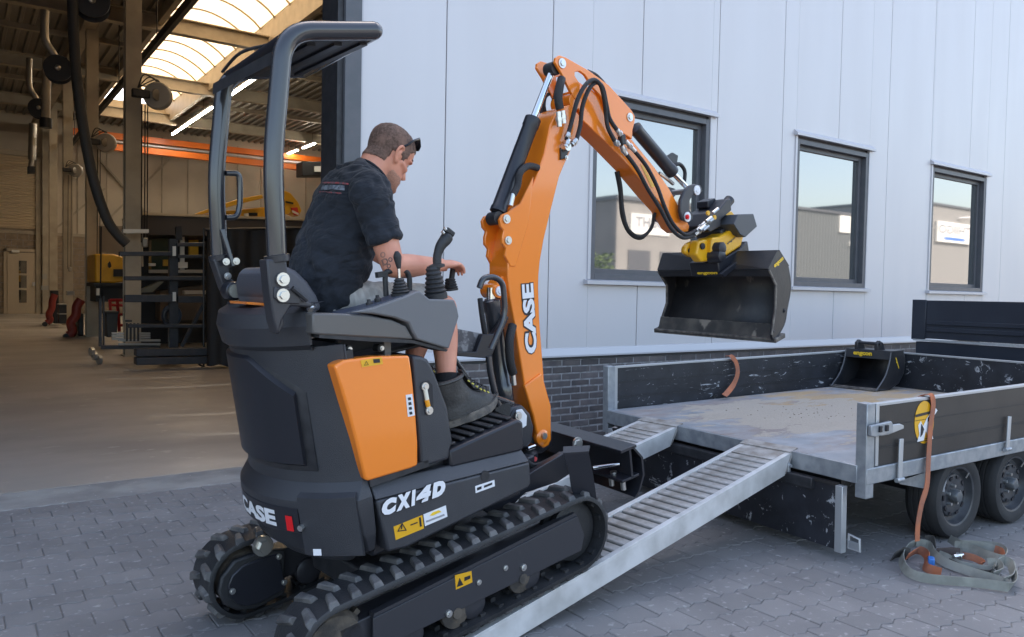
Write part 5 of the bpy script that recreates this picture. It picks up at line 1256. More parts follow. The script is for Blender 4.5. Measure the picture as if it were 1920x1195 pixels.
# ---------------------------------------------------------------- small digging bucket lying on the deck
def px_on(F, a, b, v): return F.p(a, b, v)
sbF = Frame(T.world((2.15, 1.25, .0)), math.radians(-3.5), .019)
sb = empty('digging_bucket', sbF.m, 'narrow black digging bucket with yellow lettering standing on the trailer deck by the front board', 'bucket')
# local frame: u towards the trailer front, v to the far side; opening faces the rear
gx = lambda a, b, v: sbF.p(a, b, v)
nv, fv = None, None
# width direction ~ v: near side at v0, far at v1 found from the lip corners on the deck
L0 = T.hit(1538, 722, 2, .012); L1 = T.hit(1640, 731, 2, .012)
o_ = T.local(sbF.o)
lf = Vector((L0[0]-o_[0], L0[1]-o_[1], 0)); ln = Vector((L1[0]-o_[0], L1[1]-o_[1], 0))
lf = Vector((2.50-o_[0], 2.0-o_[1], 0)); ln = Vector((2.55-o_[0], 1.60-o_[1], 0)); wv = (lf-ln); wl = wv.length; wv.normalize(); bkd = Vector((1.2, 0, 0))   # towards the front board
def SB(s, d, h): return ln+wv*(s*wl)+bkd*d+Vector((0, 0, h))
hgt = .33
prof = [(0, .006), (.16, .004), (.27, .05), (.33, .14), (.345, .26), (.32, .33)]
inn = [(0.0, .012), (.16, .010), (.262, .058), (.318, .145), (.333, .255), (.312, .322)]
s = MB(); s.loft([[SB(0, d, h) for d, h in prof], [SB(1, d, h) for d, h in prof]], cap=False, closed=False)
so2 = s.build('bucket_shell', M_bkt, sb, smooth=50); md = so2.modifiers.new('s', 'SOLIDIFY'); md.thickness = .01
for s_, dv in ((0.0, .012), (1.0, -.012)):
    side = [SB(s_, d, h) for d, h in prof]+[SB(s_, .17, .325), SB(s_, .155, .24), SB(s_, .11, .12), SB(s_, .02, .02)]
    m = MB(); m.prism(side, wv*dv); m.build('bucket_side', M_bkt, sb, smooth=0)
    MB().tube(spline([SB(s_, .165, .325), SB(s_, .15, .24), SB(s_, .10, .12), SB(s_, .0, .01)], 4), .006, 6).build('side_edge', mat('edge_grey', (.12, .12, .13), .45, metal=.3), sb)
m = MB(); m.prism([SB(0, .155, .26), SB(1, .155, .26), SB(1, .17, .335), SB(0, .17, .335)], bkd*.012); m.build('top_plate', M_bkt, sb, smooth=0, bevel=.003)
m = MB(); m.prism([SB(0, .17, .325), SB(1, .17, .325), SB(1, .32, .325), SB(0, .32, .325)], (0, 0, .012)); m.build('top_cover', M_bkt, sb, smooth=0, bevel=.003)
for s_ in (.30, .74):
    m = MB(); m.prism([SB(s_, .17, .33), SB(s_, .17, .395), SB(s_, .20, .42), SB(s_, .24, .40), SB(s_, .27, .33)], wv*.03); m.build('hitch_ear', M_bkt, sb, bevel=.006)
MB().cyl(SB(.28, .20, .392), SB(.80, .20, .392), .014, seg=12).build('hitch_pin', M_fr, sb)
m = MB(); m.prism([SB(-.01, -.015, .003), SB(1.01, -.015, .003), SB(1.01, .03, .014), SB(-.01, .03, .014)], (0, 0, .008)); m.build('cutting_edge', M_wear, sb, smooth=0)
text('engcon', SB(.80, .153, .275), SB(.38, .153, .275), (0, 0, 1), .04, M_ytxt, sb, bold=.05, off=.004)
text('engcon', SB(-.004, .21, .275), SB(-.004, .25, .18), bkd*1, .018, M_ytxt, sb, bold=.05, off=.004)

# ---------------------------------------------------------------- dark tipper body of another trailer at the right
XB_ = 7.35
def X3(a, b, x=XB_): return WORLD.hit(a, b, 0, x)
tp0 = X3(1716, 563); tpb = X3(1713, 636)
tip = empty('tipper_trailer', Vector((XB_, tp0[1], 0)), 'blue-black tipper trailer body standing beyond the front board at the right edge', 'trailer')
O_ = Vector((XB_, tp0[1], 0))
def tpb2(x0, x1, y0, y1, z0, z1, name, mt, **k):
    return MB().b2((x0-O_.x, y0-O_.y, z0), (x1-O_.x, y1-O_.y, z1)).build(name, mt, tip, **k)
yt = tp0[1]; zt = tp0[2]; zb = tpb[2]
tpb2(XB_, XB_+.03, yt-1.9, yt, zb+.012, zt, 'rear_panel', M_dbox, bevel=.004)
tpb2(XB_-.012, XB_+.0, yt-.11, yt+.02, zb-.0, zt+.005, 'corner_post', M_dbox, bevel=.004)
for zz in (.30, .55): tpb2(XB_-.014, XB_-.001, yt-1.9, yt-.12, zb+(zt-zb)*zz*.7, zb+(zt-zb)*(zz*.7+.11), 'pressed_rib', M_dbox, bevel=.005)
tpb2(XB_-.018, XB_+.02, yt-1.9, yt, zb-.012, zb+.004, 'aluminium_trim', M_capg)
tpb2(XB_+.03, XB_+3, yt-.02, yt, zb, zt, 'side_panel', M_dbox)
tpb2(XB_+.0, XB_+.08, yt-1.9, yt-.02, zb-.16, zb-.02, 'chassis_beam', M_dbox, bevel=.004)
tpb2(XB_+.01, XB_+.06, yt-.72, yt-.66, zb-.27, zb-.162, 'support_leg', mat('rusty_leg', (.18, .09, .06), .8)); tpb2(XB_+.1, XB_+2.5, yt-1.9, yt-.8, zb-.36, zb-.17, 'underframe', M_black)
tpb2(XB_+.5, XB_+.7, yt-1.7, yt-1.6, 0, zb-.37, 'support_leg', M_black); tpb2(XB_+.5, XB_+.7, yt-.4, yt-.3, 0, zb-.16, 'support_leg', M_black)

# ---------------------------------------------------------------- straps
def strap(pts, wdir, wid, mt, name='strap_run', parent=None, th=.003, n=6):
    P = spline(pts, n); wd = wdir
    if isinstance(wdir, list):
        W_ = spline(wdir, n); wd = [Vector(x) for x in W_]
    m = MB().ribbon(P, wid, th, wdir=wd); return m.build(name, mt, parent, smooth=60)
st1 = empty('ratchet_strap', T.world((.38, -.05, -.48)), 'orange ratchet strap hanging over the near sideboard into tangled grey webbing on the paving', 'strap')
I1 = Matrix.Translation(-st1.location)
def wp(F, q): return F.world(q)-st1.location
p = [wp(T, T.p(1722, 745, .035)), wp(T, T.p(1735, 740, -.005)), wp(T, T.p(1746, 742, -.03)), wp(T, T.p(1750, 760, -.032)), wp(T, T.p(1745, 800, -.034)), wp(T, T.p(1741, 860, -.045)), wp(T, T.p(1738, 910, -.06)), wp(T, T.p(1728, 945, -.07)), wp(T, T.p(1721, 985, -.075)), wp(T, T.p(1720, 1015, -.08))]
strap(p, (1, 0, 0), .045, M_stro, parent=st1)
def G(a, b, z): return W.hit(a, b, 2, z)-st1.location
def loop(pts, wid=.045, mt=None, up=.8, name='webbing_loop'):
    P = [G(a, b, z) for a, b, z in pts]; return strap(P, (.25, -.35, up), wid, mt or M_strg, name, st1)
loop([(1718, 1018, .05), (1700, 1026, .04), (1690, 1045, .03), (1698, 1068, .025), (1725, 1082, .025), (1770, 1088, .025), (1820, 1092, .025), (1870, 1098, .028), (1895, 1100, .03), (1903, 1085, .04), (1895, 1060, .05)])
loop([(1718, 1018, .055), (1740, 1022, .05), (1750, 1038, .04), (1775, 1056, .03), (1820, 1072, .03), (1865, 1086, .03), (1895, 1098, .03)])
loop([(1790, 1022, .05), (1820, 1028, .05), (1850, 1040, .055), (1878, 1048, .06), (1884, 1035, .06), (1868, 1025, .05), (1840, 1022, .04)])
loop([(1862, 1068, .04), (1868, 1055, .05), (1885, 1052, .055), (1898, 1062, .05), (1896, 1082, .04), (1880, 1090, .035)])
loop([(1760, 1040, .03), (1775, 1046, .03), (1800, 1060, .02), (1840, 1068, .02), (1865, 1070, .025)])
loop([(1780, 1010, .05), (1800, 1020, .06), (1830, 1022, .06), (1862, 1030, .05), (1880, 1042, .04)])
loop([(1700, 1045, .03), (1722, 1032, .035), (1738, 1042, .03), (1735, 1062, .025), (1752, 1070, .02), (1765, 1074, .02)], mt=M_stro)
loop([(1805, 1042, .045), (1825, 1046, .045), (1842, 1055, .03), (1838, 1060, .02)], mt=M_stro, wid=.035)
loop([(1865, 1030, .06), (1876, 1034, .06), (1880, 1044, .05)], mt=M_stro, wid=.04)
loop([(1674, 1044, .03), (1690, 1036, .035), (1705, 1040, .03)], mt=mat('dark_webbing', (.07, .065, .06), .8), wid=.06)
loop([(1735, 1010, .07), (1748, 1010, .08), (1752, 1030, .05)], mt=mat('dark_webbing', (.07, .065, .06), .8), wid=.03)
loop([(1755, 1035, .03), (1780, 1034, .03), (1800, 1036, .03)], mt=mat('brown_webbing', (.12, .09, .08), .8), wid=.045)
MB().box(G(1746, 1052, .045), (.055, .03, .035), Matrix.Rotation(.5, 3, 'Z')).build('blue_handle', mat('blue_plastic', (.03, .16, .5), .45), st1, bevel=.006)
m = MB(); m.box(G(1798, 1044, .04), (.05, .03, .03), Matrix.Rotation(.4, 3, 'Z')); m.cyl(G(1788, 1044, .05), G(1808, 1040, .05), .012, seg=10); m.build('ratchet', M_chr, st1, bevel=.004)
loop([(1778, 1052, .03), (1810, 1066, .03), (1850, 1074, .03), (1868, 1060, .04)], wid=.03, mt=mat('dark_webbing', (.07, .065, .06), .8))
loop([(1852, 1056, .05), (1870, 1058, .055), (1876, 1072, .04), (1860, 1080, .03)], wid=.05)
st2 = empty('ratchet_strap', T.world((.9, TWd-.02, .3)), 'worn orange strap draped inside the far sideboard above the deck', 'strap')
q = [T.world(T.p(a, b, v))-st2.location for a, b, v in ((1362, 668, TWd), (1370, 668, TWd-.03), (1380, 680, TWd-.04), (1383, 700, TWd-.05), (1376, 720, TWd-.06), (1365, 735, TWd-.09), (1358, 742, TWd-.12))]
strap(q, (1, -.1, 0), .042, M_stro, parent=st2)
q = [T.world(T.hit(a, b, 2, .02))-st2.location for a, b in ((1340, 743), (1350, 738), (1362, 742))]
MB().tube(q, .014, 8).build('strap_hook', M_black, st2)
# ================================================================ THE OPERATOR
def skin_mat():
    m = mat('skin', (.70, .325, .215), .5, col2=(.60, .24, .155), nscale=9, ncontrast=(.35, .7), bump=.12, bscale=260)
    b = m.node_tree.nodes['Principled BSDF']; b.inputs['Subsurface Weight'].default_value = .12; b.inputs['Subsurface Radius'].default_value = (.02, .008, .004); b.inputs['Subsurface Scale'].default_value = .5
    return m
M_skin = skin_mat()
M_hair = mat('cropped_brown_hair', (.16, .10, .075), .8, col2=(.32, .20, .155), nscale=110, ncontrast=(.35, .65), col3=(.40, .24, .18), n3=(16, .5, .7), bump=.9, bscale=900)
M_stub = mat('beard_stubble', (.52, .27, .185), .7, col2=(.40, .205, .145), nscale=200, ncontrast=(.4, .6), bump=.4, bscale=900)
M_short = mat('grey_shorts_cloth', (.47, .45, .42), .85, col2=(.36, .345, .32), nscale=14, stretch=(4, 4, .8), bump=.5, bscale=60)
M_sock = mat('black_sock', (.012, .012, .014), .9, bump=.5, bscale=500)
M_boot = mat('boot_leather', (.032, .031, .031), .5, col2=(.070, .066, .062), nscale=12, ncontrast=(.4, .7), bump=.3, bscale=90)
M_sole = mat('boot_sole_dusty', (.19, .165, .14), .85, col2=(.11, .10, .09), nscale=30, bump=.4, bscale=200)
def shirt_mat():
    m = mat('navy_tshirt', (.0105, .0135, .020), .9, col2=(.0135, .017, .025), nscale=5)
    t = m.node_tree; N = t.nodes; L = t.links; b = N['Principled BSDF']; tc = N.new('ShaderNodeTexCoord')
    def wave(rot, sc, dist, strength, prev):
        mp = N.new('ShaderNodeMapping'); mp.inputs['Rotation'].default_value = rot; L.new(tc.outputs['Object'], mp.inputs[0])
        n = N.new('ShaderNodeTexNoise'); n.inputs['Scale'].default_value = sc; n.inputs['Detail'].default_value = 3; n.inputs['Distortion'].default_value = dist
        mp.inputs['Scale'].default_value = (1, 1, 1.8); L.new(mp.outputs[0], n.inputs[0])
        bp = N.new('ShaderNodeBump'); bp.inputs['Strength'].default_value = strength; bp.inputs['Distance'].default_value = .03; L.new(n.outputs[0], bp.inputs['Height'])
        if prev: L.new(prev.outputs[0], bp.inputs['Normal'])
        return bp
    a = wave((0, .6, .2), 6, .9, 1.0, None); c = wave((0, -.6, .3), 13, .5, .45, a)
    L.new(c.outputs[0], b.inputs['Normal']); b.inputs['Sheen Weight'].default_value = .06; b.inputs['Sheen Roughness'].default_value = .5
    return m
M_shirt = shirt_mat()
PB = P3(880, 800, .27)
PMW = M.m @ Matrix.Translation(PB)
man = empty('person', PMW, 'man in dark t-shirt, grey shorts and work boots, seated at the excavator controls', 'person')
def Q(a, b, v): return P3(a, b, v)-PB
ZU = Vector((math.sin(math.radians(9.59)), 0, math.cos(math.radians(9.59)))); FW = Vector((ZU.z, 0, -ZU.x)); LV_ = Vector((0, 1, 0))
def ering(c, ax, ay, a, b, n=20, e=1.0):
    return [Vector(c)+ax*(a*math.copysign(abs(math.cos(2*PI*k/n))**e, math.cos(2*PI*k/n)))+ay*(b*math.copysign(abs(math.sin(2*PI*k/n))**e, math.sin(2*PI*k/n))) for k in range(n)]
def limb(mb, pts, rad, n=14, sub=4, squash=None):
    P = spline(pts, sub); R_ = spline([(r, 0, 0) for r in rad], sub); mb.tube(P, [max(.003, r[0]) for r in R_], n)
    for e in (0, -1):       # round ends
        c, r = P[e], max(.003, R_[e][0]); mb.lathe(c-Vector((0, 0, r)), (0, 0, 1), [(r*math.sin(PI*k/8), r-r*math.cos(PI*k/8)) for k in range(9)], n)
# ---- head
th_ = math.radians(30)
hu = ZU*math.cos(th_)+FW*math.sin(th_); hf = FW*math.cos(th_)-ZU*math.sin(th_)
yw = math.radians(4); hf = (hf*math.cos(yw)+LV_*math.sin(yw)).normalized(); hl = hu.cross(hf).normalized(); hf = hl.cross(hu)
HC = Q(729, 294, .50)
def HP(x, y, z): return HC+hf*x+hl*y+hu*z
def head(mb):
    tb_ = [(-.122, .070, .040, .012), (-.116, .084, .018, .026), (-.102, .091, -.002, .040), (-.085, .090, -.022, .052), (-.068, .089, -.045, .060), (-.048, .085, -.066, .065), (-.02, .084, -.082, .069), (0, .082, -.092, .072), (.022, .088, -.099, .0755), (.045, .090, -.103, .0775), (.068, .085, -.102, .076), (.09, .070, -.092, .068), (.106, .046, -.072, .052), (.116, .018, -.045, .032), (.120, -.004, -.022, .012)]
    rings = []
    for z, f_, b_, w_ in tb_:
        c = (f_+b_)/2; a = (f_-b_)/2; rings.append([HP(c+a*math.copysign(abs(math.cos(t))**.9, math.cos(t)), w_*math.copysign(abs(math.sin(t))**.85, math.sin(t)), z) for t in [2*PI*k/32 for k in range(32)]])
    mb.loft(rings)
    # nose, brows, lips, cheek bones, chin
    mb.loft([[HP(.078, .010, .020), HP(.092, 0, .020), HP(.078, -.010, .020), HP(.07, 0, .02)], [HP(.080, .013, -.005), HP(.106, 0, -.008), HP(.080, -.013, -.005), HP(.07, 0, -.005)], [HP(.080, .020, -.030), HP(.119, 0, -.030), HP(.080, -.020, -.030), HP(.07, 0, -.03)], [HP(.080, .018, -.042), HP(.108, 0, -.044), HP(.080, -.018, -.042), HP(.07, 0, -.042)]])
    for s in (1, -1):
        limb(mb, [HP(.079, .014*s, .024), HP(.083, .034*s, .026), HP(.068, .056*s, .020)], [.007, .008, .006], 8, 3)
        limb(mb, [HP(.062, .05*s, -.022), HP(.03, .066*s, -.015)], [.014, .010], 8, 3)
        # ear: rim, lobe and bowl
        e0 = [HP(.008, .072*s, .020), HP(-.004, .084*s, .032), HP(-.020, .090*s, .026), (HP(-.026, .089*s, .004)), HP(-.018, .083*s, -.018), HP(-.004, .076*s, -.032), HP(.004, .073*s, -.024)]
        limb(mb, e0, [.005, .0062, .0066, .0062, .0058, .0075, .005], 8, 4)
        limb(mb, [HP(-.004, .073*s, .018), HP(-.010, .076*s, .0), HP(-.004, .074*s, -.018)], [.010, .012, .009], 8, 3)
        limb(mb, [HP(.008, .070*s, .006), HP(.006, .076*s, -.006)], [.006, .005], 8, 3)
    limb(mb, [HP(.082, .022, -.064), HP(.094, 0, -.061), HP(.082, -.022, -.064)], [.005, .0065, .005], 8, 3)
    limb(mb, [HP(.080, .020, -.074), HP(.092, 0, -.075), HP(.080, -.020, -.074)], [.005, .007, .005], 8, 3)
    limb(mb, [HP(.078, .014, -.103), HP(.086, 0, -.104), HP(.078, -.014, -.103)], [.013, .015, .013], 8, 3)
B = MB(); head(B)
NB = Q(686, 338, .50)
limb(B, [HP(-.028, 0, -.01), HP(-.034, 0, -.055), NB.lerp(HP(-.034, 0, -.055), .35), NB], [.062, .060, .062, .072], 20, 4)
limb(B, [HP(-.05, 0, -.02), HP(-.056, 0, -.065), Q(680, 334, .5), Q(680, 352, .5)], [.040, .043, .046, .06], 18, 4)
limb(B, [HP(-.0, 0, -.075), NB+FW*.03], [.045, .05], 16, 3)
# near (right) arm
SH = Q(694, 366, .285); EL = Q(737, 500, .215); WR_ = Q(826, 497, .335)
limb(B, [SH, SH.lerp(EL, .5), EL.lerp(SH, .12), EL], [.056, .053, .045, .042], 18, 5)
limb(B, [EL, EL.lerp(WR_, .25), EL.lerp(WR_, .6), WR_], [.042, .046, .038, .027], 18, 5)
# far arm
SH2 = Q(668, 350, .73); EL2 = Q(700, 470, .84); WR2 = Q(770, 505, .80)
limb(B, [SH2, SH2.lerp(EL2, .5), EL2], [.056, .052, .042], 14, 4); limb(B, [EL2, EL2.lerp(WR2, .4), WR2], [.042, .044, .027], 14, 4)
# torso core
PEL = Q(628, 566, .50)
limb(B, [PEL, Q(628, 500, .5), Q(648, 420, .5), Q(676, 350, .5)], [.10, .10, .11, .07], 20, 4)
# legs
def leg(v_hip, knee, ankle, foot):
    hip = Q(642, 578, v_hip)
    limb(B, [hip, hip.lerp(knee, .45), hip.lerp(knee, .85), knee], [.085, .078, .062, .056], 18, 5)
    limb(B, [knee, knee.lerp(ankle, .18), knee.lerp(ankle, .38), knee.lerp(ankle, .75), ankle], [.055, .052, .054, .042, .036], 18, 5)
    return hip
KN = Q(831, 578, .35); AN = Q(838, 722, .27)
KN2 = Q(800, 585, .62); AN2 = Q(768, 700, .66)
H1 = leg(.41, KN, AN, None); H2 = leg(.60, KN2, AN2, None)
# hands: palm + four fingers + thumb, resting curled round the far joystick
def hand(mb, wr, d, up, side, curl):
    d = d.normalized(); up = (up-d*up.dot(d)).normalized(); sd_ = d.cross(up).normalized()*side
    pc = wr+d*.045; 
    mb.loft([ering(wr+d*t, up, sd_, a, b, 12) for t, a, b in ((-.02, .022, .026), (.01, .019, .030), (.04, .017, .040), (.07, .015, .043), (.088, .010, .040))])
    for k, (o, L_) in enumerate(((.031, .068), (.011, .077), (-.010, .072), (-.030, .056))):
        b0 = wr+d*.078+sd_*o; a = .25+curl*.5; c = a+curl; e = c+curl
        p1 = b0+(d*math.cos(a)-up*math.sin(a))*L_*.45; p2 = p1+(d*math.cos(c)-up*math.sin(c))*L_*.32; p3 = p2+(d*math.cos(e)-up*math.sin(e))*L_*.25
        limb(mb, [b0-d*.015, b0, p1, p2, p3], [.010, .0098, .0090, .0082, .0065], 8, 3)
    t0 = wr+d*.022+sd_*.026-up*.004; t1 = t0+(d*.55+sd_*.6-up*.35).normalized()*.038; t2 = t1+(d*.9+sd_*.05-up*.3).normalized()*.030; t3 = t2+(d*.98-sd_*.15-up*.15).normalized()*.022
    limb(mb, [t0, t1, t2, t3], [.015, .0125, .0105, .008], 8, 3)
hd = Q(866, 492, .37)-WR_
hand(B, WR_, hd, Vector((0, -.15, 1)), -1, .42)
hand(B, WR2, Vector((1, -.1, .1)), Vector((0, 0, 1)), 1, .5)
body = B.build('body', M_skin, man, smooth=180)
rm = body.modifiers.new('r', 'REMESH'); rm.mode = 'VOXEL'; rm.voxel_size = .0045; rm.use_smooth_shade = True
sm = body.modifiers.new('s', 'SMOOTH'); sm.iterations = 3; sm.factor = .5
# ---- hair and stubble lifted off the head surface
def lift(src, test, d, name, m, parent=man, rough=0):
    dg = bpy.context.evaluated_depsgraph_get(); me = bpy.data.meshes.new_from_object(src.evaluated_get(dg)); bm = bmesh.new(); bm.from_mesh(me)
    kill = [f for f in bm.faces if not test(f.calc_center_median())]; bmesh.ops.delete(bm, geom=kill, context='FACES')
    bm.normal_update()
    edge_ = set(v for e in bm.edges if e.is_boundary for v in e.verts)
    nv = {v: v.normal.copy() for v in bm.verts}
    for v in bm.verts: v.co += nv[v]*(d if v not in edge_ else -d*.3)*(1+random.uniform(-rough, rough))
    bm.to_mesh(me); bm.free(); me.materials.clear(); me.materials.append(m); me.shade_smooth(); me.name = name
    o = bpy.data.objects.new(name, me); COL.objects.link(o); o.parent = parent; return o
def hcoord(c): d = c-HC; return d.dot(hf), d.dot(hl), d.dot(hu)
def hair_t(c):
    x, y, z = hcoord(c)
    if (c-HC).length > .16: return False
    if z > .12: return True
    if abs(y) > .081 and -.035 < x < .015 and z < .04: return False       # ears
    if x > .0: lim = .040+max(0, (x-.045))*1.1 if x > .042 else .0+x*.3
    else: lim = -.030 if x < -.03 else -.0
    if x < -.035: lim = -.055-.25*(x+.035)*-1*.3
    if x > .072: lim = .066
    if .014 < x < .034: lim = -.008
    return z > lim
hair = lift(body, hair_t, .0045, 'hair', M_hair, rough=.25)
def stub_t(c):
    x, y, z = hcoord(c); 
    if (c-HC).length > .16 or z < -.135: return False
    return (z < -.060 and x > .004)
lift(body, stub_t, .0008, 'stubble', M_stub)
for s in (1, -1):
    MB().lathe(HP(.070, .032*s, .008)-hf*.0, hf, [(.0115, .0), (.010, .005), (.006, .0085), (0, .0095)], 12).build('eye', mat('eye_white', (.5, .45, .42), .2), man)
    limb_ = MB(); limb_.tube(spline([HP(.080, .018*s, .033), HP(.083, .036*s, .036), HP(.070, .057*s, .030)], 4), .0035, 6); limb_.build('eyebrow', M_hair, man)
# ---- sunglasses pushed up on the head
m = MB()
for s in (1, -1):
    m.tube(spline([HP(-.012, .083*s, .030), HP(.002, .088*s, .050), HP(.016, .088*s, .080), HP(.044, .075*s, .112)], 5), .0045, 8)
    m.prism([HP(.082, .012*s, .088), HP(.052, .012*s, .124), HP(.046, .060*s, .124), HP(.045, .078*s, .108), HP(.062, .076*s, .088), HP(.078, .05*s, .082)], (hf+hu)*.003)
m.tube([HP(.066, .014, .112), HP(.068, 0, .116), HP(.066, -.014, .112)], .003, 6)
m.build('sunglasses', mat('sunglass_black', (.012, .014, .018), .15), man, smooth=40)
# ---- t-shirt
Tm = MB()
up0 = ZU
rg = []
for (a, b, dep, wid, lean) in ((606, 572, .125, .180, -42), (610, 550, .138, .190, -28), (616, 515, .140, .190, -6), (627, 470, .126, .180, 8), (642, 425, .122, .186, 15), (656, 385, .122, .196, 22), (668, 358, .110, .195, 28), (679, 344, .105, .160, 36), (692, 333, .090, .100, 42), (698, 329, .082, .085, 44)):
    c = Q(a, b, .50); t = math.radians(lean); ax = FW*math.cos(t)-ZU*math.sin(t)
    rg.append(ering(c, ax, LV_, dep, wid, 28, .85))
Tm.loft(rg)
def sleeve(sh, el, f):
    m_ = sh.lerp(el, f); d = (el-sh).normalized(); x, y = perp(d)
    limb(Tm, [sh-d*.01, sh.lerp(el, .3)], [.074, .066], 18, 4)
    Tm.loft([ering(sh.lerp(el, t), x, y, r, r, 18) for t, r in ((0, .070), (.3, .066), (f*.85, .064), (f, .066), (f+.01, .060))])
sleeve(SH, EL, .66); sleeve(SH2, EL2, .62)
shirt = Tm.build('tshirt', M_shirt, man, smooth=180)
rm = shirt.modifiers.new('r', 'REMESH'); rm.mode = 'VOXEL'; rm.voxel_size = .007; rm.use_smooth_shade = True
sm = shirt.modifiers.new('s', 'SMOOTH'); sm.iterations = 4; sm.factor = .5
tx = bpy.data.textures.new('folds', 'CLOUDS'); tx.noise_scale = .11; tx.noise_depth = 2
dm = shirt.modifiers.new('d', 'DISPLACE'); dm.texture = tx; dm.strength = .014; dm.mid_level = .5
tx2 = bpy.data.textures.new('folds2', 'MARBLE'); tx2.noise_scale = .09; tx2.turbulence = 9; tx2.marble_type = 'SHARP'
dm2 = shirt.modifiers.new('d2', 'DISPLACE'); dm2.texture = tx2; dm2.strength = .011; dm2.mid_level = .5; dm2.texture_coords = 'LOCAL'
tx3 = bpy.data.textures.new('folds3', 'WOOD'); tx3.noise_scale = .10; tx3.wood_type = 'BANDNOISE'; tx3.turbulence = 14
dm3 = shirt.modifiers.new('d3', 'DISPLACE'); dm3.texture = tx3; dm3.strength = .007; dm3.mid_level = .5; dm3.texture_coords = 'LOCAL'
# neck band
c = Q(697, 330, .5); t = math.radians(44); ax = FW*math.cos(t)-ZU*math.sin(t); MB().tube(ering(c, ax, LV_, .082, .085, 26), .0055, 8, closed=True).build('neck_band', M_shirt, man)
# ---- shorts
Sm = MB()
for hip, kn in ((H1, KN), (H2, KN2)):
    d = (kn-hip).normalized(); x, y = perp(d)
    Sm.loft([ering(hip.lerp(kn, t), x, y, r, r*1.02, 18) for t, r in ((-.12, .085), (0, .105), (.3, .102), (.6, .094), (.86, .090), (.87, .08))])
Sm.loft([ering(Q(a, b, .5), FW, LV_, dp, wd_, 22, .85) for a, b, dp, wd_ in ((612, 600, .10, .16), (616, 580, .135, .185), (622, 555, .140, .190), (622, 538, .130, .18))])
sho = Sm.build('shorts', M_short, man, smooth=180)
rm = sho.modifiers.new('r', 'REMESH'); rm.mode = 'VOXEL'; rm.voxel_size = .008; rm.use_smooth_shade = True
sm = sho.modifiers.new('s', 'SMOOTH'); sm.iterations = 3
dm = sho.modifiers.new('d', 'DISPLACE'); dm.texture = tx2; dm.strength = .012; dm.mid_level = .5
# ---- socks and boots
def boot(an, toe, near):
    d = toe-an; d.z = 0; 
    F_ = (FW*math.cos(0)+LV_*(-.03)).normalized()
    base = Vector((an.x-.005, (.252-PB.y) if near else an.y, .672+(an.x-.005+PB.x-.7)*.088-PB.z))
    fl = Vector((1, 0, .09)).normalized(); sd_ = LV_; upv = fl.cross(Vector((0, -1, 0))).normalized(); upv = upv if upv.z > 0 else -upv
    def bp(x, y, z): return base+fl*x+sd_*y+upv*z
    # sole
    n = 26
    def out(sc, z):
        r = []
        for k in range(n):
            t = 2*PI*k/n; x = .085+.148*math.cos(t); w_ = (.050 if math.cos(t) > -.2 else .042)*math.sin(t)*(1-.12*math.cos(t)**2)
            r.append(bp(x*1.0*sc+.09*(1-sc), w_*sc, z+(.018*max(0, math.cos(t)-.6)/.4)))
        return r
    s = MB(); s.loft([out(.97, 0), out(1.0, .012), out(1.0, .030), out(.97, .036)]); so_ = s.build('boot_sole', M_sole, man, smooth=40, bevel=.002)
    u = MB(); rings = []
    for (x0, x1, hw, z) in ((-.050, .222, .046, .030), (-.053, .220, .045, .048), (-.050, .208, .043, .064), (-.046, .190, .040, .080), (-.046, .140, .039, .096), (-.048, .110, .040, .115), (-.050, .092, .042, .140), (-.056, .080, .045, .165), (-.060, .074, .048, .185)):
        c = (x0+x1)/2; a = (x1-x0)/2; rings.append([bp(c+a*math.copysign(abs(math.cos(t))**.85, math.cos(t)), hw*math.copysign(abs(math.sin(t))**.9, math.sin(t)), z) for t in [2*PI*k/24 for k in range(24)]])
    u.loft(rings); ub = u.build('boot', M_boot, man, smooth=60)
    m = MB(); m.tube([bp(.01+.070*math.cos(t), .048*math.sin(t), .186) for t in [2*PI*k/16 for k in range(16)]], .008, 6, closed=True); m.build('boot_collar', M_boot, man)
    # tongue and laces
    m = MB(); m.prism([bp(.075, -.02, .20), bp(.115, -.02, .115), bp(.16, -.018, .092), bp(.165, .018, .092), bp(.12, .02, .115), bp(.08, .02, .20)], upv*.008+fl*.004); m.build('boot_tongue', M_boot, man, bevel=.003)
    for k in range(6):
        x = .086+k*.0165; z = .172-.0165*k*1.02
        if k > 3: z = .172-.0168*3-(k-3)*.012
        l_ = MB(); l_.tube([bp(x, -.036, z-.012), bp(x+.012, -.015, z+.006), bp(x+.012, .015, z+.006), bp(x, .036, z-.012)], .0028, 6); l_.build('lace', mat('lace_black', (.03, .03, .03), .8), man)
        c = bp(x-.001, -.040, z-.012); MB().box(c, (.010, .005, .005), Matrix.Rotation(.8, 3, 'Y')).build('lace_hook', mat('lace_yellow', (.62, .55, .10), .5), man)
    # welt line and heel cap
    m = MB(); m.tube([bp(.09+.148*math.cos(t), -.0455*abs(math.sin(t)), .040+(.018*max(0, math.cos(t)-.6)/.4)) for t in [PI*k/20 for k in range(21)]], .003, 6); m.build('boot_welt', M_boot, man)
    return bp
boot(AN, Q(925, 790, .27), True); boot(AN2, AN2+FW*.2, False)
for kn, an in ((KN, AN), (KN2, AN2)):
    top = kn.lerp(an, .86); bot = an+(an-kn)*.10; m = MB(); m.tube(spline([top, an, bot], 5), [.044]*11, 16); m.build('sock', M_sock, man, smooth=60)
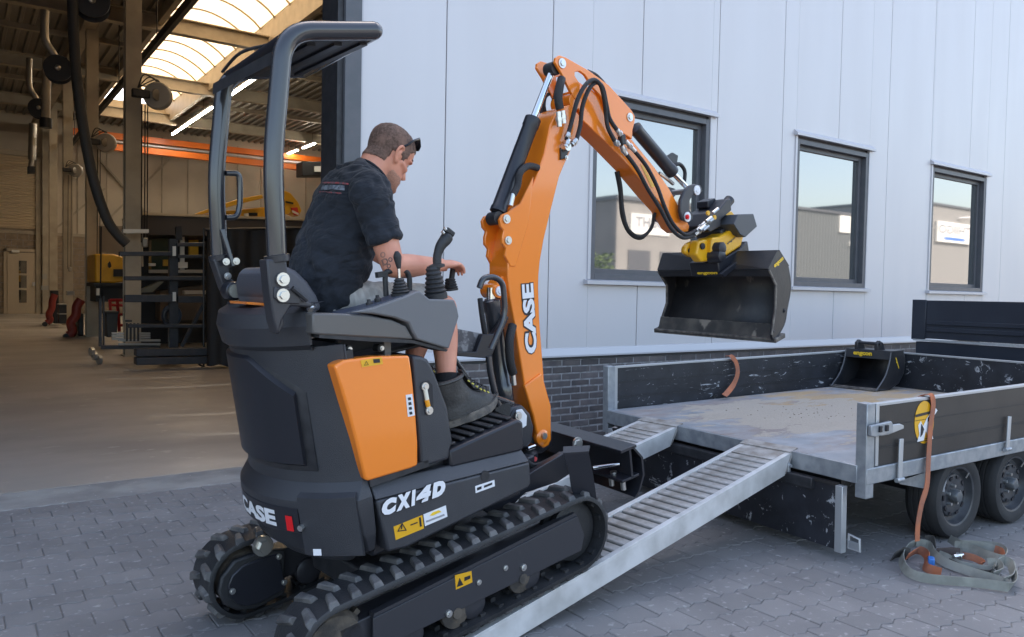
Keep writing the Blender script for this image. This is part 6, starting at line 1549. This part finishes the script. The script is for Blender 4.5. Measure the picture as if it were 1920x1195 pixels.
# ---- print on the shirt and tattoos: patches laid on the cloth / skin surface
def decal(src, pts, name, m, off=.0015, nsub=6):
    dg = bpy.context.evaluated_depsgraph_get(); ev = src.evaluated_get(dg); iv = src.matrix_world.inverted() if False else (PMW).inverted()
    o_ = iv @ CAM; vs_ = []
    n = len(pts[0]); 
    for row in pts:
        for (a, b) in row:
            d = iv.to_3x3() @ (RW @ _c(a, b)); ok, loc, nor, _ = ev.ray_cast(o_, d)
            if not ok: return None
            vs_.append(loc+nor*off)
    m2 = MB(); m2.add(vs_, [(r*n+k, r*n+k+1, (r+1)*n+k+1, (r+1)*n+k) for r in range(len(pts)-1) for k in range(n-1)])
    return m2.build(name, m, man, smooth=60)
bpy.context.view_layer.update()
def row(x0, y0, x1, y1, n=10, sag=0): return [(x0+(x1-x0)*k/n, y0+(y1-y0)*k/n+sag*math.sin(PI*k/n)) for k in range(n+1)]
M_pg = mat('print_greyblue', (.20, .22, .25), .8, col2=(.10, .11, .13), nscale=60, ncontrast=(.45, .55)); M_pr = mat('print_dull_red', (.32, .06, .06), .8, col2=(.10, .07, .08), nscale=90, ncontrast=(.45, .55))
decal(shirt, [row(606, 349, 647, 349.5, sag=-1), row(603, 357, 647, 358, sag=-1)], 'print_panel', M_pg, .004)
decal(shirt, [row(606, 342.5, 654, 345, sag=-1), row(606, 345.2, 654, 348, sag=-1)], 'print_line', M_pr, .004)
decal(shirt, [row(600, 360, 642, 362.5, sag=-.5), row(600, 362.2, 642, 365, sag=-.5)], 'print_line', M_pr, .004)
M_tat = mat('tattoo_ink', (.13, .085, .075), .6, col2=(.38, .19, .135), nscale=40, ncontrast=(.42, .62))
for cx_, cy_, r in ((718, 478, 5), (732, 487, 4), (722, 491, 6), (729, 499, 4)):
    a = []; 
    for rr_ in (r*.55, r): a.append([(cx_+rr_*math.cos(t), cy_+rr_*1.15*math.sin(t)) for t in [2*PI*k/12 for k in range(13)]])
    decal(body, a, 'tattoo', M_tat, .0006)
decal(body, [[(715, 488), (718, 500), (726, 506)], [(718, 486), (721, 497), (729, 503)]], 'tattoo', M_tat, .0006)
# ================================================================ THINGS INSIDE THE HALL
def wq(a, b, Y): return W.p(a, b, Y)
def E_(name, a, b, Y, label, cat, group=None):
    return empty(name, wq(a, b, Y), label, cat, group)
def lb(mb, e, name, m, **k):
    mb.v = [tuple(Vector(p)-e.location) for p in mb.v]; return mb.build(name, m, e, **k)
def wpr(pts, Y, dY):
    return MB().prism([wq(a, b, Y) for a, b in pts], (0, dY, 0))
def rect(x0, y0, x1, y1): return [(x0, y0), (x1, y0), (x1, y1), (x0, y1)]
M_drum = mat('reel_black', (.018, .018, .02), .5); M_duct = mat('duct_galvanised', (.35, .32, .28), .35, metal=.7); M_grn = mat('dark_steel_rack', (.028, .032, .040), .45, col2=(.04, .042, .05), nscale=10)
M_reelg = mat('hoist_grey', (.36, .34, .31), .45); M_bara = mat('bar_stock_bright', (.55, .56, .56), .3, metal=.8)
M_gy = mat('machine_yellow', (.72, .40, .03), .4, col2=(.62, .34, .03), nscale=3); M_curt = mat('black_curtain', (.012, .012, .014), .75, bump=.3, bscale=5)
# lights
for i, (x, y0, y1, z) in enumerate(((7.65, 24.1, 27.9, 7.9), (7.65, 30.0, 36.5, 7.9), (13.25, 31.6, 33.4, 7.9), (13.25, 34.4, 35.9, 7.9), (13.25, 36.6, 38.2, 7.9))):
    lab = ['lit tube lamp under the roof, nearest piece of the left row beside the skylight', 'lit tube lamp under the roof, far piece of the left row beside the skylight', 'lit tube lamp over the far right corner, nearest of the three short ones', 'lit tube lamp over the far right corner, middle of the three short ones', 'lit tube lamp over the far right corner, farthest of the three short ones'][i]
    e = empty('tube_lamp', Vector((x, y0, z)), lab, 'ceiling lamp', 'tube lamps hung under the hall roof')
    MB().b2((-.035, 0, -.05), (.035, y1-y0, 0)).build('lit_tube', M_tube, e, smooth=0); MB().b2((-.06, 0, .001), (.06, y1-y0, .06)).build('housing', M_white, e, smooth=0)
    for t in (.2, .8): MB().cyl((0, (y1-y0)*t, .06), (0, (y1-y0)*t, .5), .008, seg=5).build('suspension', M_black, e)
# monorail along the hall
e = empty('monorail_beam', Vector((3.65, 12, 6.75)), 'long dark rail hung under the roof, crossing the skylight diagonally', 'rail')
MB().b2((-.05, 0, -.09), (.05, 24.5, .09)).build('rail', M_drum, e, smooth=0)
for k in range(5): MB().cyl((0, 2+k*5, .09), (0, 2+k*5, 1.7), .015, seg=6).build('hanger', M_drum, e)
# exhaust hose reels
def reel(px, py, r, Y, label, duct):
    c = wq(px, py, Y); s = (wq(px+r, py, Y)-c).length; e = empty('hose_reel', c, label, 'hose reel', 'black exhaust hose reels under the roof')
    m = MB(); m.lathe((-s*.2, -s*.75, 0), (.15, 1, 0), [(s*.35, 0), (s, .01), (s, .05), (s*.72, .06), (s*.72, s*1.2), (s, s*1.22), (s, s*1.27), (s*.3, s*1.3)], 32); m.build('drum', M_drum, e)
    MB().b2((-s*.5, -s*.1, s*.4), (s*.5, s*.1, s*1.05)).build('bracket', M_drum, e)
    m = MB(); m.lathe((-s*.2, -s*.76, 0), (.15, -1, 0), [(s*.22, 0), (s*.2, .03), (s*.05, .05)], 16); m.build('hub', M_duct, e)
    q = [wq(a, b, Y)-c for a, b in duct]; MB().tube(spline(q, 5), s*.3, 12).build('duct', M_duct, e)
    return e
reel(176, 8, 33, 14.2, 'large black hose reel at the top left, nearest and biggest of the reels', [(185, -60), (180, -30)])
reel(112, 132, 27, 18.5, 'black hose reel hanging left of the columns, second in size below the biggest reel', [(84, 20), (84, 72), (98, 98), (104, 108)])
reel(75, 205, 20, 24, 'small dark hose reel above the beige roller door, farthest of the reels', [(55, 110), (55, 160), (66, 182), (70, 190)])
e = E_('suction_hose', 140, 30, 14.0, 'thick black suction hose sagging from the big reel down past the nearest column', 'hose')
lb(MB().tube(spline([wq(a, b, 14.0-.0*i) for i, (a, b) in enumerate(((136, 0), (138, 60), (144, 150), (158, 250), (176, 340), (200, 410), (220, 440), (238, 458)))], 6), .078, 12), e, 'hose', mat('corrugated_hose', (.03, .028, .027), .6, bump=.6, bscale=60))
# wall duct with exhaust funnel and camera-like box
e = E_('exhaust_pipe', 60, 240, 33, 'slim metal exhaust pipe with a black end box hanging beside the roller door', 'pipe')
lb(MB().cyl(wq(62, 232, 33), wq(60, 300, 33), .13, seg=12), e, 'pipe', M_duct); lb(wpr(rect(52, 312, 66, 325), 32.9, .3), e, 'end_box', M_drum); lb(MB().cyl(wq(60, 300, 33), wq(57, 314, 33), .09, seg=10), e, 'elbow', M_duct)
e = E_('exhaust_pipe', 88, 100, 21, 'vertical metal exhaust pipe left of the second reel', 'pipe')
lb(MB().cyl(wq(88, 110, 21), wq(86, 225, 21), .09, seg=12), e, 'pipe', M_steelb); lb(MB().cyl(wq(86, 222, 21), wq(86, 240, 21), .13, seg=12), e, 'end_cap', M_drum)
# chain hoists on the columns
def hoist(px, py, r, Y, label, cables, ybot):
    c = wq(px, py, Y); s = (wq(px+r, py, Y)-c).length; e = empty('chain_hoist', c, label, 'hoist', 'grey spring hoists on the columns')
    m = MB(); m.lathe((0, -s*.3, 0), (.5, 1, 0), [(s*.3, 0), (s*.9, .01), (s, s*.15), (s, s*.5), (s*.85, s*.65), (s*.2, s*.7)], 28); m.build('drum', M_reelg, e)
    m = MB(); m.lathe((0, -s*.32, 0), (.5, -1, 0), [(s*.45, 0), (s*.4, s*.1), (s*.1, s*.14)], 18); m.build('drum_cover', M_duct, e)
    m = MB(); m.b2((-s*1.6, -s*.2, -s*.3), (-s*.4, s*.3, s*.3)); m.build('motor', M_drum, e, bevel=.02)
    for k in range(3): MB().tube(spline([Vector((-s*1.2, 0, s*.4)), Vector((-s*(.8-.3*k), 0, s*(1.4-.15*k))), Vector((s*.1*k, 0, s*1.1)), Vector((s*.3, 0, s*.6))], 5), s*.05, 6).build('cable', M_drum, e)
    for k, a in enumerate(cables):
        p, q = wq(a, py+r*.6, Y)-c, wq(a-1, ybot, Y)-c; MB().cyl(p, q, s*.045, seg=5).build('chain', M_drum, e)
    q = wq(sum(cables)/len(cables), ybot, Y)-c; MB().box(q, (s*.4, s*.4, s*.7)).build('hook_block', M_duct, e, bevel=.02)
hoist(292, 180, 27, 15.8, 'grey spring hoist right of the nearest column, biggest of the three hoists', (266, 272, 277), 455)
hoist(196, 268, 20, 22.2, 'grey spring hoist between the nearest and the second column', (183, 188), 500)
hoist(140, 320, 14, 28.7, 'grey spring hoist farthest back, smallest of the three', (128, 134), 505)
# hoist trolley near the jamb
e = E_('crane_hoist', 592, 316, 34, 'black crane hoist hanging under the orange girders by the door jamb', 'hoist')
lb(wpr(rect(567, 303, 622, 330), 34, .8), e, 'hoist_body', M_drum, bevel=.03); lb(wpr(rect(590, 312, 606, 322), 33.9, .08), e, 'lit_panel', M_white)
# flat light bar at the nearest column
e = E_('cable_tray', 255, 433, 15.5, 'short pale metal channel fixed across the nearest column', 'tray'); lb(wpr(rect(231, 430, 279, 437), 15.5, .15), e, 'channel', M_white)
# personnel side: wall switch, red jacks at the columns
def jack(pts, body, Y, label):
    e = E_('mobile_jack', pts[0][0], pts[0][1], Y, label, 'jack')
    m = MB(); m.tube(spline([wq(a, b, Y) for a, b in pts], 5), .11 if Y < 25 else .10, 10); lb(m, e, 'lifting_arm', mat('jack_red', (.27, .035, .025), .5), smooth=60)
    lb(wpr(body, Y+.2, .5), e, 'jack_body', M_drum, bevel=.02); q = wq(pts[-1][0]-4, pts[-1][1]+2, Y); lb(MB().cyl(q-Vector((0, .1, 0)), q+Vector((0, .1, 0)), .07, seg=12), e, 'wheel', M_drum)
    lb(wpr(rect(pts[0][0]-26, pts[0][1]-16, pts[0][0]-12, pts[0][1]-8), Y, .2), e, 'control_box', M_reelg)
jack([(152, 562), (144, 575), (142, 592), (133, 605), (136, 622), (128, 629)], [(147, 588), (157, 588), (157, 630), (147, 630)], 22.4, 'red hydraulic jack standing against the second column')
jack([(103, 552), (98, 565), (97, 578), (92, 590), (94, 600), (88, 606)], [(96, 545), (110, 545), (112, 607), (101, 607)], 28, 'dark red hydraulic jack beside the third column, farther back')
e = E_('cabinet', 118, 600, 27, 'low dark metal cabinet with open shelves beside the third column', 'cabinet')
for y in (570, 588): lb(wpr(rect(110, y, 126, y+2), 27, .5), e, 'shelf', M_reelg)
lb(wpr(rect(111, 572, 125, 607), 27.1, .4), e, 'cabinet_body', M_drum)
e = E_('fire_extinguisher', 83, 530, 38, 'small wall box beside the door frame', 'wall box'); lb(wpr(rect(80, 514, 88, 524), 38, .2), e, 'box', M_reelg)
# yellow machine body behind the columns
e = E_('yellow_machine', 205, 535, 21, 'yellow machine body with dark windows standing behind the two nearest columns', 'machine')
lb(wpr([(178, 476), (214, 477), (232, 482), (233, 528), (214, 531), (178, 530)], 21, 1.5), e, 'body', M_gy, bevel=.04); lb(wpr(rect(213, 505, 233, 519), 20.95, .04), e, 'window_band', M_drum); lb(wpr([(203, 494), (206, 490), (208, 494), (209, 500), (206, 503), (203, 500)], 20.9, .06), e, 'round_vent', M_drum)
lb(wpr(rect(176, 531, 233, 537), 21, 1.3), e, 'under_bar', M_drum); lb(wpr(rect(180, 537, 233, 566), 21.3, 1), e, 'undercarriage', M_drum); lb(wpr(rect(181, 541, 188, 554), 20.9, .1), e, 'white_tank', M_white)
e = E_('grey_sheet_stack', 215, 440, 24, 'grey panels standing behind the yellow machine', 'panel'); lb(wpr([(180, 424), (232, 424), (232, 478), (180, 470)], 24, .1), e, 'panel', mat('greyish_panel', (.22, .19, .17), .7))
# waste bin, red cart
e = E_('waste_bin', 211, 630, 18.5, 'dark grey waste bin between the two nearest columns', 'bin'); lb(wpr([(199, 588), (222, 586), (219, 633), (201, 633)], 18.5, .5), e, 'bin_body', mat('bin_grey', (.05, .055, .06), .6), bevel=.02); lb(wpr(rect(198, 584, 223, 589), 18.45, .6), e, 'bin_lid', M_drum)
e = E_('red_hand_truck', 220, 625, 19.2, 'red hand truck frame behind the waste bin', 'hand truck')
M_redc = mat('cart_red', (.5, .03, .03), .4)
for a, b, c_, d_ in ((206, 562, 208, 590), (220, 565, 224, 622), (206, 563, 232, 563), (208, 572, 232, 573), (222, 590, 232, 590), (224, 610, 232, 610)): lb(MB().cyl(wq(a, b, 19.2), wq(c_, d_, 19.2), .035, seg=6), e, 'frame_tube', M_redc)
# cantilever storage rack with bar stock
RY = 13.9
e = E_('storage_rack', 325, 668, RY, 'dark steel cantilever rack with horizontal arms left of the black curtain', 'rack')
for a in (326,): lb(wpr(rect(a-8, 448, a+8, 652), RY, .12), e, 'upright', M_grn)
lb(wpr(rect(315, 655, 345, 662), RY-.1, .4), e, 'foot', M_grn)
for (x0, y0, x1, y1) in ((224, 472, 330, 480), (332, 455, 386, 462), (334, 478, 386, 484), (234, 518, 386, 526), (234, 553, 325, 567), (334, 555, 386, 568), (240, 608, 386, 615), (236, 600, 248, 604)):
    lb(wpr(rect(x0, y0, x1, y1), RY-.12, .1), e, 'arm', M_grn, bevel=.008)
lb(MB().bar(wq(340, 650, RY), wq(382, 570, RY), .05, .07, (0, 1, 0)), e, 'diagonal', M_grn)
for (x0, y0, x1, y1) in ((324, 462, 330, 480), (324, 548, 330, 565)): lb(wpr(rect(x0, y0, x1, y1), RY-.16, .03), e, 'white_clip', M_white)
lb(wpr([(331, 425), (340, 424), (342, 450), (330, 450)], RY, .1), e, 'upright_top', M_drum)
lb(MB().cyl(wq(382, 428, RY-.4), wq(382, 690, RY-.4), .016, seg=8), e, 'thin_post', M_drum); lb(MB().cyl(wq(372, 683, RY-.4), wq(390, 692, RY-.4), .016, seg=8), e, 'post_foot', M_drum)
lb(MB().tube([wq(300+14*math.cos(t)+22, 592+16*math.sin(t), RY+.1) for t in [2*PI*k/20 for k in range(20)]], .045, 8, closed=True), e, 'coiled_cable', mat('cable_blue_grey', (.04, .055, .08), .5))
lb(MB().tube([wq(318+10*math.cos(t), 592+12*math.sin(t), RY+.05) for t in [2*PI*k/20 for k in range(20)]], .03, 8, closed=True), e, 'coiled_cable', M_drum)
# beams lying on the floor
for i, (x0, y0, x1, y1) in enumerate(((256, 655, 432, 669), (256, 671, 432, 685))):
    b = wpr([(x0, y0), (x1, y0-3), (x1, y1-3), (x0, y1)], RY-.7-.02*i, .25); e2 = E_('steel_beam', x0, y1, RY-.7, ['dark steel box beam lying on top of another in front of the rack', 'dark steel box beam lying on the floor below its twin in front of the rack'][i], 'beam', 'steel beams by the rack'); lb(b, e2, 'beam', M_grn, bevel=.01)
# trolley with bright bars
e = E_('bar_trolley', 195, 665, 14.6, 'castor trolley loaded with bright steel bars beside the nearest column', 'trolley')
lb(wpr(rect(190, 648, 300, 655), 14.6, .1), e, 'trolley_frame', M_grn); lb(wpr(rect(186, 560, 191, 650), 14.6, .08), e, 'trolley_post', M_grn); lb(wpr(rect(193, 556, 196, 650), 14.7, .06), e, 'trolley_post', M_grn)
for a, b in ((173, 660), (178, 668), (187, 675)):
    c = wq(a, b, 14.6); m = MB(); m.lathe(c-Vector((.03, 0, 0)), (1, .3, 0), [(.03, 0), (.075, 0), (.075, .05), (.03, .05)], 16); lb(m, e, 'castor', M_bara)
lb(MB().cyl(wq(190, 425, 14.6), wq(188, 560, 14.6), .012, seg=5), e, 'guide_rod', M_drum)
for k in range(5):
    x0, y = (210, 624+k*5) if k < 3 else (222, 637+(k-3)*7); x1 = 233+(k > 2)*68
    lb(wpr(rect(x0, y, x1, y+3.6), 14.5, .08), e, 'steel_bar', M_bara)
for k in range(3): lb(wpr(rect(261, 624+k*4, 282, 627+k*4), 14.7, .08), e, 'steel_bar', M_bara)
for k in range(4): lb(MB().cyl(wq(238+k*7, 606, 14.3), wq(238+k*7, 640, 14.3), .018, seg=6), e, 'upright_bar', M_grn)
# grey-black curtain and the dark vehicle box behind
e = E_('welding_curtain', 470, 690, 13.0, 'black welding curtain hanging behind the excavator, right of the storage rack', 'curtain')
pts = []; n = 44
top = [wq(388+k*(590-388)/n, 432-k*.1, 13.0)+Vector((0, .012*math.sin(k*1.1)+.03*math.sin(k*.4), 0)) for k in range(n+1)]
bot = [wq(388+k*(590-388)/n, 686+2*math.sin(k*.9), 12.9)+Vector((0, .03*math.sin(k*1.1+.4)+.05*math.sin(k*.4), 0)) for k in range(n+1)]
lb(MB().loft([top, [a.lerp(b, .5) for a, b in zip(top, bot)], bot], cap=False, closed=False), e, 'curtain', M_curt, smooth=80)
lb(MB().cyl(wq(385, 431, 13.0), wq(592, 427, 13.0), .02, seg=8), e, 'curtain_rail', M_drum)
e = E_('box_trailer', 420, 560, 17.2, 'dark brown box body with a pale top edge behind the rack and the curtain', 'vehicle body')
lb(wpr([(262, 404), (600, 416), (600, 446), (262, 440)], 17.2, 2.0), e, 'side_panel', mat('dusk_brown', (.065, .055, .052), .6)); lb(wpr([(262, 398), (600, 411), (600, 415), (262, 403)], 17.15, 2.1), e, 'top_rail', mat('cream_rail', (.55, .47, .34), .5))
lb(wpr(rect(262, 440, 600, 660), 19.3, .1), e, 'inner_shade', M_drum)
# machine seen through the rack
e = E_('green_machine', 330, 640, 18.0, 'dark green machine with cab glass and grey blade seen through the storage rack', 'machine')
lb(wpr([(284, 448), (316, 446), (318, 512), (284, 512)], 18, .3), e, 'cab_glass', mat('green_glass', (.06, .085, .06), .2)); lb(wpr([(262, 545), (300, 528), (308, 528), (286, 548), (266, 549)], 17.6, .3), e, 'blade', mat('grey_green_blade', (.16, .18, .17), .5))
lb(wpr([(300, 545), (380, 535), (384, 600), (300, 602)], 18, .5), e, 'track_unit', mat('dusty_track', (.10, .075, .055), .9, bump=.6, bscale=9)); lb(wpr(rect(338, 440, 346, 512), 17.8, .05), e, 'white_post', M_white); lb(wpr(rect(334, 492, 352, 503), 17.7, .1), e, 'white_joint', M_white)
lb(wpr(rect(355, 450, 372, 480), 18.2, .1), e, 'yellow_panel', M_gy); lb(wpr(rect(306, 487, 316, 499), 17.9, .1), e, 'yellow_panel', M_gy); lb(wpr(rect(280, 506, 384, 512), 17.7, .1), e, 'pale_rail', M_reelg); lb(wpr(rect(280, 494, 292, 499), 17.7, .1), e, 'white_lamp', M_white)
lb(wpr(rect(346, 545, 386, 552), 17.5, .2), e, 'exhaust_pipe', M_reelg)
lb(MB().cyl(wq(264, 430, 17), wq(266, 500, 17), .03, seg=8), e, 'rod', M_reelg)
# yellow excavator boom lying on top of the box body
e = E_('yellow_boom', 470, 412, 17.5, 'yellow loader arm resting on the box body behind the roll bar posts', 'loader arm')
lb(wpr([(364, 404), (372, 399), (405, 387), (452, 372), (492, 365), (494, 372), (455, 381), (410, 394), (380, 402), (366, 406)], 17.6, .3), e, 'upper_arm', M_gy, bevel=.02)
lb(wpr([(366, 405), (420, 396), (500, 388), (500, 410), (462, 413), (380, 411)], 17.9, .3), e, 'lower_arm', M_gy, bevel=.02)
lb(wpr([(520, 368), (533, 357), (545, 362), (560, 380), (566, 395), (560, 406), (548, 402), (540, 390), (528, 400), (518, 404), (516, 380)], 17.5, .35), e, 'arm_head', M_gy, bevel=.02)
lb(wpr([(546, 390), (558, 389), (561, 404), (552, 404)], 17.45, .04), e, 'warning_plate', mat('sign_redwhite', (.6, .05, .04), .5)); lb(wpr([(548, 394), (560, 400), (560, 404), (548, 398)], 17.43, .02), e, 'white_stripe', M_white)
lb(wpr([(466, 399), (483, 399), (483, 405), (466, 405)], 17.85, .03), e, 'print_mark', M_drum); lb(wpr([(458, 401), (466, 400), (467, 417), (461, 418)], 17.8, .05), e, 'white_fitting', M_white)
lb(wpr([(536, 377), (550, 380), (550, 383), (536, 380)], 17.45, .03), e, 'print_mark', M_drum)
c = wq(534, 394, 17.5); lb(MB().cyl(c, c-Vector((0, .08, 0)), .10, seg=16), e, 'pivot_cap', M_gy)
